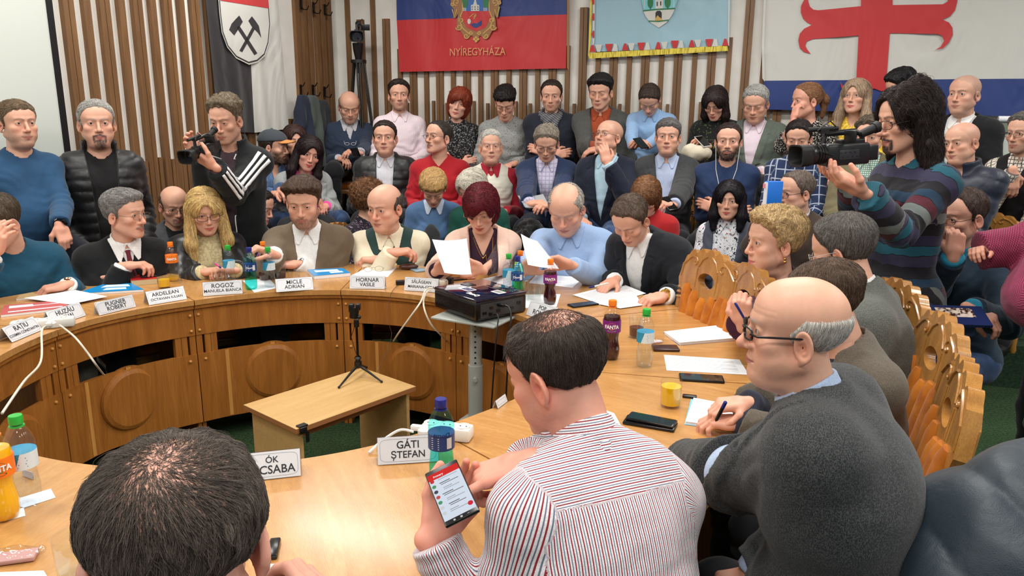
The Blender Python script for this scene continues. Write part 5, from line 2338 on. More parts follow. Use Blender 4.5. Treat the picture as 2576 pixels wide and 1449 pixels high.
        if cl:
            def fcol(p):
                tx, ty, tz = tcoord(p)
                rad = np.linalg.norm((p - NB) - ((p - NB) @ nax)[:, None] * nax, axis=1)
                ax_ = (p - NB) @ nax
                rn = nk * s + .004
                top_ = (.046 - .30 * np.clip(ty, -.05, .09)) * s
                leaf = np.abs(rad - rn - .012 + (ax_) * .22) - .0038
                leaf = smax(leaf, ax_ - top_, .003)
                leaf = smax(leaf, -(ax_ + .012), .004)
                gap_ = np.abs(tx) - g.get('cg', .014) * s
                leaf = np.where(ty > .02, smax(leaf, -gap_, .003), leaf)
                ds_ = np.min([garment(g2, p) for g2 in tops if not (g2.get('lapel') or g2.get('quilt') or g2.get('n') in ('jacket', 'fur_vest', 'denim_jacket', 'cardigan', 'waistcoat', 'track_jacket'))] + [garment(g, p)], 0)
                fl_ = np.abs(ds_ - .0035) - .0038
                c0_ = np.abs(tx) / s
                ztip = -.052
                t1_ = ((c0_ - .066) * .75 + (tz / s - 0) * .55 * 0)
                tri_ = np.maximum(np.maximum(c0_ - .070 - (tz / s) * .28, ztip - tz / s + (c0_ - .05) * .45), (.010 - c0_ - tz / s * .55))
                fl_ = np.maximum(fl_, tri_ * s)
                fl_ = np.maximum(fl_, -(ty - .015))
                fl_ = np.maximum(fl_, -(rad - rn))
                return smin(leaf, fl_, .006)
            Vc, Qc = snet(fcol, NB - np.array([.12, .12, .11]), NB + np.array([.12, .15, .09]), min(h, .0038 if lod >= 1 else .0028))
            if len(Vc):
                me = newmesh(Vc, Qc, True, [g.get('cm', g['m'])])
                at = me.attributes.new('guv', 'FLOAT_VECTOR', 'POINT')
                tx, ty, tz = tcoord(Vc)
                an = np.arctan2(tx, ty)
                G = np.stack([tz, an * .07, ty], 1) if g.get('ch') else np.stack([tx, tz, ty], 1)
                at.data.foreach_set('vector', G.astype(np.float32).ravel())
                obj('collar', me, go)
    # --- trousers and shoes
    if legs is not None and not cutlegs:
        def ftr(p):
            d = ell(p, HP + [0, 0, -.0], (.168 * bw + .012, .122 * b_ + .012, .12))
            for k in (-1, 1):
                hj, kn, ft = lg[k]
                d2 = smin(cap(p, hj, kn, .092 * b_, .066 * b_), cap(p, kn, ft, .066 * b_, .055 * b_), .025)
                d = smin(d, d2, .035)
            d = d + .005 * noise(p * np.array([18, 18, 30])) + .003 * np.sin(p[:, 2] * 60 + noise(p * 9) * 5) * (p[:, 2] < lg[1][1][2] - .05)
            return np.maximum(d, -(p[:, 2] - .06))
        Vt, Qt = snet(ftr, np.min([HP - .22, lg[-1][1] - .13, lg[-1][2] - .13], 0), np.max([HP + .2, lg[1][1] + .14, lg[1][2] + .14], 0), .0125 if lod >= .8 else .01)
        me = newmesh(Vt, Qt, True, [legs])
        at = me.attributes.new('guv', 'FLOAT_VECTOR', 'POINT')
        at.data.foreach_set('vector', Vt.astype(np.float32).ravel())
        obj('trousers', me, e)
        for k in (-1, 1):
            ft = lg[k][2]
            def fs(p):
                d = ell(p, ft + [0, .075, -.035], (.046, .135, .045))
                d = smin(d, cap(p, ft + [0, -.01, .03], ft + [0, 0, -.04], .046, .045), .03)
                return np.maximum(d, -(p[:, 2] - .002))
            Vs2, Qs2 = snet(fs, ft - .16, ft + [.1, .24, .1], .012)
            obj('shoe', newmesh(Vs2, Qs2, True, [m_shoe]), e)
    if glass:
        glasses(e, Rh, H, s, P, glass)
    ctx = dict(e=e, H=H, Rh=Rh, s=s, NB=NB, HP=HP, u=u, F=Fv, X=X, arm=arm, Rb=Rb, org=org, toL=toL, tc=lambda tx, ty, tz: NB + X * tx + Fv * ty + u * tz, garment=garment, tops=tops, L=L, SH=SH, P=P)
    return ctx


def front_depth(c, tx, tz, gi=-1):
    """distance forward at which the clothing surface lies"""
    lo_, hi_ = 0.0, .34
    ys = np.linspace(.32, 0.0, 81)
    pts = np.array([c['tc'](tx, yy, tz) for yy in ys])
    d = c['garment'](c['tops'][gi], pts)
    i = np.argmax(d < 0)
    return ys[i] if d[i] < 0 else .1


def watch(c, k, col=(190, 185, 175), strap=None, name='wristwatch'):
    W_, E_, dd, nn, po = c['arm'][k]
    a = unit(W_ - E_)
    q = W_ - a * .005
    zz = unit(-nn + a * (nn @ a))
    xx = np.cross(a, zz)
    R = frame(xx, a, zz)
    m1 = plain('watch_metal_%d_%d_%d' % tuple(col), col, .25, metal=.9)
    m2 = plain('watch_strap_%d_%d_%d' % tuple(strap), strap, .5) if strap else m1
    mb = MB()
    s = c['s']
    mb.lathe([(.0285 * s, -.009), (.0325 * s, -.009), (.0325 * s, .009), (.0285 * s, .009)], q, 24, frame(xx, zz, a) * np.array([[1], [1], [1]]))
    o = mb.build(name, m2, c['e'])
    MB().lathe([(0, 0), (.019, 0), (.019, .008), (.016, .011), (0, .011)], q + zz * .025 * s, 20, R).build('case', m1, o)
    MB().lathe([(0, 0), (.015, 0), (.015, .001), (0, .001)], q + zz * (.025 * s + .011), 20, R).build('dial', m_black, o)
# ------------------------------------------------------------ people
def RZ(x, y, d):
    return (onback(x, y, d) - CP) @ fw


BK = (38, 32, 28)
DBR, BR, GR, LG = (44, 34, 28), (84, 60, 42), (120, 116, 110), (168, 164, 158)
WH, BLK = (228, 228, 226), (16, 16, 18)


def shirt(m, **k):
    return dict(dict(m=m, n='shirt', i=.010, collar=1, fold=.0035, placket=1, cuff=.002, hem=.05), **k)


def sweater(m, **k):
    return dict(dict(m=m, n='sweater', i=.016, fold=.0045, sl=.97, cuff=.002, hem=.08), **k)


def blazer(m, vd=.34, vw=.072, **k):
    return dict(dict(m=m, n='blazer', i=.026, v=(vw, vd), lapel=.052, stand=.022, gap=.010, fold=.0045, sl=.95, cuff=.004, hem=.12), **k)


def opened(m, w_=.05, **k):
    return dict(dict(m=m, n='jacket', i=.024, v=(w_ + .02, 1.4, w_), stand=.035, gap=.012, fold=.005, sl=.97, cuff=.003, hem=.1), **k)


denim = gm('denim', (40, 60, 92))
denim2 = gm('denim', (62, 84, 116))
dark = gm('plain', (26, 27, 31))
grey_t = gm('plain', (92, 90, 82))
navy_t = gm('plain', (30, 36, 52))
white_s = gm('plain', (226, 226, 224))
PEOPLE = {}
SEATS = []


def pr(key, lab, x, y, hp, Zs, row=0, sit=True, chair_=True, **kw):
    Z = RZ(x, y, Zs[1]) if isinstance(Zs, tuple) else Zs
    s = hp * Z / (1900 * .245)
    s = min(max(s, .90), 1.10)
    fl_ = {0: 0., 1: 0., 2: .28, 3: .60}[row]
    kw.setdefault('floor', fl_)
    kw.setdefault('s', s)
    kw.setdefault('lod', 1.0 if Z > 4 else .75)
    kw.setdefault('nstr', 1500 if Z > 5.4 else 2600)
    kw.setdefault('legs', dark)
    if not sit:
        kw['seat'] = None
    c = person(lab, x, y, Z, **kw)
    PEOPLE[key] = c
    if sit and chair_:
        SEATS.append((c, fl_, lab, row))
    return c


R3_, R2_, R1_ = .52, 1.28, 2.0
J = dict
# --- back row
pr('b1', 'balding person in a navy zip top looking down at a phone, back row', 879, 270, 78, ('r', R3_), 3, yaw=5, byaw=0, pitch=26, lean=4, bulk=1.12, belly=.04, hair=('short', (112, 98, 84), J(bald=1, fr=.05, ht=.008)), P=J(fat=.006, beard=('goatee', (150, 140, 130), .4), eye=.002, red=.8), tops=[shirt(gm('check', (214, 214, 218), ((90, 90, 104), .012, .3, .8),)), sweater(gm('plain', (40, 52, 72)), n='zip_top', v=(.05, .15), stand=.03)], arms=(('p', 905, 385, RZ(900, 385, R3_ + .35), (-.6, -.3, .1), (0, .3, -1), 'hold'), 'lap'))
pr('b2', 'dark-haired person in a pale pink button-down shirt, back row', 1004, 242, 72, ('r', R3_), 3, yaw=2, lean=0, hair=('short', (44, 34, 30), J(ht=.018, quiff=.006)), P=J(beard=('stubble', (70, 52, 44), .45)), tops=[shirt(gm('stripe', (226, 204, 212), [((240, 232, 236), .010, .3, 0)]))], arms=('lap', 'lap'), legs=denim)
pr('b3', 'red-haired person with tilted head in a black lace-patterned top', 1154, 262, 78, ('r', R3_), 3, yaw=-8, pitch=4, roll=-14, byaw=0, fem=1, hair=('bob', (122, 52, 34), J(len=.115, ft=.07, fs=-.5, fringe=1)), P=J(skin=(216, 166, 146)), tops=[J(m=gm('fleck', (20, 20, 22), (120, 120, 120), 95, .56), n='top', i=.010, sl=.55, fold=.003)], arms=('cross', 'cross'))
pr('b4', 'young person with glasses in a light grey speckled sweater looking down', 1271, 262, 76, ('r', R3_), 3, yaw=-6, pitch=30, lean=10, hair=('short', (30, 26, 26), J(ht=.026, hl=.06, comb=1, ha=.005)), P=J(w=.95, eye=.002), glass=((60, 60, 64), .024, .016, .0010), tops=[sweater(gm('fleck', (150, 152, 150), (96, 96, 96), 150, .6), collar=0)], arms=('lap', 'lap'), legs=grey_t)
pr('b5', 'person in a dark jacket with a black and white striped scarf', 1387, 243, 74, ('r', R3_), 3, yaw=-4, pitch=8, hair=('short', (48, 38, 32), J(ht=.010, rec=.012)), P=J(beard=('stubble', (60, 48, 42), .4), red=.6), tops=[sweater(gm('plain', (30, 34, 46)), n='jacket', i=.026, stand=.03)], arms=('cross', 'cross'), bulk=1.08)
pr('b6', 'person in a grey blazer over a rust orange shirt, back row', 1510, 234, 80, ('r', R3_), 3, yaw=-14, byaw=-8, pitch=14, hair=('short', (34, 30, 32), J(ht=.024, quiff=.006, hl=.075)), P=J(eye=.002), tops=[shirt(gm('plain', (156, 70, 40))), blazer(gm('tweed', (62, 64, 62), (88, 88, 84)), vd=.42, vw=.085)], arms=('lap', ('p', 1512, 372, RZ(1512, 372, R3_ + .36), (-.9, -.1, -.2), (0, .3, -1), 'relax')))
pr('b7', 'person in a light blue shirt bent over a phone, back row', 1634, 252, 72, ('r', R3_ + .05), 3, yaw=-8, pitch=48, lean=14, hair=('short', (56, 44, 38), J(ht=.007)), P=J(eye=.0), tops=[shirt(gm('plain', (142, 176, 214)))], arms=(('p', 1627, 366, RZ(1620, 366, R3_ + .4), (-.7, -.3, .3), (0, .4, -1), 'hold'), ('p', 1592, 368, RZ(1600, 368, R3_ + .4), (.6, -.3, .3), (0, .4, -1), 'hold')), legs=denim)
pr('b8', 'dark-haired person in black with a cream bag looking at a phone', 1799, 262, 76, ('r', R3_ + .05), 3, yaw=-16, byaw=-5, pitch=30, lean=8, fem=1, hair=('long', (40, 30, 30), J(len=.17, sp=-.005)), P=J(eye=.002), glass=((80, 70, 66), .024, .016, .0010), tops=[sweater(gm('floral', (22, 22, 24), [((70, 90, 40), 26, .64)]), stand=.03)], arms=(('p', 1782, 366, RZ(1780, 366, R3_ + .42), (-.7, -.1, .4), (.2, .4, -1), 'hold'), 'lap'))
pr('b9', 'grey-haired person with glasses in a green-grey blazer looking down', 1900, 263, 84, ('r', R3_ + .05), 3, yaw=-10, pitch=22, lean=6, bulk=1.1, belly=.02, hair=('short', (150, 150, 146), J(ht=.013)), P=J(fat=.006, eye=.002, red=.7), glass=((150, 140, 130), .026, .014, .0010, 0), tops=[shirt(gm('plain', (222, 206, 218))), blazer(gm('tweed', (82, 92, 84), (104, 112, 102)), vd=.4, vw=.085)], arms=('lap', 'lap'))
pr('b10', 'ponytailed person in profile with a hand at the mouth', 2027, 256, 86, ('r', R3_ + .1), 3, yaw=-58, byaw=-30, pitch=4, fem=1, hair=('pony', (128, 92, 66), J(ht=.008, hs=.006, hl=.088)), P=J(skin=(214, 158, 136)), tops=[J(m=gm('fleck', (18, 18, 20), (190, 186, 176), 120, .55), n='top', i=.012, v=(.06, .12), fold=.004)], arms=('lap', ('p', 1996, 300, RZ(2000, 300, R3_ + .42), (.25, .3, 1), (.9, .3, .2), 'soft')))
pr('b11', 'long-haired person with glasses in a yellow lace top', 2152, 246, 84, ('r', R3_ + .1), 3, yaw=-18, pitch=-4, fem=1, hair=('long', (150, 128, 106), J(len=.24, sp=.01)), P=J(lips=(180, 70, 74)), glass=((150, 130, 110), .025, .014, .0009, 0), tops=[J(m=gm('fleck', (206, 168, 40), (236, 206, 90), 90, .5), n='top', i=.012, v=(.05, .08), fold=.003)])
pr('b12', 'dark-haired person in a white shirt covering the face with a hand', 2266, 222, 80, ('r', R3_ + .15), 3, yaw=-70, byaw=-40, pitch=30, lean=12, hair=('short', (24, 22, 24), J(ht=.026, ha=.006)), tops=[shirt(gm('fleck', (224, 224, 224), (190, 190, 190), 120, .6))], arms=('lap', ('p', 2232, 290, RZ(2232, 300, R3_ + .5), (.2, .3, 1), (.9, .3, 0), 'relax')))
pr('b13', 'shaven-headed person standing tall in a black suit and open white shirt', 2424, 240, 94, ('r', .75), 3, yaw=-28, byaw=-22, pitch=2, lean=2, bulk=1.12, P=J(fat=.004, scalp=((150, 130, 120), .35), beard=('stubble', (120, 100, 92), .3)), tops=[shirt(white_s), blazer(gm('plain', (20, 20, 23)), vd=.44, vw=.09)])
# --- middle row
pr('m1', 'bearded person in a grey cap with orange brim and denim jacket', 690, 372, 84, ('r', R2_ + .35), 2, yaw=66, byaw=30, pitch=4, nstr=0, hair=('short', (50, 40, 34), J(ht=.004, hs=.004)), P=J(beard=('full', (62, 44, 34), .95)), tops=[opened(denim2, .01, n='denim_jacket', collar=0)], legs=denim, arms=(('p', 706, 478, RZ(700, 470, 1.95), (.4, -.5, -.1), (0, .2, -1), 'soft'), ('p', 690, 486, RZ(690, 480, 1.95), (.7, -.5, 0), (0, .2, -1), 'soft')))
pr('m2', 'person with long hair seated behind the woman in grey blazer and pink top', 742, 358, 78, ('r', R2_ + .0), 2, yaw=10, fem=1, hair=('long', (58, 38, 34), J(len=.26)), tops=[sweater(gm('plain', (62, 52, 40)), n='jacket')])
pr('m3', 'smiling dark-haired person in a light grey blazer over a bright pink top', 776, 388, 84, ('r', R2_ + .35), 2, yaw=12, byaw=18, pitch=12, roll=-16, lean=12, fem=1, hair=('long', (36, 26, 28), J(len=.25, sp=.012, ff=.03)), P=J(smile=1, skin=(220, 164, 144), lips=(196, 60, 66)), tops=[J(m=gm('plain', (226, 84, 154)), n='top', i=.010, v=(.05, .05), fold=.003), opened(gm('tweed', (146, 150, 150), (172, 176, 176)), .09, n='blazer', lapel=.05)], arms=('lap', 'lap'), legs=denim)
pr('m4', 'person in a black quilted jacket over a pale striped shirt', 968, 348, 86, ('r', R2_), 2, yaw=-6, pitch=0, lean=2, bulk=1.12, hair=('short', (48, 38, 34), J(ht=.009)), P=J(fat=.006, jaw=1.05), tops=[shirt(gm('stripe', (206, 206, 212), [((160, 162, 176), .012, .2, 0)])), opened(gm('puffer', (30, 31, 32)), .05, quilt=.07, n='quilted_jacket', stand=.05)], arms=('lap', 'lap'))
pr('m5', 'person in a red sweater with glasses and moustache turning to one side', 1102, 348, 84, ('r', R2_), 2, yaw=-46, byaw=-8, pitch=-6, hair=('short', (54, 48, 44), J(ht=.004, hs=.003, rec=.012)), P=J(beard=('mus', (50, 40, 34), .8), red=.7), glass=((30, 30, 34), .025, .013, .0011), tops=[sweater(gm('knit', (172, 30, 40)), v=(.06, .07))], arms=('lap', 'lap'), legs=denim)
pr('m6', 'elderly person in a cream cable vest over a red shirt', 1235, 371, 80, ('r', R2_), 2, yaw=3, pitch=-2, hair=('short', (176, 174, 168), J(ht=.012)), P=J(fat=.006, eye=.004, w=1.03, ear=1.15), tops=[shirt(gm('plain', (160, 32, 50))), sweater(gm('ribh', (222, 218, 204), .03), n='vest', sl=0, v=(.07, .08), i=.018)], arms=('lap', 'lap'), bulk=1.05)
pr('m7', 'person with glasses and tousled grey hair in a navy blazer reading', 1375, 363, 82, ('r', R2_ + .05), 2, yaw=-4, pitch=26, lean=10, hair=('short', (128, 120, 108), J(ht=.020, ha=.006)), P=J(eye=.002), glass=((40, 36, 36), .026, .015, .0011), tops=[shirt(gm('plaid', (204, 200, 220), ((140, 136, 176), .03, .22, .6))), blazer(gm('plain', (36, 52, 84)), vd=.44, vw=.088)], arms=(('p', 1392, 518, RZ(1380, 500, R2_ + .55), (-.6, -.4, .1), (0, .4, -1), 'hold'), ('p', 1332, 512, RZ(1340, 500, R2_ + .55), (.5, -.4, .1), (0, .4, -1), 'hold')), legs=navy_t)
pr('m8', 'bald person with glasses in a dark navy blazer, hand on the throat', 1530, 346, 84, ('r', R2_ + .1), 2, yaw=-40, byaw=-16, pitch=-14, lean=3, bulk=1.08, belly=.02, P=J(fat=.006, scalp=((150, 120, 104), .25), red=.8), glass=((60, 40, 34), .025, .014, .0011), tops=[shirt(gm('plain', (172, 202, 218))), blazer(gm('plain', (24, 30, 48)), vd=.46, vw=.09)], arms=(('p', 1528, 412, RZ(1528, 412, R2_ + .36), (-.25, .2, 1), (-.1, 1, .1), 'relax'), 'lap'), legs=denim)
pr('m9', 'grey-haired person in a charcoal blazer and pale blue shirt', 1680, 346, 84, ('r', R2_ + .15), 2, yaw=-4, hair=('short', (92, 90, 90), J(ht=.016, hl=.072)), P=J(fat=.005, red=.8), tops=[shirt(gm('plain', (172, 186, 214)), placket=1), blazer(gm('tweed', (44, 46, 48), (66, 68, 70)), vd=.46, vw=.09)], bulk=1.08, belly=.03, arms=(('p', 1695, 515, RZ(1690, 515, R2_ + .6), (-.7, -.4, .1), (0, .4, -1), 'hold'), 'lap'))
pr('m10', 'bearded person in a navy sweatshirt with white earphone wires, arms crossed', 1832, 358, 88, ('r', R2_ + .2), 2, yaw=-2, hair=('short', (48, 38, 36), J(ht=.008, rec=.008)), P=J(beard=('full', (34, 26, 24), .95)), tops=[sweater(gm('plain', (34, 52, 88)), sl=.86)], arms=('cross', 'cross'), bulk=1.08)
pr('m11', 'person in a navy plaid shirt behind the large video camera', 2008, 350, 86, ('r', R2_ + .3), 2, yaw=-6, pitch=16, hair=('short', (36, 28, 28), J(ht=.010)), P=J(eye=.002), tops=[shirt(gm('plaid', (34, 50, 84), ((190, 200, 216), .06, .12, .7), ((110, 130, 160), .03, .18, .5)))], legs=denim)
pr('m12', 'person in an olive jacket and green checked shirt behind the big video camera', 2188, 345, 92, ('r', R2_ + .45), 2, yaw=-14, byaw=-10, pitch=8, hair=('short', (84, 74, 62), J(ht=.020, ha=.006)), P=J(red=.7), tops=[shirt(gm('check', (226, 230, 224), ((60, 120, 100), .012, .45, .85))), opened(gm('plain', (112, 104, 78)), .05)], bulk=1.1)
pr('m13', 'shaven-headed person in a navy puffer jacket', 2418, 362, 100, ('r', R2_ + .7), 2, yaw=-36, byaw=-30, pitch=6, roll=6, floor=.15, P=J(fat=.005, scalp=((160, 120, 104), .3), red=.9), tops=[opened(gm('puffer', (28, 34, 52)), .012, quilt=.09, stand=.06)], bulk=1.1)
pr('m14', 'dark-haired person with glasses at the right edge, black waistcoat over checked shirt', 2574, 338, 96, ('r', R2_ + .4), 2, yaw=-34, byaw=-20, pitch=4, hair=('short', (96, 92, 88), J(ht=.02)), glass=((24, 24, 26), .025, .015, .0013), P=J(beard=('stubble', (90, 84, 80), .5)), tops=[shirt(gm('check', (222, 214, 200), ((50, 36, 40), .022, .22, .9))), J(m=gm('plain', (20, 18, 20)), n='waistcoat', i=.02, sl=0, v=(.06, .2), fold=.003)], arms=('lap', ('p', 2548, 432, 4.45, (.1, .0, -1), (.2, 1, 0), 'relax')), extra=J(hand=1.1))
# --- front audience row on the floor
pr('f1', 'seated person with glasses and thin hair in a grey jacket, by the left wall', 440, 520, 94, 4.72, 1, yaw=12, pitch=14, hair=('short', (84, 66, 56), J(bald=1, fr=.06, ht=.004, hs=.003)), P=J(beard=('goatee', (90, 84, 78), .8), red=.8), glass=((24, 24, 26), .026, .014, .0014), tops=[sweater(gm('plain', (30, 32, 36))), opened(gm('tweed', (62, 64, 68), (84, 86, 90)), .04)])
pr('f2', 'dark-haired person in a black and white checked shirt behind the left camera operator', 652, 522, 86, ('r', R1_ + .25), 1, yaw=60, pitch=20, hair=('short', (40, 32, 30), J(ht=.012)), tops=[shirt(gm('check', (222, 222, 220), ((40, 42, 48), .011, .4, .9)))])
pr('f3', 'person with bright red hair, mostly hidden behind the quiffed man', 772, 492, 86, ('r', R1_), 1, yaw=10, fem=1, hair=('short', (140, 34, 34), J(ht=.02)), tops=[sweater(gm('plain', (40, 40, 44)))])
pr('f4', 'person with brown curly hair in a dark floral blouse, turned away', 932, 500, 88, ('r', R1_), 1, yaw=115, byaw=60, pitch=8, fem=1, hair=('curly', (112, 78, 52), J(cr=.032, lift=.5)), tops=[shirt(gm('floral', (28, 26, 38), [((150, 128, 140), 34, .62), ((90, 60, 80), 20, .66)]), collar=0)], nstr=4500)
pr('f5', 'person with short blonde streaked hair in a blue sweater looking down', 1090, 476, 84, ('r', R1_), 1, yaw=-2, pitch=40, lean=12, fem=1, hair=('short', (176, 142, 92), J(ht=.026, hs=.02, hl=.05, side=.5)), P=J(eye=0), tops=[shirt(gm('plain', (196, 208, 226))), sweater(gm('knit', (80, 112, 152)), v=(.04, .03))])
pr('f6', 'person with ash blonde hair in a dark green top, face turned down', 1188, 476, 88, ('r', R1_), 1, yaw=-46, byaw=0, pitch=28, lean=8, fem=1, hair=('bob', (186, 180, 166), J(len=.115, ft=.08)), P=J(eye=0), tops=[sweater(gm('plain', (22, 78, 66)))])
pr('f7', 'person with light brown bob in a red top looking down', 1625, 497, 90, ('r', R1_ + .2), 1, yaw=-14, pitch=34, lean=8, fem=1, hair=('bob', (116, 80, 52), J(len=.12, ft=.07, fringe=1, fs=-.6)), P=J(eye=0), tops=[sweater(gm('plain', (176, 36, 40)))])
pr('f8', 'person with long black hair, floral shirt and grey fur vest', 1834, 506, 92, ('r', R1_ + .3), 1, yaw=-8, pitch=2, fem=1, hair=('long', (24, 20, 26), J(len=.18, sp=.006, px=-.012)), P=J(red=.6), tops=[shirt(gm('floral', (220, 222, 228), [((40, 40, 50), 44, .60), ((206, 120, 90), 26, .68)])), J(m=gm('fur', (74, 78, 92)), n='fur_vest', i=.03, sl=0, v=(.09, 1.4, .06), fold=.006)], arms=('lap', 'lap'))
pr('f9', 'person with black glasses in a brown jacket holding up a blue binder', 2000, 486, 104, 4.42, 1, yaw=-52, byaw=-30, pitch=6, hair=('short', (96, 84, 76), J(ht=.006, hs=.005, rec=.03, hl=.10)), P=J(fat=.004, red=.9, beard=('mus', (110, 100, 92), .4)), glass=((20, 20, 24), .027, .016, .0016), tops=[shirt(gm('plain', (190, 190, 196))), blazer(gm('plain', (66, 54, 46)), vd=.3)], arms=('lap', ('p', 1925, 548, 4.25, (.2, .1, 1), (.8, .4, 0), 'hold')), bulk=1.05)
# --- standing people on the left
c_ = pr('s1', 'standing person in a blue crew-neck sweater and grey jeans at the left edge', 46, 314, 112, 4.15, 0, False, yaw=24, byaw=16, lean=2, belly=.05, bulk=1.02, sh=.92, hair=('short', (100, 84, 66), J(ht=.010, hl=.074)), P=J(fat=.004, beard=('stubble', (120, 104, 94), .5), red=.7), tops=[sweater(gm('plain', (38, 74, 108)), i=.014, hem=.10)], legs=gm('denim', (96, 96, 88)), arms=(('p', 150, 566, 4.05, (.35, -.2, -.9), (-.6, .5, 0), 'soft'), 'side'))
watch(c_, -1, (30, 30, 32))
pr('s2', 'standing person with goatee in a black puffer jacket, hands in pockets', 244, 314, 112, 4.45, 0, False, yaw=4, lean=0, bulk=.98, sh=.86, hair=('short', (150, 148, 144), J(ht=.010)), P=J(fat=.005, beard=('goatee', (62, 52, 48), .85)), tops=[sweater(gm('plain', (24, 24, 26)), v=(.04, .03), i=.012), opened(gm('puffer', (22, 22, 24)), .055, quilt=.062, n='puffer_jacket', stand=.075, hem=.16)], arms=('pocket', 'pocket'), legs=dark, poles=((-.25, -1, -.3), (.25, -1, -.3)))
trk = opened(gm('track', (22, 26, 28)), .03, n='track_jacket', stand=.06, hem=.10)
c_ = pr('s3', 'standing camera operator in a black track jacket with white arm stripes', 568, 304, 112, 4.55, 0, False, yaw=-26, byaw=-24, pitch=16, lean=2, bulk=.90, sh=.90, hair=('short', (104, 92, 74), J(ht=.020, hs=.004, quiff=.006, ha=.006, side=-.4)), P=J(w=.94, beard=('stubble', (110, 90, 76), .35), eye=.003, fold=.3), tops=[sweater(gm('plain', (70, 54, 62)), i=.010), trk], legs=denim, poles=((.15, -.2, -1), (.05, -.1, -1)),
    arms=(('p', 540, 420, 4.22, (-.85, .1, .5), (-.1, .6, .7), 'hold'), ('p', 508, 392, 4.42, (-.5, -.2, .7), (.2, -.6, .4), 'soft')))
# track stripes along the left sleeve and down the zip
def sleeve_stripes(c, k, n, offs, w_, mat, name, z0=0.02, z1=.92, g=-1):
    W_, E_ = c['arm'][k][:2]
    S_ = c['SH'][k]
    for j in range(n):
        ptsL, ptsR = [], []
        path = [S_ + (E_ - S_) * t for t in np.linspace(z0, .97, 14)] + [E_ + (W_ - E_) * t for t in np.linspace(.06, z1, 14)]
        ax_all = [unit(E_ - S_)] * 14 + [unit(W_ - E_)] * 14
        V = []
        for q, a in zip(path, ax_all):
            out = offs[0]
            out = unit(np.array(out) - a * (np.array(out) @ a))
            side = np.cross(a, out)
            for sg in (-.5, .5):
                ang = ((j - (n - 1) / 2) * offs[1] + sg * w_)
                dr = out * math.cos(ang) + side * math.sin(ang)
                rr = np.linspace(.12, .02, 51)
                pp = q + dr * rr[:, None]
                dd = c['garment'](c['tops'][g], pp)
                i = np.argmax(dd < 0)
                V.append(q + dr * (rr[i] + .0045))
        m = len(path)
        Fc = [(2 * i, 2 * i + 1, 2 * i + 3, 2 * i + 2) for i in range(m - 1)]
        o = obj(name, newmesh(V, Fc, True, [mat]), c['e'])
        so = o.modifiers.new('s', 'SOLIDIFY')
        so.thickness = .002


m_stripew = gm('plain', (236, 236, 236))
hdv = c_['Rb'].T @ np.array([.55, -.75, .35])
sleeve_stripes(c_, -1, 3, (hdv, .42), .24, m_stripew, 'sleeve_stripe')
for sg in (-1, 1):
    mb = MB()
    pts = []
    for t in np.linspace(-.03, -.5, 20):
        tx = sg * (.034 + .02 * max(0, 1 + t / .12))
        pts.append(c_['tc'](tx, front_depth(c_, tx + sg * .006, t) + .002, t))
    mb.tube(pts, .0035, 6)
    mb.build('zip_piping', m_stripew, c_['e'])
tx, tz = -.095, -.16
q = c_['tc'](tx, front_depth(c_, tx, tz) + .003, tz)
mb = MB()
for i in range(3):
    mb.prism([q + c_['X'] * v[0] + c_['u'] * v[1] for v in ((-.004 + i * .0105 - .012, -.010), (.004 + i * .0105 - .012, -.010), (.006 + i * .0105 - .016, -.004 + i * .006), (-.002 + i * .0105 - .016, .000 + i * .006))], c_['F'] * .002)
mb.build('chest_emblem', m_stripew, c_['e'], smooth=False)

# --- people at the far side of the desk
ct = J(hem=.08)
c1 = pr('t1', 'person in a teal sweater at the left edge with a hand to the face', -6, 562, 132, 3.75, 0, yaw=-50, byaw=10, pitch=24, lean=16, hair=('short', (74, 62, 50), J(ht=.008)), tops=[shirt(white_s, collar=0), sweater(gm('plain', (22, 72, 96)), i=.018, cuff=.004)], arms=(('t', 168, 716, .81, (-.80, -.55, -.12), (0, .1, -1), 'soft'), ('p', -16, 640, 3.55, (.35, .1, .9), (.2, 1, 0), 'relax')), legs=gm('denim', (120, 116, 104)), bulk=1.08)
watch(c1, -1, (200, 160, 130))
c2 = pr('t2', 'grey-haired person with glasses and moustache in a black sweater and tie', 316, 542, 118, 4.12, 0, yaw=50, byaw=14, pitch=2, lean=12, hair=('short', (116, 114, 112), J(ht=.016, quiff=.006, comb=-1, hl=.075)), P=J(nose=1.12, beard=('mus', (90, 84, 80), .8), red=.7), glass=((110, 100, 90), .025, .015, .0010), tops=[shirt(white_s), sweater(gm('plain', (15, 16, 18)), v=(.055, .12), i=.02)], arms=(('t', 300, 694, .81, (-.9, .0, -.05), (0, 0, -1), 'soft'), ('t', 312, 668, .87, (.95, .15, .05), (0, 0, -1), 'soft')), bulk=1.12)
# tie
mb = MB()
pts = []
for t in np.linspace(.0, -.13, 8):
    pts.append(c2['tc'](0, front_depth(c2, 0, t - .01, 0) + .006, t - .012))
mb.tube(pts, [.014, .011, .012, .014, .016, .018, .02, .021], 10)
mb.build('tie', gm('plain', (104, 34, 44)), c2['e'])
c3 = pr('t3', 'person with long blonde hair and glasses in a black leather jacket', 516, 534, 108, 4.42, 0, yaw=10, byaw=6, pitch=14, roll=3, lean=12, fem=1, hair=('long', (206, 172, 116), J(len=.30, sp=.012, ff=.045, px=.012, fw=.05)), P=J(lips=(196, 84, 84), red=.6, eye=.003), glass=((60, 30, 34), .027, .018, .0014), tops=[J(m=gm('fleck', (186, 170, 130), (206, 192, 150), 80, .5), n='lace_top', i=.010, stand=.03, fold=.002), opened(gm('leather', (22, 24, 26)), .055, n='leather_jacket')], arms=(('t', 590, 680, .82, (-.9, -.3, .15), (0, -.2, -1), 'soft'), ('t', 512, 684, .81, (.8, -.2, .15), (0, .2, -1), 'soft')), nstr=6000)
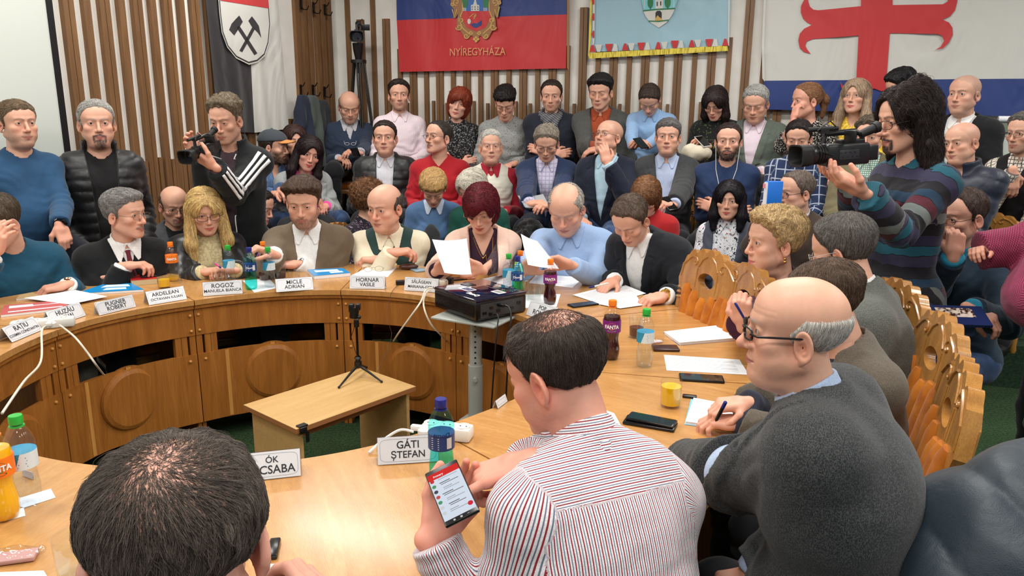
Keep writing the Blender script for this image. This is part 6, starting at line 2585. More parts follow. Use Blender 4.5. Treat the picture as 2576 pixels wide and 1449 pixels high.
c4 = pr('t4', 'smiling bearded person with brown quiff in a taupe zip cardigan', 764, 512, 118, 4.42, 0, yaw=-12, byaw=-6, pitch=14, lean=12, bulk=1.12, hair=('short', (74, 58, 48), J(ht=.022, quiff=.022, hs=.004, comb=-1, hl=.078)), P=J(smile=.8, beard=('full', (78, 54, 40), .75), fat=.003, eye=.003), tops=[shirt(white_s), opened(gm('knit', (108, 94, 76)), .03, n='cardigan', v=(.075, .42), stand=.03, i=.02)], arms=(('t', 752, 664, .81, (-.95, -.05, -.03), (0, .1, -1), 'soft'), ('p', 690, 640, 4.05, (-.75, -.5, .45), (.4, .3, -.7), 'grip')), nstr=4500)
watch(c4, -1, (190, 190, 194))
c5 = pr('t5', 'balding person in a dark green vest over a cream shirt, arms folded', 967, 524, 112, 4.58, 0, yaw=-34, byaw=-4, pitch=10, lean=16, bulk=1.1, hair=('short', (76, 68, 62), J(bald=1, fr=.05, ht=.006)), P=J(fat=.006, red=1.3, nose=1.1), tops=[shirt(gm('plain', (226, 216, 190)), i=.014), sweater(gm('plain', (40, 64, 62)), n='vest', sl=0, v=(.075, .10), i=.02)], arms=(('t', 956, 652, .81, (-.9, 0, .0), (0, 0, -1), 'soft'), ('t', 984, 634, .88, (.9, .15, .05), (0, .1, -1), 'soft')))
c6 = pr('t6', 'person with dark red bob and glasses in a pink cardigan reading a sheet', 1210, 528, 112, 4.42, 0, yaw=-10, byaw=0, pitch=26, lean=10, fem=1, hair=('bob', (86, 18, 28), J(len=.105, ft=.078, fringe=1, fs=-.9, px=-.016, ha=.002)), P=J(red=.8, lips=(176, 60, 64), smile=.4, eye=.002), glass=((140, 110, 90), .024, .014, .0009, 0), tops=[J(m=gm('plain', (48, 26, 44)), n='top', i=.010, v=(.07, .14), fold=.002), opened(gm('ribh', (226, 190, 172), .016), .06, n='cardigan', lapel=.06, fold=.003)], arms=(('p', 1212, 680, 4.02, (-.75, -.1, .35), (-.3, -1, .2), 'hold'), ('p', 1098, 682, 4.05, (.55, -.1, .5), (.3, -1, .1), 'hold')), nstr=5000, bulk=.96)
c7 = pr('t7', 'balding grey-haired person in a light blue shirt reading a raised sheet', 1424, 528, 122, 4.28, 0, yaw=-12, byaw=-6, pitch=32, lean=14, bulk=1.12, tilt=9, belly=.03, hair=('short', (150, 144, 136), J(bald=.075, bc=(0, .0, .13), ht=.006, rec=.02, hl=.095)), P=J(fat=.006, red=1.1, eye=0), tops=[shirt(gm('plain', (148, 174, 212)), i=.014)], arms=(('p', 1440, 668, 3.98, (-.85, -.05, .35), (-.1, -.5, -.8), 'relax'), ('p', 1318, 682, 3.9, (.5, -.1, .5), (.3, -1, 0), 'hold')))
c8 = pr('t8', 'person in a black suit and white shirt bent over papers, gold watch', 1586, 556, 118, 3.98, 0, yaw=-26, byaw=-30, pitch=40, lean=24, bulk=1.14, tilt=14, hair=('short', (82, 68, 58), J(ht=.010, rec=.02, hl=.09)), P=J(red=1.1, eye=0, nose=1.1), tops=[shirt(white_s), blazer(gm('plain', (26, 28, 34)), vd=.44, vw=.08)], arms=(('t', 1672, 744, .81, (-.8, -.3, -.12), (-.2, .2, -1), 'soft'), ('t', 1548, 704, .82, (-.6, -.6, -.2), (0, .1, -1), 'relax')))
watch(c8, -1, (196, 150, 70))
# --- right side of the desk
c9 = pr('t9', 'person with short blonde hair, earring and burgundy jacket, pen in hand', 1944, 612, 158, 3.12, 0, yaw=-62, byaw=-50, pitch=2, lean=8, fem=1, hair=('short', (176, 150, 108), J(ht=.024, hs=.012, ha=.005, hl=.078, quiff=.006, side=.0)), P=J(fat=.006, red=.8, w=1.02, lips=(196, 100, 100)), tops=[J(m=gm('plain', (64, 28, 46)), n='jacket', i=.02, v=(.07, .16), fold=.005, stand=.03)], arms=('lap', ('p', 1868, 818, 2.75, (-.15, -.1, 1), (.3, .6, 0), 'grip')), lod=.75, nstr=9000, bulk=1.1)
c10 = pr('t10', 'person with grey-brown hair and glasses in a grey tweed jacket, seen from behind', 2118, 636, 176, 2.68, 0, yaw=-104, byaw=-95, pitch=18, lean=14, bulk=1.15, hair=('short', (92, 88, 84), J(ht=.012)), P=J(red=.9), glass=((190, 190, 190), .025, .014, .0011), tops=[shirt(white_s), blazer(gm('tweed', (74, 76, 72), (104, 106, 100)), stand=.034)], arms=('lap', 'lap'), lod=.6, nstr=12000)
c11 = pr('t11', 'brown-haired person in a grey-brown jacket, hands folded on a notebook', 2076, 768, 190, 2.15, 0, yaw=-84, byaw=-70, pitch=20, lean=14, hair=('short', (82, 66, 54), J(ht=.020, hl=.07)), tops=[shirt(gm('plain', (40, 42, 56)), collar=0, cuff=.004), blazer(gm('tweed', (84, 76, 66), (100, 92, 80)), stand=.03)], arms=(('t', 1862, 1062, .81, (-.9, .1, .0), (0, .1, -1), 'soft'), ('t', 1880, 1012, .86, (-.95, -.12, -.05), (0, .1, -1), 'soft')), lod=.6, nstr=12000)
c12 = pr('t12', 'bald person with black-rimmed glasses in a dark grey herringbone suit', 1994, 838, 268, 1.52, 0, yaw=-80, byaw=-98, pitch=0, lean=20, bulk=1.4, belly=.05, hair=('short', (190, 184, 176), J(bald=1, fr=.040, ht=.004, hs=.004, ha=.0015)), P=J(fat=.008, red=.9, nose=1.22, ear=1.12, skin=(216, 164, 138), fold=.9), glass=((16, 14, 14), .026, .013, .0026), tops=[shirt(gm('plain', (176, 196, 226)), i=.012, cuff=.006), blazer(gm('tweed', (38, 40, 42), (72, 74, 74)), stand=.030, vd=.3, i=.028, gap=.012)], arms=(('t', 1716, 1165, .815, (-1, .25, .02), (-.1, .3, -1), 'relax'), 'lap'), lod=.4, nstr=9000)
c13 = pr('t13', 'person in a red and grey striped white shirt tapping a phone, seen from behind', 1398, 940, 300, 1.55, 0, yaw=-118, byaw=-152, pitch=22, lean=20, bulk=1.16, hair=('short', (66, 56, 50), J(ht=.009, hs=.006, bald=.070, bc=(0, -.035, .13), rec=.015, hl=.10, sr=.00042, hl_=.034)), P=J(fat=.006, red=1.5, ear=1.1, skin=(222, 158, 136), beard=('stubble', (130, 100, 84), .3), wisp=(4500, lambda c: (c[:, 2] > .085) & (c[:, 1] < .06), .035, .00030)), tops=[shirt(gm('stripe', (232, 230, 232), [((150, 44, 56), .0098, .22, 0), ((112, 118, 140), .0098, .18, .5)]), i=.016, ch=1, fine=.0045, sl=.97)], arms=(('p', 1086, 1345, 1.47, (.62, .66, .42), (.1, -.55, .85), 'hold'), ('p', 1326, 1158, 1.50, (-.93, -.22, -.25), (-.1, .0, -1), 'point')), extra=J(yoke=-.085, hand=1.05), lod=.4, nstr=22000, shl=(-.025, -.055), sh=.95, poles=((-.6, .2, -.8), (.7, .3, -.5)))
c14 = pr('t14', 'nearest person, grey-flecked dark hair thinning at the crown, seen from behind', 448, 1400, 470, .88, 0, yaw=176, byaw=180, pitch=34, lean=20, bulk=1.05, s=1.04, hair=('short', (72, 64, 58), J(ht=.014, hs=.012, bald=.076, bc=(-.006, -.098, .082), ha=.003, sr=.00034, hl_=.04, sk=1.3, jit=.10, off=.004)), P=J(red=1., skin=(206, 156, 136), whorl=(-.006, -.098, .09), wisp=(6500, lambda c: (np.linalg.norm(c - np.array([-.006, -.098, .082]), axis=1) < .085), .045, .00030)), tops=[sweater(gm('plain', (50, 54, 62)))], arms=('lap', ('p', 812, 1650, 1.02, (-.2, .6, .5), (-.2, -.3, -.6), 'soft')), lod=.4, nstr=42000)
# --- right edge
bandm = gm('bands', (30, 30, 34), [(30, 84, 100), (46, 44, 68), (24, 24, 28), (100, 106, 104), (78, 26, 40), (26, 52, 74), (26, 26, 32), (50, 48, 72)], .36)
c15 = pr('s4', 'standing camera operator with long curly dark hair, glasses and patchwork striped sweater', 2278, 306, 160, 3.1, 0, False, yaw=-56, byaw=-52, pitch=10, lean=2, hair=('long', (40, 32, 30), J(len=.40, sp=.02, ff=-.03, fw=.072, ft=.112, ha=.009, fr=1, hf=50., jit=.12, curl=.3, off=.014)), P=J(beard=('goatee', (28, 22, 20), .95), eye=.002, nose=1.12, red=.5), glass=((30, 26, 26), .026, .016, .0014), tops=[sweater(bandm, i=.018, si=.0, cuff=.014, hem=.22, skirt=1, fold=.006, v=(.05, .05), gap=.01)], legs=dark, bulk=.86, sh=.95, arms=(('p', 2172, 486, 2.80, (-.9, .1, .42), (.1, .3, 1), 'relax'), ('p', 2150, 460, 3.0, (-.9, .0, .2), (.1, -.3, 1), 'relax')), lod=.6, nstr=16000, poles=((-.1, -.1, -1), None))
c16 = pr('s5', 'person with rimmed glasses and teal collar resting chin on a hand', 2416, 548, 138, 3.45, 0, yaw=-42, byaw=-36, pitch=8, lean=8, hair=('short', (62, 48, 42), J(ht=.006, hs=.004, rec=.03, hl=.10)), P=J(red=1.0), glass=((40, 34, 34), .027, .014, .0012), tops=[shirt(gm('plain', (44, 140, 170)), i=.010), sweater(gm('plain', (38, 56, 72)), n='cardigan', v=(.06, .16), i=.02)], arms=(('p', 2440, 776, 3.1, (.4, -.4, -.2), (0, .3, -1), 'soft'), ('p', 2398, 646, 3.22, (.15, .25, 1), (.3, 1, .2), 'grip')), legs=denim, lod=.75)
c17 = pr('s6', 'standing person in a raspberry houndstooth jacket at the right edge', 2760, 300, 150, 2.75, 0, False, yaw=-100, byaw=-80, fem=1, hair=('bob', (70, 50, 44)), tops=[J(m=gm('hound', (176, 70, 104), (66, 22, 44), .009), n='jacket', i=.03, si=.01, cuff=.006, hem=.14, skirt=1, fold=.006)], legs=gm('plain', (16, 16, 20)), arms=('side', ('l', .10, .30, 1.16, (-.9, .3, .2), (0, -.4, -1), 'soft')), lod=.6, nstr=1500, bulk=1.15, hpos=tuple(atZ(2700, 300, 2.75) + [0, 0, -.02]))

# chairs below the seated people
used_w = {0: 'at the desk', 1: 'in the front audience row', 2: 'in the middle audience row', 3: 'in the back audience row'}
for c, fl_, lab, row in SEATS:
    e = c['e']
    rz = e.rotation_euler.z
    fwd = np.array([-math.sin(rz), math.cos(rz)])
    q = c['org'][:2] + fwd * .06
    short = ' '.join(lab.replace(',', '').split()[:9])
    if lab.startswith(('person with rimmed glasses', 'person with short blonde hair, earring', 'person in a black suit', 'person in a red and grey', 'nearest', 'bald person with black-rimmed', 'person with grey-brown', 'brown-haired person in a grey')):
        continue
    ch_ = chair(q[0], q[1], fl_ if fl_ != .15 else .0, rz + math.pi / 2, 'carved orange velvet chair under the ' + ' '.join(lab.replace(',', '').split()[:10]), 'carved chairs ' + used_w[row])
    ch_.scale = (.86, .92, .76 if row else .80)
for (px, py, Z, rz, lb) in ((2285, 706, 2.85, 177, 'carved chair behind the grey tweed jacket, crest showing'), (2396, 815, 2.36, 166, 'carved chair with orange fluted back, middle one of the three at the right'), (2450, 945, 1.92, 156, 'carved chair with orange fluted back nearest the dark quilted coat'), (1806, 612, 3.42, 197, 'empty carved chair with oval crest hole beside the black suited sitter'), (1905, 668, 3.12, 188, 'carved chair just behind the blonde person in burgundy')):
    q = atZ(px, py, Z)
    a = math.radians(rz)
    ch_ = chair(q[0] + .30 * math.cos(a), q[1] + .30 * math.sin(a), 0, a, lb, 'full-height carved chairs at the desk')
    ch_.scale = (.9, .9, .98)
# ------------------------------------------------------------ things on the desks
m_paper = plain('white_paper', (236, 237, 240), .7)
m_plate = plain('name_plate_card', (214, 216, 220), .4)
m_clearp = thinglass('clear_plastic', (.93, .94, .96), .06, .05)
m_ink = plain('black_ink', (26, 26, 30), .6)
m_inkg = plain('grey_ink', (120, 120, 124), .6)
m_pen = plain('blue_pen_plastic', (30, 40, 120), .3)
TOP = TZ + .0006


def plate(tl, tr, br_, bl, lines, lab, sizes=(.62, .5), backside=False, al='CENTER'):
    """tent name plate: bottom corners rest on the desk"""
    A, B = onz(*bl, TOP), onz(*br_, TOP)
    x = unit(B - A)
    W_ = np.linalg.norm(B - A)
    y = np.cross([0, 0, 1], x)
    # lean so that the top edge matches
    h = W_ * .375
    T_ = None
    best = 1e9
    m_ = (np.array(tl) + np.array(tr)) / 2
    for le in np.linspace(.1, 1.2, 23):
        for hh in np.linspace(.26, .46, 21) * W_:
            q = (A + B) / 2 + y * math.sin(le) * hh + np.array([0, 0, math.cos(le) * hh])
            v = q - CP
            px = 1288 + F * (v @ rt) / (v @ fw)
            py = 724.5 - F * (v @ up) / (v @ fw)
            e_ = (px - m_[0]) ** 2 + (py - m_[1]) ** 2 + 60 * (le - .42) ** 2
            if e_ < best:
                best, T_ = e_, (le, hh)
    le, h = T_
    e = empty('name_plate', (A + B) / 2, math.atan2(x[1], x[0]))
    tag(e, lab, 'name plate', 'tent name plates on the desks')
    up_ = np.array([0, math.sin(le), math.cos(le)])
    dn = np.array([0, math.sin(le), -math.cos(le)])
    nrm = np.array([0, -math.cos(le), math.sin(le)])
    R = frame((1, 0, 0), up_, nrm)
    t = .0012
    top = up_ * h
    mb = MB()
    mb.box(up_ * h / 2, (W_ / 2 - .003, h / 2 - .002, t / 2), R)
    mb.build('card', m_plate, e, smooth=False)
    mb = MB()
    n2 = np.array([0, math.cos(le), math.sin(le)])
    mb.box(top + dn * h / 2, (W_ / 2, h / 2, .0006), frame((1, 0, 0), dn, np.cross((1, 0, 0), dn)))
    mb.box(up_ * h / 2 - nrm * .002, (W_ / 2, h / 2, .0006), R)
    mb.build('plastic_holder', m_clearp, e, smooth=False)
    MB().box(top + dn * h / 2 + np.array([0, .0, -.0015]), (W_ / 2 - .003, h / 2 - .003, .0005), frame((1, 0, 0), dn, np.cross((1, 0, 0), dn))).build('back_card', m_plate, e, smooth=False)
    # thin frame line
    mb = MB()
    a, b = W_ / 2 - .009, h / 2 - .008
    pts = []
    for i in range(33):
        f = 2 * math.pi * i / 32
        c_, s_ = math.cos(f), math.sin(f)
        pts.append(up_ * (h / 2 + b * np.sign(s_) * abs(s_) ** .3) + np.array([a * np.sign(c_) * abs(c_) ** .3, 0, 0]) + nrm * (t / 2 + .0002))
    mb.tube(pts, .00035, 4, caps=False)
    mb.build('border_line', m_inkg, e)
    n = len(lines)
    for i, (tx, fr) in enumerate(lines):
        sz_ = fr * W_ / max(len(tx), 4) * 1.62
        sz_ = min(sz_ * 1.15, h * .42)
        yy = h * (.5 + (.17 if i == 0 else -.17)) if n > 1 else h * .5
        x0 = .0 if al == 'CENTER' else .0
        text(tx, sz_, (R, up_ * yy + nrm * (t / 2 + .0003) + np.array([x0 if al == 'CENTER' else W_ * (.04 if i == 0 else .12), 0, 0])), e, m_ink, bold=sz_ * .009, xs=.98)
    return e


plate((1, 823), (84, 795), (109, 830), (30, 863), [('RAȚIU', .42), ('COSMIN CONSTANTIN', .8)], 'tent name plate in front of the white power strip at the left edge, two lines')
plate((110, 783), (204, 759), (218, 794), (132, 822), [('HUZĂU', .42), ('MIHAI', .36)], 'tent name plate beside the left power strip, second from the left edge')
plate((239, 759), (333, 741), (344, 772), (249, 795), [('PUGNER', .46), ('ROBERT', .46)], 'tent name plate in front of the blue folder at the left')
plate((362, 735), (463, 718), (471, 753), (374, 769), [('ARDELEAN', .62), ('OCTAVIAN IULIAN', .8)], 'tent name plate in front of the orange juice glass and orange soda bottle')
plate((506, 710), (606, 704), (612, 739), (510, 746), [('ROGOZ', .42), ('MANUELA BIANCA', .84)], 'tent name plate in front of the blonde person')
plate((689, 702), (784, 695), (790, 729), (694, 736), [('MICLE', .42), ('ADRIAN', .46)], 'tent name plate in front of the person in the taupe cardigan')
plate((878, 693), (970, 694), (969, 728), (878, 727), [('HORNAR', .5), ('VASILE', .46)], 'tent name plate before the folded arms of the person in the green vest')
plate((1019, 696), (1103, 701), (1102, 737), (1015, 731), [('SĂLĂGEAN', .5), ('MARIANA-GETA', .7)], 'tent name plate left of the projector by the beige plug')
plate((1343, 753), (1397, 772), (1392, 815), (1322, 792), [('POP', .3), ('ROMEO', .5)], 'tilted tent name plate behind the striped-shirt head')
plate((590, 1144), (765, 1121), (760, 1198), (596, 1216), [('ÓK', .3), ('CSABA', .50)], 'large tent name plate just right of the nearest head', al='R')
plate((943, 1101), (1108, 1089), (1106, 1162), (948, 1172), [('GÁTI', .36), ('ȘTEFAN', .50)], 'large tent name plate left of the near turquoise bottle')
plate((1246, 1012), (1270, 985), (1278, 1010), (1252, 1030), [(' ', .1)], 'tent name plate seen edge-on beside the striped-shirt face')
plate((268, 1170), (420, 1160), (420, 1220), (266, 1228), [(' ', .1)], 'tent name plate mostly hidden behind the nearest head')
plate((118, 1155), (88, 1145), (60, 1196), (88, 1206), [(' ', .1)], 'tent name plate standing behind the near clear water bottle')
plate((1300, 742), (1297, 742), (1315, 772), (1290, 774), [(' ', .1)], 'small tent plate seen edge-on between projector and soda bottle')


def bottle(x, y, H_, kind, lab, yaw=0, fill=1., grp='soft drink and water bottles on the desks'):
    p = onz(x, y, TOP)
    e = empty('bottle', p, math.atan2(-p[1], -p[0]) + math.pi / 2 + yaw)      # local -Y looks at the camera
    tag(e, lab, 'bottle', grp)
    k = H_ / .225
    cap_c = {'fanta': (240, 128, 24), 'grape': (240, 128, 24), 'water': (40, 172, 60), 'teal': (28, 36, 120)}[kind]
    if kind in ('fanta', 'grape'):
        prof = [(.0, .002), (.022, .0), (.029, .006), (.032, .02), (.033, .04), (.030, .058), (.0265, .078), (.027, .092), (.031, .108), (.0325, .118), (.0325, .155), (.031, .165), (.026, .180), (.018, .193), (.0125, .200), (.0125, .207)]
    else:
        prof = [(.0, .004), (.022, .0), (.029, .005), (.0315, .02), (.0315, .05), (.029, .075), (.0275, .09), (.0305, .103), (.032, .112), (.032, .150), (.032, .158), (.028, .175), (.020, .191), (.0125, .200), (.0125, .207)]
    prof = [(r * k, z * k) for r, z in prof]
    foot = lambda f, z: 1 - (.10 * max(0, 1 - z / (.022 * k)) * (math.cos(5 * f) > .55)) - (.012 * math.cos(12 * f + z * 90) if .04 * k < z < .10 * k else 0)
    tint = {'fanta': (.99, .99, .98), 'grape': (.98, .96, .97), 'water': (.96, .98, 1.), 'teal': (.50, .93, .91)}[kind]
    sh = MB().lathe(prof, (0, 0, 0), 36, mod=foot).build('bottle_shell', thinglass('pet_' + kind, tint, .07, .04), e)
    lq = {'fanta': ((244, 182, 12), .82), 'grape': ((52, 14, 22), .80), 'teal': ((60, 190, 190), .55), 'water': ((226, 232, 236), .5)}[kind]
    lvl = (fill if fill != 1. else lq[1]) * .207 * k
    if kind in ('fanta', 'grape') and fill > 0:
        pr_ = [(0, .004 * k)] + [(max(r - .0016, 0), z + .001) for r, z in prof[1:] if z < lvl] + [(np.interp(lvl, [z for r, z in prof], [r for r, z in prof]) - .0016, lvl), (0, lvl)]
        MB().lathe(pr_, (0, 0, 0), 32, mod=foot).build('drink', plain('drink_' + kind, lq[0], .1, Coat_Weight=.3), e)
    elif kind == 'teal':
        pr_ = [(0, .004 * k)] + [(max(r - .0016, 0), z + .001) for r, z in prof[1:] if z < lvl] + [(np.interp(lvl, [z for r, z in prof], [r for r, z in prof]) - .0016, lvl), (0, lvl)]
        MB().lathe(pr_, (0, 0, 0), 32).build('drink', thinglass('teal_drink', (.45, .95, .93), .03, .02), e)
    elif fill > 0:
        pr_ = [(0, .004 * k)] + [(max(r - .0016, 0), z + .001) for r, z in prof[1:] if z < lvl] + [(np.interp(lvl, [z for r, z in prof], [r for r, z in prof]) - .0016, lvl), (0, lvl)]
        MB().lathe(pr_, (0, 0, 0), 32).build('drink', thinglass('water_drink', (.94, .96, .97), .05, .02), e)
    # cap
    mc = plain('cap_%d_%d_%d' % cap_c, cap_c, .35)
    MB().lathe([(.0145 * k, .205 * k), (.0148 * k, .2065 * k), (.0148 * k, .222 * k), (.0138 * k, .225 * k), (0, .225 * k)], (0, 0, 0), 40, mod=lambda f, z: 1 + .02 * math.cos(20 * f)).build('bottle_cap', mc, e)
    MB().lathe([(.0135 * k, .198 * k), (.0165 * k, .198 * k), (.0165 * k, .2005 * k), (.0135 * k, .2005 * k)], (0, 0, 0), 24).build('neck_ring', mc, e)
    # label
    lc = {'fanta': (240, 120, 20), 'grape': (120, 24, 120), 'water': (40, 140, 176), 'teal': (20, 60, 120)}[kind]
    z0, z1 = (.108, .152) if kind in ('fanta', 'grape') else (.100, .140)
    r_ = (.0336 if kind in ('fanta', 'grape') else .0328) * k
    lb = MB().lathe([(r_ - .001, z0 * k), (r_, z0 * k), (r_, z1 * k), (r_ - .001, z1 * k)], (0, 0, 0), 40).build('label', plain('bottle_label_' + kind, lc, .4), e)

    def onlabel(o, zc):
        co = np.empty(len(o.data.vertices) * 3, np.float32)
        o.data.vertices.foreach_get('co', co)
        co = co.reshape(-1, 3)
        a = co[:, 0] / r_
        rr = r_ + .0004 + co[:, 2]
        o.data.vertices.foreach_set('co', np.stack([rr * np.sin(a), -rr * np.cos(a), zc + co[:, 1]], 1).astype(np.float32).ravel())
        o.data.update()
    I3 = np.eye(3)
    wht = plain('label_print_white', (240, 240, 240), .5)
    if kind in ('fanta', 'grape'):
        bl_ = MB()
        bl_.prism([(.0155 * k * math.cos(t) * (1 + .1 * math.sin(3 * t)), .0125 * k * math.sin(t), 0) for t in np.linspace(0, 6.283, 24, endpoint=False)], (0, 0, .0002))
        o = bl_.build('label_badge', plain('badge_' + kind, (70, 120, 50) if kind == 'fanta' else (236, 140, 30), .5), lb, smooth=False)
        onlabel(o, (z0 + z1) / 2 * k + .003 * k)
        o = text('FANTA', .0185 * k, (I3, (0, 0, .0006)), lb, wht, xs=.9, bold=.0006)
        onlabel(o, (z0 + z1) / 2 * k)
        o = MB().prism([(.016 * k * math.cos(t), .0035 * k * math.sin(t) - .013 * k, .0003) for t in np.linspace(0, 6.283, 16, endpoint=False)], (0, 0, .0002)).build('label_swirl', plain('swirl_' + kind, (60, 60, 30) if kind == 'fanta' else (90, 180, 80), .5), lb, smooth=False)
        onlabel(o, (z0 + z1) / 2 * k)
    else:
        if kind == 'water':
            o = MB().prism([(-.5 * r_, -.5 * (z1 - z0) * k, 0), (1.4 * r_, -.5 * (z1 - z0) * k, 0), (1.4 * r_, .5 * (z1 - z0) * k, 0), (-.1 * r_, .5 * (z1 - z0) * k, 0)], (0, 0, .0002)).build('label_panel', plain('label_pale', (214, 226, 230), .5), lb, smooth=False)
            bm = bmesh.new()
            bm.from_mesh(o.data)
            bmesh.ops.subdivide_edges(bm, edges=bm.edges[:], cuts=10, use_grid_fill=True)
            bm.to_mesh(o.data)
            bm.free()
            onlabel(o, (z0 + z1) / 2 * k)
        if kind == 'teal':
            o = text('Dorna', .016 * k, (frame((-1, 0, 0), (0, 1, 0), (0, 0, 1)) if yaw else I3, (0, 0, .0004)), lb, wht if not yaw else plain('label_navy', (16, 30, 90), .5), bold=.0003)
            onlabel(o, ((z0 + z1) / 2) * k + (.022 if yaw else .0) * k)
            mb = MB()
            for i in range(9):
                mb.box((.4 * r_ + i * .0016, 0, .0004), (.0004 + .0003 * (i % 2), .014 * k, .0001))
            o = mb.build('barcode', wht, lb, smooth=False)
            onlabel(o, (z0 + z1) / 2 * k)
            mb = MB()
            for i in range(6):
                mb.box((-.5 * r_, -.014 * k + i * .0055 * k, .0004), (.010 * k, .0007, .0001))
            o = mb.build('label_print', wht, lb, smooth=False)
            onlabel(o, (z0 + z1) / 2 * k)
        mb = MB()
        for i in range(4):
            mb.box((0, -.012 * k + i * .007 * k, .0005), (.010 * k - .002 * (i % 2), .0009, .0001))
        if kind == 'water':
            o = mb.build('label_print', plain('label_teal_ink', (30, 120, 160), .5), lb, smooth=False)
            onlabel(o, (z0 + z1) / 2 * k)
    return e


bottle(14, 1302, .232, 'fanta', 'near orange soda bottle with orange cap at the lower left edge')
bottle(72, 1268, .228, 'water', 'near clear water bottle with green cap behind the orange soda bottle')
bottle(1112, 1216, .230, 'teal', 'near turquoise water bottle with dark blue cap, right of the large name plate', yaw=.02)
bottle(1536, 902, .232, 'grape', 'purple labelled dark soda bottle standing nearest the clear bottle on the right desk')
bottle(1620, 922, .222, 'water', 'clear water bottle with green cap beside the purple labelled soda on the right desk')
bottle(437, 706, .215, 'fanta', 'nearly empty orange soda bottle in front of the person in black sweater', fill=.12)
bottle(580, 716, .215, 'water', 'clear water bottle with green cap right of the blonde hands')
bottle(633, 727, .222, 'teal', 'turquoise water bottle on a napkin, left of the taupe cardigan')
bottle(680, 722, .215, 'water', 'clear water bottle with green cap just right of the turquoise one')
bottle(667, 704, .215, 'grape', 'purple labelled soda bottle gripped by the cardigan wearer', fill=.35)
bottle(1279, 742, .215, 'water', 'clear water bottle with green cap directly behind the projector')
bottle(1301, 752, .220, 'teal', 'turquoise water bottle with navy cap right behind the projector')
bottle(1308, 732, .215, 'fanta', 'orange soda bottle behind the turquoise bottle near the projector')
bottle(1383, 765, .225, 'grape', 'dark purple soda bottle with orange cap among the upturned tumblers')


def tumbler(x, y, r, h, lab, fill=0, col=(244, 186, 12), flip=False):
    p = onz(x, y, TOP)
    e = empty('tumbler', p)
    tag(e, lab, 'glass', 'drinking glasses on the desks')
    pr_ = [(0, .0), (r * .88, .0), (r * .9, .003), (r, h), (r - .0018, h), (r * .9 - .002, .009), (0, .009)]
    if flip:
        pr_ = [(q, h - z) for q, z in pr_]
    MB().lathe(pr_, (0, 0, 0), 32).build('glass_wall', thinglass('tumbler_glass', (.96, .975, .97), .08, .02), e)
    if fill:
        t = fill
        MB().lathe([(0, .0095), (r * .9 - .0025, .0095), (r * (.9 + .1 * t) - .0025, h * t), (0, h * t)], (0, 0, 0), 32).build('drink', plain('drink_%d_%d_%d' % col, col, .12, Coat_Weight=.3), e)
    return e


tumbler(414, 724, .032, .062, 'glass of orange juice beside the nearly empty orange soda bottle', .75)
tumbler(444, 712, .030, .060, 'empty glass just right of the far orange juice glass')
tumbler(552, 713, .034, .080, 'empty tumbler in front of the blonde hands')
tumbler(706, 702, .034, .085, 'tumbler with a little dark soda in front of the wristwatch', .45, (50, 12, 16))
tumbler(740, 702, .036, .050, 'low empty tumbler beside the blue folder stack')
tumbler(1344, 758, .034, .085, 'upturned tumbler on a napkin, front one behind the projector', flip=True)
tumbler(1318, 742, .034, .085, 'upturned tumbler left of the purple soda bottle, back one', flip=True)
tumbler(1362, 742, .034, .085, 'upturned tumbler hidden half behind the purple soda bottle', flip=True)
tumbler(1600, 848, .033, .090, 'tumbler with dark soda behind the clear bottle on the right desk', .5, (70, 16, 14))
tumbler(1686, 1022, .035, .088, 'glass of orange juice on the near right desk', .8)
tumbler(190, 1440, .036, .085, 'empty tumbler at the bottom beside the nearest head')


def sheet(pts, lab, z=TOP, t=.0008, mat=None, name='paper_sheet', cat='paper', grp=None, lines=0, lab_parts=None, curl=0):
    """flat sheet from four desk pixels, tl tr br bl"""
    P_ = [onz(*p, z) for p in pts]
    c = sum(P_) / len(P_)
    e = empty(name, c)
    tag(e, lab, cat, grp)
    mb = MB()
    mb.prism([p - c for p in P_], (0, 0, t))
    mb.build('sheet', mat or m_paper, e, smooth=False)
    if lines:
        tl, tr, br_, bl = [p - c for p in P_[:4]]
        mb = MB()
        for i in range(lines):
            f = .12 + .76 * i / max(lines - 1, 1)
            a, b = tl + (bl - tl) * f, tr + (br_ - tr) * f
            k = .9 if i % 4 else .55
            q0, q1 = a + (b - a) * .1, a + (b - a) * k
            d_ = unit(q1 - q0)
            mb.box((q0 + q1) / 2 + [0, 0, t + .0002], (np.linalg.norm(q1 - q0) / 2, .0007, .0001), frame(d_, np.cross((0, 0, 1), d_), (0, 0, 1)))
        mb.build('print_lines', m_inkg, e, smooth=False)
    return e


G_P = 'loose papers on the desks'
sheet([(60, 750), (190, 730), (270, 746), (175, 766)], 'white open sheets under the hand at the left edge', z=TOP + .012, grp=G_P)
sheet([(1670, 893), (1860, 905), (1884, 943), (1677, 932)], 'printed white sheet beside the black phone on the right desk', grp=G_P, lines=14)
sheet([(1440, 742), (1560, 712), (1625, 738), (1520, 768)], 'white papers under the hands of the black suited person', grp=G_P, z=TOP + .002, lines=16)
sheet([(1505, 765), (1600, 742), (1616, 768), (1560, 776)], 'folded white sheet at the suited person left hand', grp=G_P, z=TOP + .004)
sheet([(1350, 690), (1470, 698), (1440, 724), (1330, 712)], 'white sheet in front of the light blue shirt', grp=G_P, lines=8)
sheet([(1180, 710), (1265, 690), (1330, 706), (1250, 730)], 'white sheet behind the projector', grp=G_P, lines=5)
sheet([(925, 673), (998, 673), (975, 697), (884, 693)], 'white sheet under the folded reading glasses', grp=G_P)
sheet([(490, 686), (600, 684), (612, 694), (540, 702)], 'white note under the blonde hands', grp=G_P)
sheet([(1716, 1200), (1820, 1190), (1830, 1240), (1722, 1246)], 'white sheet beneath the cuff of the herringbone suit', grp=G_P, lines=6)
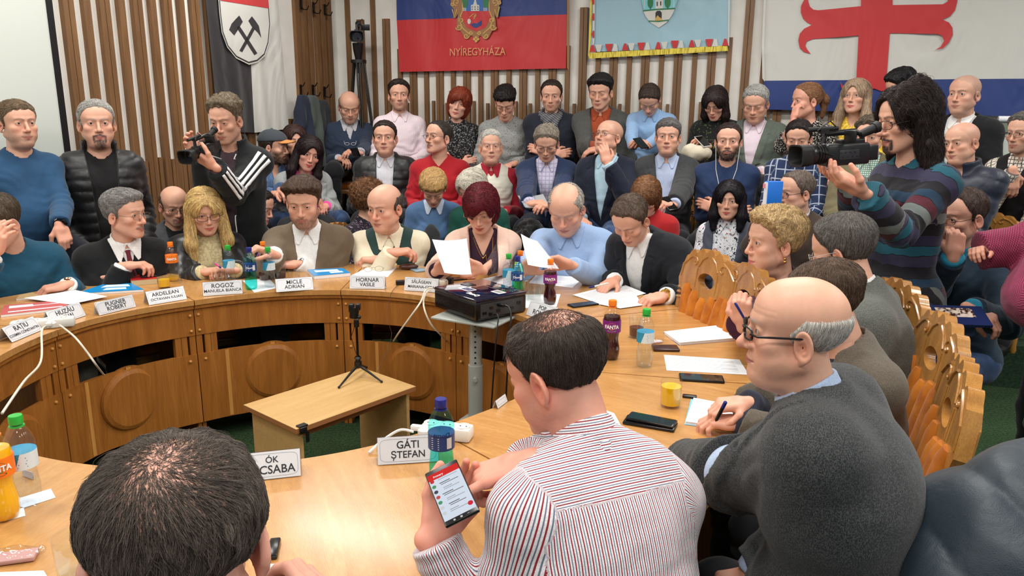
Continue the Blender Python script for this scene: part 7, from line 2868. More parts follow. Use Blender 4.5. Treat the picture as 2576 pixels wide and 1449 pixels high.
sheet([(1490, 1020), (1545, 1040), (1568, 1082), (1460, 1070)], 'white sheet beside the striped shirt collar', grp=G_P)
sheet([(0, 1440), (110, 1436), (160, 1520), (0, 1530)], 'white sheet at the bottom left corner', grp=G_P)
sheet([(650, 1420), (728, 1418), (735, 1500), (650, 1500)], 'small printed slip right of the nearest head', grp=G_P, lines=5)
G_N = 'napkins under the bottles'
for pts, lb in (([(610, 706), (675, 700), (700, 724), (640, 736)], 'white napkin under the far turquoise bottle'), ([(1290, 742), (1410, 740), (1400, 772), (1290, 776)], 'white napkin under the upturned tumblers'), ([(20, 1262), (128, 1230), (140, 1252), (60, 1278)], 'white napkin beneath the near water bottle'), ([(-40, 1296), (60, 1278), (64, 1298), (-30, 1322)], 'white napkin beneath the near orange soda bottle')):
    sheet(pts, lb, grp=G_N, name='paper_napkin', cat='napkin')


def book(pts, h, mat, lab, name='folder', cat='folder', patches=(), grp=None, z=TOP, page=None, spiral_=0):
    P_ = [onz(*p, z + h) for p in pts]
    c = sum(P_) / 4 - np.array([0, 0, h])
    e = empty(name, c)
    tag(e, lab, cat, grp)
    Q = [p - c for p in P_]
    cen0 = sum(Q) / 4
    MB().prism([(q - cen0) * .985 + cen0 - [0, 0, h] + [0, 0, 0] for q in Q], (0, 0, h - .0012)).build('pages', page or m_paper, e, smooth=False)
    MB().prism([q - [0, 0, .0012] for q in Q], (0, 0, .0012)).build('cover', mat, e, smooth=False)
    for (x0, y0, x1, y1, m_) in patches:
        f = lambda a, b: (Q[0] * (1 - a) + Q[1] * a) * (1 - b) + (Q[3] * (1 - a) + Q[2] * a) * b
        MB().prism([f(x0, y0), f(x1, y0), f(x1, y1), f(x0, y1)], (0, 0, .0004)).build('cover_print', m_, e, smooth=False)
    return e


m_bluec = plain('folder_blue', (20, 140, 206), .25)
m_pale = plain('folder_white_print', (222, 238, 246), .3)
m_redc = plain('folder_red', (196, 96, 92), .3)
book([(262, 714), (330, 712), (362, 728), (190, 738)], .012, m_bluec, 'blue and white covered folder at the left behind the name plates', patches=[(.2, .15, .85, .45, m_pale), (.35, .55, .75, .8, m_pale)])
book([(772, 678), (862, 674), (882, 686), (790, 694)], .02, m_bluec, 'blue and white covered document stack beside the cardigan wearer', patches=[(.15, .2, .8, .5, m_pale), (.5, .55, .85, .8, m_pale)])
book([(10, 768), (150, 756), (180, 772), (0, 792)], .012, m_redc, 'red and white striped binder at the left edge of the desk', patches=[(.1, .15, .5, .4, m_pale), (.1, .75, .9, .85, m_pale), (.5, .3, .95, .36, m_pale)])
book([(320, 690), (388, 686), (395, 700), (330, 706)], .03, plain('red_cover', (190, 40, 40), .4), 'thick red covered book behind the blue folder', name='book', cat='book', page=plain('old_pages', (200, 180, 140), .8))
book([(1670, 834), (1830, 815), (1850, 850), (1710, 862)], .012, m_paper, 'stack of white documents on a blue folder in front of the blonde person', patches=())
sheet([(1669, 838), (1835, 822), (1862, 852), (1708, 868)], 'flat blue folder under the white documents on the right desk', mat=plain('blue_plastic', (30, 90, 190), .3), name='folder', cat='folder')
book([(1745, 1000), (1850, 1020), (1858, 1078), (1725, 1060)], .010, m_paper, 'open notebook with pale blue cover under folded hands', name='notebook', cat='notebook')
sheet([(1738, 1004), (1848, 1030), (1862, 1088), (1722, 1068)], 'pale blue notebook cover below the open pages', mat=plain('pale_blue_cover', (120, 196, 226), .4), name='notebook_cover', cat='notebook')
book([(48, 742), (82, 735), (104, 745), (40, 752)], .008, plain('cork', (176, 146, 100), .8), 'small tan wooden block beside the left hand', name='wooden_block', cat='block')

G_F = 'mobile phones lying on the desks'


def phone(pts, lab, col=(16, 16, 20), t=.008, z=TOP, name='mobile_phone', cat='phone', grp=G_F, screen=True):
    P_ = [onz(*p, z + t) for p in pts]
    c = sum(P_) / 4
    x = unit(P_[1] - P_[0] + P_[2] - P_[3])
    y = np.cross((0, 0, 1), x)
    a = np.linalg.norm(P_[1] - P_[0] + P_[2] - P_[3]) / 4
    b = abs((P_[0] - P_[3] + P_[1] - P_[2]) @ y) / 4
    b = min(max(b, .028), .045)
    e = empty(name, [c[0], c[1], z], math.atan2(x[1], x[0]))
    tag(e, lab, cat, grp)
    MB().box((0, 0, t / 2), (a, b, t / 2), bev=min(.0035, t * .4)).build('body', plain('phone_%d_%d_%d' % col, col, .25), e)
    if screen:
        MB().box((0, 0, t + .0002), (a * .93, b * .92, .0003)).build('screen', plain('phone_screen_off', (8, 9, 12), .05, Coat_Weight=.4), e, smooth=False)
    return e


phone([(1428, 764), (1496, 756), (1502, 764), (1440, 772)], 'black phone near the dark soda bottle', (20, 20, 22))
phone([(1708, 937), (1820, 944), (1822, 960), (1710, 954)], 'black phone below the printed sheet on the right desk')
phone([(1578, 1040), (1700, 1062), (1702, 1082), (1566, 1062)], 'black phone lower one of the stacked pair left of the notebook', t=.009)
phone([(1586, 1034), (1700, 1056), (1698, 1074), (1576, 1050)], 'black phone on top of the stacked pair', t=.008, z=TOP + .0095)
phone([(452, 684), (486, 682), (490, 688), (458, 690)], 'white phone behind the orange soda bottle', (226, 226, 228))
phone([(1036, 674), (1066, 671), (1072, 680), (1042, 684)], 'pale blue phone beside the spectacle case', (140, 172, 190), screen=False)
phone([(1640, 866), (1706, 866), (1708, 880), (1642, 878)], 'dark brown wallet behind the clear bottle', (60, 32, 28), t=.010, name='wallet', cat='wallet', grp=None, screen=False)
phone([(350, 690), (392, 686), (396, 692), (356, 696)], 'black phone lying on the red book', z=TOP + .031)
e = phone([(676, 1352), (704, 1350), (700, 1395), (672, 1398)], 'black car remote right of the nearest head', (22, 22, 24), t=.012, name='remote_key', cat='key', grp=None, screen=False)
e = phone([(1716, 988), (1752, 992), (1754, 1000), (1718, 997)], 'black memory stick behind the orange juice glass', (18, 18, 20), t=.008, name='memory_stick', cat='memory stick', grp=None, screen=False)
e.scale = (1, .35, 1)
e = phone([(1116, 700), (1172, 694), (1180, 700), (1122, 706)], 'dark tablet behind the small black charger', (24, 24, 28))
# spectacle case and folded glasses
p = onz(1028, 678, TOP)
e = empty('spectacle_case', p, .1)
tag(e, 'brown clamshell spectacle case left of the pale blue phone', 'case')
MB().sphere((0, 0, .018), (.058, .026, .018), 12).build('shell', plain('brown_leather', (72, 40, 34), .35), e)
p = onz(940, 684, TOP + .002)
e = empty('reading_glasses', p, .1)
tag(e, 'thin metal reading glasses lying folded open on the white sheet', 'glasses')
mg = plain('thin_metal', (120, 104, 90), .3, metal=.9)
mb = MB()
for sx in (-1, 1):
    mb.tube([(sx * .032 + .024 * math.cos(a), -.0, .018 + .016 * math.sin(a)) for a in np.linspace(0, 6.283, 17)], .0009, 5, caps=False)
    mb.tube([(sx * .056, 0, .02), (sx * .062, .03, .02), (sx * .055, .12, .004)], .0009, 5)
mb.tube([(-.008, 0, .024), (0, -.002, .027), (.008, 0, .024)], .0009, 5)
mb.build('frame', mg, e)
# chargers, plugs and power strips
m_wp = plain('white_plug_plastic', (226, 224, 216), .35)
m_beige = plain('beige_plastic', (216, 208, 190), .4)


def strip(x, y, half, rz, lab, n=3, z=TOP, mat=None):
    p = onz(x, y, z)
    e = empty('power_strip', p, rz)
    tag(e, lab, 'power strip')
    MB().box((0, 0, .02), (half, .028, .02), bev=.009).build('housing', mat or m_wp, e)
    for i in range(n):
        xx = -half * .66 + i * (half * 1.32 / max(n - 1, 1))
        o = MB().lathe([(.0215, .0395), (.0205, .0425), (.018, .0425), (.018, .0405), (0, .0405)], (xx, 0, 0), 20).build('socket', m_wp, e)
        MB().lathe([(0, .0402), (.0025, .0402), (.0025, .0412), (0, .0412)], (xx - .009, 0, 0), 8).lathe([(0, .0402), (.0025, .0402), (.0025, .0412), (0, .0412)], (xx + .009, 0, 0), 8).build('hole', m_black, e)
    return e


def plug(x, y, z, rz, lab, mat=None):
    p = onz(x, y, z)
    e = empty('plug', p, rz)
    tag(e, lab, 'plug')
    MB().tube([(0, 0, -.012), (0, 0, .004), (0, 0, .012)], [.019, .02, .012], 16).box((.018, 0, .006), (.022, .009, .008), bev=.004).build('plug_body', mat or m_wp, e)
    return e


strip(110, 825, .12, .42, 'white power strip behind the two leftmost name plates', 4)
plug(128, 815, TOP + .05, -1.2, 'white plug in the left power strip')
strip(1098, 722, .06, -.3, 'beige power strip between the name plate and the projector', 2, mat=m_beige)
strip(1125, 1100, .075, -.25, 'white power strip behind the near turquoise bottle', 3)
plug(1068, 1083, TOP + .052, 2.9, 'white angled plug in the near power strip')
p0 = onz(1040, 1086, TOP + .055)
cable('white_cable', [p0, p0 + [-.04, .01, .0], p0 + [-.09, -.0, -.03], p0 + [-.12, -.03, -.05]], .004, m_wp, 'thick white cable running from the near plug behind the name plate')
def edge(a, off=-.012, z=TZ):
    return pol(a, Ri(a) + off, z)
a_ = onz(124, 822, TOP + .04)
cable('white_cable', [a_, a_ + [.0, -.05, .0], onz(100, 880, TOP) + [.05, -.08, -.02], atZ(60, 960, 2.55), atZ(5, 1040, 2.35)], .0042, m_beige, 'thick beige cable hanging over the left desk edge towards the corner')
a_ = onz(150, 818, TOP + .02)
cable('white_cable', [a_, a_ + [.04, -.04, 0], atZ(190, 850, 3.02), atZ(222, 890, 3.0), atZ(246, 924, 3.04), atZ(262, 944, 3.4)], .0040, m_beige, 'beige cable looping from the power strip into the left desk opening')
a_ = onz(1088, 724, TOP + .03)
cable('beige_cable', [a_, a_ + [-.03, -.05, 0], atZ(1058, 760, 3.62), atZ(1030, 800, 3.6), atZ(1004, 836, 3.68), atZ(990, 858, 4.0)], .0042, m_beige, 'beige cable hanging diagonally below the mariana name plate'.replace(' mariana', ' third'))
a_ = onz(1082, 730, TOP + .02)
cable('beige_cable', [a_, a_ + [-.02, -.05, -.01], atZ(1066, 770, 3.60), atZ(1082, 812, 3.58), atZ(1112, 846, 3.66), atZ(1124, 860, 4.0)], .0044, m_beige, 'thicker beige cable looping down left of the projector')
cable('brown_wire', [onz(1002, 716, TOP + .004), onz(985, 738, TOP) + [0, -.03, 0], atZ(975, 800, 3.68), atZ(985, 840, 3.66), atZ(975, 880, 3.62), atZ(950, 935, 3.4)], .0013, plain('brown_wire', (60, 24, 14), .5), 'thin dark wire trailing from the desk to the microphone stand')
p = onz(1007, 716, TOP)
e = empty('adapter', p, .2)
tag(e, 'small black adapter left of the third name plate near the projector', 'adapter')
MB().box((0, 0, .012), (.024, .014, .012), bev=.003).build('body', m_black, e)
p = onz(1126, 716, TOP)
e = empty('charger', p, -.2)
tag(e, 'black square charger behind the projector corner', 'charger')
MB().box((0, 0, .02), (.03, .024, .02), bev=.005).build('body', m_black, e)


def bag(x, y, r, lab, col=(226, 214, 206), z=TOP, fl=(.5, .25, .25)):
    p = onz(x, y, z)
    e = empty('wrapped_snack', p, .3)
    tag(e, lab, 'snack packet')
    f = lambda q: ell(q, (0, 0, r * fl[2]), (r, r * fl[1] * 2, r * fl[2])) + r * .09 * noise(q / r * 3.1) + r * .05 * noise(q / r * 8)
    V_, Q_ = snet(f, (-r * 1.4, -r, -.002), (r * 1.4, r, r), r / 14)
    V_[:, 2] = np.maximum(V_[:, 2], 0)
    obj('wrapper', newmesh(V_, Q_, True, [thinglass('cellophane', (.95, .94, .94), .14, .06)]), e)
    MB().box((0, 0, r * .12), (r * .72, r * .36, r * .09), bev=r * .04).build('contents', plain('snack_%d_%d_%d' % col, col, .6), e)
    return e


bag(40, 1408, .055, 'cellophane wrapped snack with dark red print at the lower left', (206, 160, 156))
bag(1180, 702, .045, 'crumpled wrapped snack behind the projector', (190, 120, 110))
bag(1650, 862, .035, 'small cellophane packet behind the clear bottle on the right', (222, 200, 200))

# ------------------------------------------------------------ papers, phones and cameras in people's hands
def card4(px, lab, name, cat, mat, t=.0006, grp=None):
    P_ = [atZ(*p) for p in px]
    c = sum(P_) / 4
    e = empty(name, c)
    tag(e, lab, cat, grp)
    n = unit(np.cross(P_[1] - P_[0], P_[3] - P_[0]))
    # bent sheet
    mb = MB()
    V, Fc = [], []
    k = 8
    for sd in (0, 1):
        for i in range(k + 1):
            for j in range(k + 1):
                a, b = i / k, j / k
                q = (P_[0] * (1 - a) + P_[1] * a) * (1 - b) + (P_[3] * (1 - a) + P_[2] * a) * b
                V.append(q + n * (.012 * math.sin(math.pi * a) * (1 - .4 * b) + t * sd) - c)
    m = (k + 1) ** 2
    for i in range(k):
        for j in range(k):
            q = i * (k + 1) + j
            Fc += [(q, q + 1, q + k + 2, q + k + 1), (q + m, q + k + 1 + m, q + k + 2 + m, q + 1 + m)]
    mb.add(V, Fc)
    mb.build('sheet', mat, e)
    return e


card4([(1087, 602, 4.02), (1174, 600, 4.02), (1186, 690, 3.86), (1118, 686, 3.86)], 'white sheet held up by the person in the pink cardigan', 'held_paper', 'paper', m_paper)
card4([(1310, 588, 3.88), (1352, 606, 3.80), (1406, 676, 3.66), (1328, 666, 3.74)], 'white sheet held up by the person in the light blue shirt', 'held_paper', 'paper', m_paper)
card4([(1302, 492, RZ(1302, 490, R2_ + .50)), (1366, 488, RZ(1366, 490, R2_ + .50)), (1382, 518, RZ(1380, 515, R2_ + .62)), (1322, 522, RZ(1322, 520, R2_ + .62))], 'grey printed sheet held by the person in the navy blazer, middle row', 'held_paper', 'paper', plain('grey_sheet', (150, 152, 156), .5))


def held_phone(a, lab, col=(20, 20, 22), L=.145, wd=.07, R=None, lit=False, flipz=False):
    e = empty('held_phone', a)
    e.matrix_world = Matrix(((*R[0], a[0]), (*R[1], a[1]), (*R[2], a[2]), (0, 0, 0, 1)))
    tag(e, lab, 'phone', 'phones held in hands')
    MB().box((0, 0, 0), (wd / 2, L / 2, .004), bev=.003).build('body', plain('phone_%d_%d_%d' % col, col, .25), e)
    if lit:
        def em(nm, c, st_=1.0):
            m, nt, b = _bsdf(nm)
            b.inputs['Base Color'].default_value = (0, 0, 0, 1)
            b.inputs['Emission Color'].default_value = rgba(lin(c))
            b.inputs['Emission Strength'].default_value = st_
            b.inputs['Roughness'].default_value = .1
            return m
        sc = MB().box((0, -.001, .0042), (wd / 2 * .93, L / 2 * .84, .0003)).build('screen', em('screen_white', (222, 232, 246), .95), e, smooth=False)
        sc['label'] = 'lit screen with red bar and message list'
        MB().box((0, L / 2 * .72, .0047), (wd / 2 * .93, L / 2 * .11, .0002)).build('red_bar', em('screen_red', (216, 40, 40)), sc, smooth=False)
        wht = em('screen_text_white', (255, 255, 255))
        text('Primary', .0065, (np.eye(3), (-wd * .16, L * .345, .0051)), sc, wht)
        text('8:14 ', .003, (np.eye(3), (wd * .30, L * .400, .0051)), sc, wht) if False else None
        dk = plain('screen_text_dark', (50, 52, 60), .6)
        gy = plain('screen_text_grey', (120, 124, 134), .6)
        cc = [(216, 60, 60), (90, 170, 110), (80, 80, 96), (216, 90, 90), (90, 170, 120), (230, 232, 236), (230, 232, 236)]
        for i in range(7):
            y = L * (.285 - .098 * i)
            MB().lathe([(0, 0), (.0042, 0), (.0042, .0002), (0, .0002)], (-wd * .38, y, .0045), 14).build('contact_dot', em('dot%d' % i, cc[i], .8), sc)
            mb = MB()
            mb.box((-wd * .08 + .002 * (i % 3), y + .0025, .0047), (.009 + .002 * (i % 2), .0009, .0001))
            mb.box((wd * .08, y - .0018, .0047), (.020 - .002 * (i % 3), .0007, .0001))
            mb.build('message_line', dk if i % 2 else gy, sc, smooth=False)
        MB().lathe([(0, 0), (.0052, 0), (.0052, .0003), (0, .0003)], (wd * .36, -L * .33, .0046), 16).build('round_button', em('btn_red', (216, 40, 60)), sc)
        mb = MB()
        mb.box((-.014, -L * .465, .0046), (.002, .002, .0002)).box((0, -L * .465, .0046), (.0022, .0022, .0002)).box((.014, -L * .465, .0046), (.002, .0005, .0002))
        mb.build('navigation_symbol', plain('icon_grey', (150, 150, 156), .5), e, smooth=False)
    else:
        MB().box((0, 0, .0042), (wd / 2 * .92, L / 2 * .92, .0003)).build('screen', plain('phone_screen_off', (8, 9, 12), .05, Coat_Weight=.4), e, smooth=False)
    return e


# phone tapped by the striped-shirt person
q = [atZ(1076, 1178, 1.50), atZ(1138, 1164, 1.50), atZ(1196, 1300, 1.38), atZ(1138, 1324, 1.38)]
yy = unit(q[0] + q[1] - q[2] - q[3])
xx = unit((q[1] - q[0]) + (q[2] - q[3]))
xx = unit(xx - yy * (xx @ yy))
held_phone(sum(q) / 4 , 'black phone with lit message screen held by the striped-shirt person', R=frame(xx, yy, np.cross(xx, yy)), lit=True, L=.142, wd=.069)
for (x, y, Z, lb, cl) in ((894, 384, RZ(894, 384, R3_ + .42), 'dark phone held by the balding person in navy, back row', (20, 20, 22)), (1612, 360, RZ(1612, 360, R3_ + .5), 'dark phone held by the person in light blue shirt, back row', (20, 20, 22)), (1768, 356, RZ(1768, 356, R3_ + .5), 'white phone held by the dark-haired person in black, back row', (220, 214, 208)), (1682, 512, RZ(1682, 512, R2_ + .64), 'dark phone held by the grey-haired person in charcoal blazer', (24, 24, 30))):
    xx = unit([.8, .3, .1])
    yy = unit(np.cross([-.2, -.6, .8], xx))
    held_phone(atZ(x, y, Z), lb, cl, R=frame(xx, yy, np.cross(xx, yy)))


def pen(a, b, lab, col=None):
    a, b = np.array(a), np.array(b)
    e = empty('pen', a)
    tag(e, lab, 'pen')
    d = b - a
    MB().tube([(0, 0, 0), d * .08, d * .7], [.001, .0045, .0048], 10).build('barrel', col or m_wp, e)
    MB().tube([d * .7, d * .97, d], [.0049, .0049, .003], 10).build('pen_cap', m_pen, e)
    return e


pen(atZ(1532, 712, 3.66), atZ(1482, 724, 3.72), 'white pen with blue end in the suited person right hand')
pen(atZ(1876, 808, 2.68), atZ(1849, 762, 2.66), 'blue ballpoint raised in the hand of the blonde person in burgundy', m_pen)
pen(atZ(1318, 700, 3.78), atZ(1304, 648, 3.84), 'white pen held against the raised sheet by the light blue shirt')
pen(atZ(1800, 1060, 1.93), atZ(1826, 1010, 1.90), 'dark pen in the folded hands on the notebook', m_black)
pen(atZ(540, 662, 4.0), atZ(556, 674, 4.0), 'pink marker in the hands of the blonde person', plain('pink_plastic', (220, 60, 140), .3))


def camcorder(a, R, s, lab, name='video_camera', visor=True, lcd=True):
    e = empty(name, a)
    e.matrix_world = Matrix(((*(R[0] * s), a[0]), (*(R[1] * s), a[1]), (*(R[2] * s), a[2]), (0, 0, 0, 1)))
    tag(e, lab, 'video camera')
    m1, m2 = plain('camera_black', (20, 20, 22), .35), plain('camera_rubber', (12, 12, 13), .6)
    m3 = plain('camera_grey', (60, 60, 64), .3, metal=.4)
    # local +Y is the lens direction, +Z up
    MB().box((0, -.02, 0), (.045, .11, .05), bev=.012).box((0, -.05, .055), (.03, .06, .012), bev=.005).build('body', m1, e)
    MB().tube([(0, .08, .005), (0, .13, .005), (0, .135, .005), (0, .16, .005)], [.043, .043, .047, .047], 28).build('lens_barrel', m1, e)
    mb = MB()
    for yy in (.095, .108, .121):
        mb.tube([(0, yy - .004, .005), (0, yy + .004, .005)], .0455, 28)
    mb.build('focus_ring', m2, e)
    mb = MB()
    o, i_ = (.06, .048), (.052, .040)
    n = 28
    def rr(f, w_, h_):
        c_, s_ = math.cos(f), math.sin(f)
        return w_ * np.sign(c_) * abs(c_) ** .5, h_ * np.sign(s_) * abs(s_) ** .5
    V, Fc = [], []
    for (w_, h_, y) in ((.046, .044, .155), (o[0], o[1], .175), (o[0] + .006, o[1] + .004, .225), (i_[0] + .008, i_[1] + .005, .225), (i_[0] - .008, i_[1] - .006, .172), (.001, .001, .168)):
        for k in range(n):
            x, z = rr(2 * math.pi * k / n, w_, h_)
            V.append((x, y, z + .005))
    for r_ in range(5):
        for k in range(n):
            a_, b_ = r_ * n + k, r_ * n + (k + 1) % n
            Fc.append((a_, b_, b_ + n, a_ + n))
    mb.add(V, Fc)
    mb.build('lens_hood', m2, e)
    MB().lathe([(0, 0), (.034, 0), (.034, .002), (0, .004)], (0, .170, .005), 24, frame((1, 0, 0), (0, 0, -1), (0, 1, 0))).build('front_glass', plain('lens_glass', (16, 18, 30), .03, Coat_Weight=1.), e)
    MB().tube([(0, .085, .055), (0, .08, .098), (0, -.07, .102), (0, -.11, .085), (0, -.115, .05)], [.012, .014, .014, .012, .012], 12).build('top_handle', m1, e)
    MB().tube([(0, -.10, .085), (0, -.17, .11)], [.018, .022], 16).tube([(0, -.17, .11), (0, -.19, .117)], [.026, .028], 16).build('viewfinder', m2, e)
    MB().tube([(-.02, .03, .122), (-.02, .18, .122)], .011, 14).box((-.02, .1, .112), (.014, .02, .01)).build('microphone', m2, e)
    MB().box((0, -.15, -.0), (.032, .03, .035), bev=.005).build('battery', m1, e)
    MB().tube([(.05, .05, .02), (.068, .02, .01), (.07, -.05, .0), (.05, -.09, .0)], [.009, .014, .014, .009], 10).build('hand_strap', m2, e)
    if lcd:
        l = MB().box((-.075, -.0, .085), (.042, .005, .028), bev=.003).build('flip_screen', m1, e)
    MB().box((-.046, -.02, .0), (.002, .05, .022), bev=.001).build('control_panel', m3, e)
    mb = MB()
    for k in range(8):
        mb.box((-.049, -.06 + .012 * k, -.01 + .02 * (k % 2)), (.001, .003, .002))
    mb.build('button', m2, e, smooth=False)
    MB().box((-.012, .085, .108), (.004, .004, .003)).build('tally_light', plain('tally_red', (220, 20, 20), .4), e)
    MB().tube([(-.02, .03, .122), (-.05, .09, .16), (-.07, .16, .12), (-.06, .15, .03), (-.045, .06, .0)], .0028, 6).build('cord', m2, e)
    return e


# left operator: lens towards the viewer
a = atZ(512, 378, 4.26)
ly = unit([-.25, -1, -.22])
lx = unit(np.cross(ly, (0, 0, 1)))
camcorder(a, frame(lx, ly, np.cross(lx, ly)), .74, 'black video camera held by the left camera operator, lens forward')
# right operator: lens to the left
a = atZ(2112, 388, 2.84)
ly = unit([-1, -.18, -.06])
lx = unit(np.cross(ly, (0, 0, 1)))
lz = np.cross(lx, ly)
camcorder(a, frame(lx, ly, lz), .80, 'large black video camera held by the long-haired operator')
# camera on the tall tripod
a = onback(900, 92, .34)
ly = unit([.15, -1, -.1])
lx = unit(np.cross(ly, (0, 0, 1)))
camcorder(a, frame(lx, ly, np.cross(lx, ly)), 1.0, 'black video camera mounted on the tall tripod by the back wall')
tp = empty('camera_tripod', [a[0], a[1], .60])
tag(tp, 'tall dark camera tripod standing behind the back row', 'tripod')
zt = a[2] - .6
MB().tube([(0, 0, zt - .06), (0, 0, zt - .12), (0, 0, zt - .22)], [.055, .05, .03], 18).build('head', m_black, tp)
MB().tube([(0, 0, zt - .215), (0, 0, zt - .245)], .075, 18).tube([(0, 0, zt - .24), (0, 0, zt - .34)], [.02, .025], 10).build('crown', m_black, tp)
m_al = plain('tripod_leg_metal', (50, 48, 46), .35, metal=.6)
for k, an in enumerate((-.36, 2.75, -1.25)):
    d = np.array([math.cos(an), math.sin(an), 0])
    l = MB().tube([d * .06 + [0, 0, zt - .24], d * .2 + [0, 0, .32]], .011, 8).tube([d * .06 + np.cross(d, (0, 0, 1)) * .03 + [0, 0, zt - .24], d * .2 + np.cross(d, (0, 0, 1)) * .01 + [0, 0, .32]], .008, 8).tube([d * .2 + [0, 0, .34], d * .25 + [0, 0, .01]], .010, 8).build('leg', m_al, tp)
    MB().box(d * .2 + [0, 0, .33], (.022, .022, .035), bev=.005).build('leg_clamp', m_black, l)

# ------------------------------------------------------------ coats and bags
def coat(lab, c, r, f, mat, h=.010, name='coat', cat='coat', parts=()):
    e = empty(name, c)
    tag(e, lab, cat)
    V_, Q_ = snet(f, -np.array(r), np.array(r), h)
    me = newmesh(V_, Q_, True, [mat])
    at = me.attributes.new('guv', 'FLOAT_VECTOR', 'POINT')
    at.data.foreach_set('vector', V_.astype(np.float32).ravel())
    obj('fabric', me, e)
    return e


def hangf(w1, w2, top, bot, dr, amp=.034):
    """hanging coat: narrow at the hook, wide below"""
    def f(p):
        t = np.clip((top - p[:, 2]) / (top - bot), 0, 1)
        wd = w1 + (w2 - w1) * np.sqrt(t)
        th = .035 + .05 * np.sqrt(t)
        x = p @ dr[0]
        y = p @ dr[1]
        fold = amp * np.sin(x * 48 + 2.5 * noise(p * 5)) * (.4 + t) + .012 * noise(p * 14)
        d = np.sqrt((x / wd) ** 2 + ((y) / th) ** 2) - 1
        d = d * .045 + fold * .5
        return np.maximum(np.maximum(d, p[:, 2] - top), bot - p[:, 2])
    return f


for (px, py, w2, bt, cl, lb) in ((763, 300, .12, -.42, (34, 40, 56), 'dark navy jacket hanging on the coat rack'), (786, 300, .15, -.45, (70, 78, 74), 'grey-green jacket hanging on the coat rack, middle one'), (812, 310, .15, -.40, (44, 46, 48), 'black jacket hanging on the coat rack next to the corner')):
    c = onleft(px, py, .16)
    coat(lb, c, (.3, .3, .5), hangf(.04, w2, .22, bt, (-VV, U)), gm('plain', cl), name='hanging_jacket', cat='jacket')
# dark quilted coat over a chair at the lower right
cc = atZ(2570, 1530, 1.45)


def fcoat(p):
    d = ell(p, (0, 0, -.14), (.30, .27, .44))
    d = smin(d, ell(p, (.10, .05, .17), (.11, .13, .13)), .08)
    d = smin(d, ell(p, (-.20, .08, -.25), (.16, .22, .34)), .06)
    q = (p[:, 2] * .75 + p[:, 0] * .5 + .03 * noise(p * 5))
    d = d - .014 * np.abs(np.sin(q * math.pi / .14)) ** .5 + .012 * noise(p * 9) + .012 * np.abs(noise(p * 7 + 4))
    return d


coat('dark blue-green quilted coat draped over a chair in the lower right corner', cc, (.5, .5, .62), fcoat, gm('puffer', (30, 44, 54)), h=.008, name='quilted_coat')
# black furry coat and dark jackets over far chairs
coat('black furry coat over a chair between the pink cardigan and the blue shirt', atZ(1335, 612, 4.72), (.3, .3, .3), lambda p: ell(p, (0, 0, 0), (.11, .12, .15)) + .02 * noise(p * 25) + .012 * noise(p * 60), gm('fur', (18, 17, 18)), name='fur_coat')
coat('dark jacket over the chair behind the green vest', atZ(1086, 640, 4.82), (.3, .3, .4), lambda p: ell(p, (0, 0, 0), (.07, .10, .19)) + .02 * noise(p * 14), gm('plain', (34, 38, 42)), name='draped_jacket')
coat('dark jacket over the chair left of the black sweater', atZ(190, 700, 4.2), (.3, .3, .4), lambda p: ell(p, (0, 0, 0), (.16, .10, .24)) + .02 * noise(p * 12), gm('plain', (26, 28, 36)), name='draped_jacket')
coat('cream furry bag on the lap of the dark-haired person in black', atZ(1752, 384, RZ(1752, 384, R3_ + .5)), (.2, .2, .2), lambda p: ell(p, (0, 0, 0), (.12, .09, .065)) + .016 * noise(p * 20), gm('fur', (216, 206, 184)), h=.008, name='furry_bag', cat='bag')
# blue binder held up
a = atZ(1945, 490, 4.2)
e = empty('binder', a)
e.rotation_euler = (0, 0, .2)
tag(e, 'bright blue binder held upright by the person in brown jacket', 'binder')
MB().box((0, 0, 0), (.045, .02, .075), bev=.003).build('cover', plain('binder_blue', (40, 120, 220), .35), e)
MB().box((-.048, .0, .0), (.003, .015, .07)).build('pages', m_paper, e, smooth=False)
MB().box((-.058, 0, .05), (.008, .001, .012)).build('pink_tab', plain('pink_tab', (236, 140, 160), .5), e, smooth=False)
# book with photo cover on the lap at the right
a = atZ(2405, 795, 3.0)
e = empty('programme_book', a, -.25)
e.rotation_euler = (.42, 0, -.1)
tag(e, 'dark blue spiral book with photo strip on the lap at the right', 'book')
MB().box((0, 0, 0), (.115, .06, .006)).build('cover', plain('book_navy', (28, 44, 92), .3), e, smooth=False)
mb = MB()
for k in range(18):
    mb.tube([(-.11 + .0125 * k, -.062, -.006), (-.11 + .0125 * k, -.066, 0), (-.11 + .0125 * k, -.062, .007)], .0012, 5)
mb.build('spiral_binding', m_black, e)
mb = MB()
mb.box((.0, .015, .0064), (.07, .028, .0003))
mb.build('photo_strip', noisy('photo_print', (70, 40, 34), (226, 210, 196), 60, .4, pos=(.45, .55)), e, smooth=False)
# white board at the right edge with paper roll on top
a = onback(2560, 300, .55)
e = empty('flip_chart', a * [1, 1, 0] + [0, 0, .6], -YAW)
tag(e, 'white flip chart with a paper roll on top at the right edge', 'flip chart')
zt = a[2] - .6
MB().box((.1, 0, zt - .32), (.24, .012, .30)).build('board', plain('board_white', (214, 222, 214), .4), e, smooth=False)
MB().box((.1, -.02, zt - .06), (.25, .016, .035)).build('clamp', plain('clamp_grey', (120, 128, 112), .5), e)
MB().tube([(-.13, -.03, zt), (.34, -.03, zt)], .022, 16).build('paper_roll', m_paper, e)
for sx in (-.1, .3):
    MB().tube([(sx, .05, 0), (sx, .0, zt - .05)], .012, 8).build('leg', m_gm, e)

# ------------------------------------------------------------ small things worn (parts of their wearers)
c = PEOPLE['b5']
m_scarf = gm('stripe', (30, 30, 36), [((190, 190, 196), .014, .3, 0)])


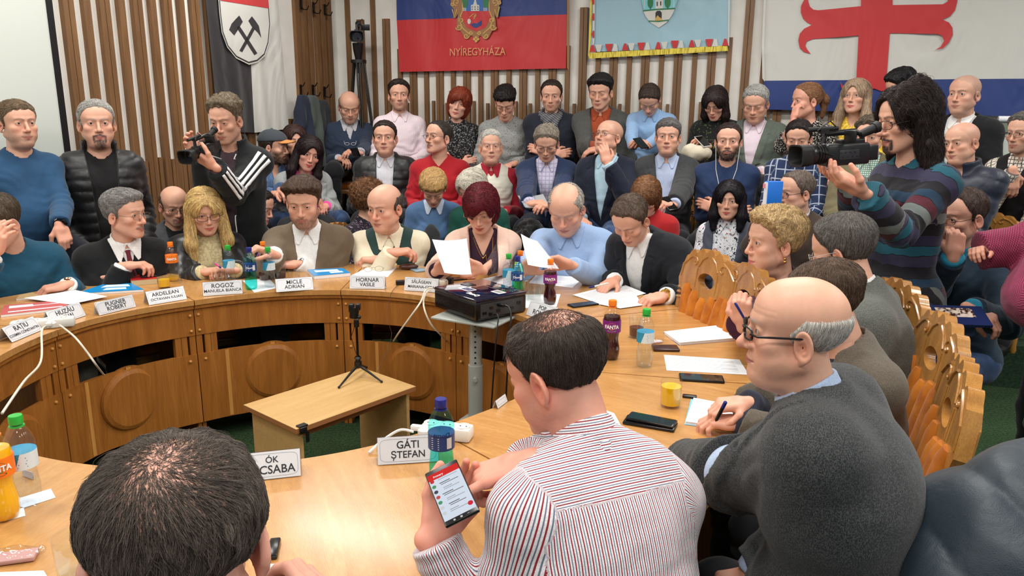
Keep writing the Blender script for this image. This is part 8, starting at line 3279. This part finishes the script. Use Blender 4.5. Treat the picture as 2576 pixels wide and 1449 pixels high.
def fsc(p):
    q = p
    a = np.arctan2(q[:, 0], q[:, 1])
    d = np.hypot(np.hypot(q[:, 0], q[:, 1]) - .082, (q[:, 2] - .01 + .03 * (q[:, 1] / .08))) - .036
    d = smin(d, cap(q, (.03, .085, -.02), (.06, .13, -.28), .035, .04), .02)
    d = smin(d, cap(q, (-.03, .085, -.02), (-.045, .12, -.20), .035, .035), .02)
    return d + .006 * np.sin(a * 9 + q[:, 2] * 60) + .004 * noise(p * 30)


V_, Q_ = snet(fsc, (-.16, -.16, -.34), (.16, .2, .1), .008)
me = newmesh(V_ + c['NB'], Q_, True, [m_scarf])
at = me.attributes.new('guv', 'FLOAT_VECTOR', 'POINT')
at.data.foreach_set('vector', np.stack([V_[:, 0] * .5 + V_[:, 2], V_[:, 2], V_[:, 1]], 1).astype(np.float32).ravel())
obj('scarf', me, c['e'])
# cap with orange brim
c = PEOPLE['m1']
P_ = c['P']
w_ = P_.get('w', 1.09)


def fcapd(p):
    d = skull(p, w_) - .012
    d = smax(d, -(p[:, 2] - .055 - .1 * (p[:, 1] - .02)), .006)
    return smin(d, cap(p, (0, -.02, .138), (0, -.02, .140), .008), .006)


V_, Q_ = snet(fcapd, (-.12, -.14, .0), (.12, .14, .17), .005)
co_ = obj('cap', newmesh(V_ @ c['Rh'].T * c['s'] + c['H'], Q_, True, [gm('plain', (64, 70, 76))]), c['e'])
mb = MB()
out, inn = [], []
for t in np.linspace(-1, 1, 15):
    x = t * .068
    out.append((x, .085 + .085 * math.sqrt(max(0, 1 - t * t)), .062 - .02 * t * t))
    inn.append((x * .98, .02 + .075 * math.sqrt(max(0, 1 - t * t)), .066 - .02 * t * t))
V0 = [np.array(v) for v in out + inn]
V0 = V0 + [v + [0, 0, .004] for v in V0]
n = 15
Fc = []
for i in range(n - 1):
    Fc += [(i, i + 1, n + i + 1, n + i), (2 * n + i, 3 * n + i, 3 * n + i + 1, 2 * n + i + 1), (i, 2 * n + i, 2 * n + i + 1, i + 1)]
mb.add([c['Rh'] @ v * c['s'] + c['H'] for v in V0], Fc)
mb.build('cap_brim', gm('plain', (206, 140, 80)), co_)
# earphone wires
c = PEOPLE['m10']
mb = MB()
for sg in (-1, 1):
    pts = [c['H'] + c['Rh'] @ np.array([sg * .082, -.002, -.012]) * c['s'], c['H'] + c['Rh'] @ np.array([sg * .080, .01, -.05]) * c['s']]
    for t in np.linspace(-.02, -.20, 7):
        tx = sg * (.07 - .055 * (-t - .02) / .18)
        pts.append(c['tc'](tx, front_depth(c, tx, t) + .004, t))
    mb.tube(pts, .0022, 5)
for t in np.linspace(-.20, -.34, 2)[:1]:
    pts = [c['tc'](0, front_depth(c, 0, tt) + .005, tt) for tt in np.linspace(-.20, -.30, 6)]
    mb.tube(pts, .0025, 5)
mb.build('earphone_wire', m_wp, c['e'])
# earring and necklace of two people
c = PEOPLE['t9']
gold_m = plain('gold', (214, 170, 90), .25, metal=.9)
mb = MB()
for sg in (-1, 1):
    mb.sphere(c['H'] + c['Rh'] @ np.array([sg * .086, -.008, -.046]) * c['s'], .006, 8)
    mb.sphere(c['H'] + c['Rh'] @ np.array([sg * .086, -.008, -.058]) * c['s'], .007, 8)
mb.build('earring', gold_m, c['e'])
for kx in ('t6', 'm3'):
    c = PEOPLE[kx]
    mb = MB()
    pts = []
    L_ = .11 if kx == 't6' else .26
    for t in np.linspace(-1, 1, 21):
        tx = t * .058
        tz = -.01 - L_ * (1 - abs(t) ** 1.4)
        pts.append(c['tc'](tx, max(front_depth(c, tx, tz, 0), .045) + .004, tz))
    mb.tube(pts, .0014, 5)
    mb.sphere(pts[10], .006, 6)
    mb.build('necklace', gold_m if kx == 't6' else m_black, c['e'])
# glasses hanging on the chest
c = PEOPLE['b1']
q = c['tc'](0, front_depth(c, 0, -.17) + .012, -.17)
mb = MB()
for sx in (-1, 1):
    mb.tube([q + c['X'] * (sx * .03 + .022 * math.cos(a)) + c['u'] * .012 * math.sin(a) for a in np.linspace(0, 6.283, 15)], .0018, 5, caps=False)
    mb.tube([q + c['X'] * sx * .052, q + c['X'] * sx * .058 + c['u'] * .03], .0018, 5)
mb.build('hanging_glasses', plain('clear_frame', (220, 220, 224), .2), c['e'])
# rings
for kx, k in (('t6', -1), ('s5', 1)):
    c = PEOPLE[kx]
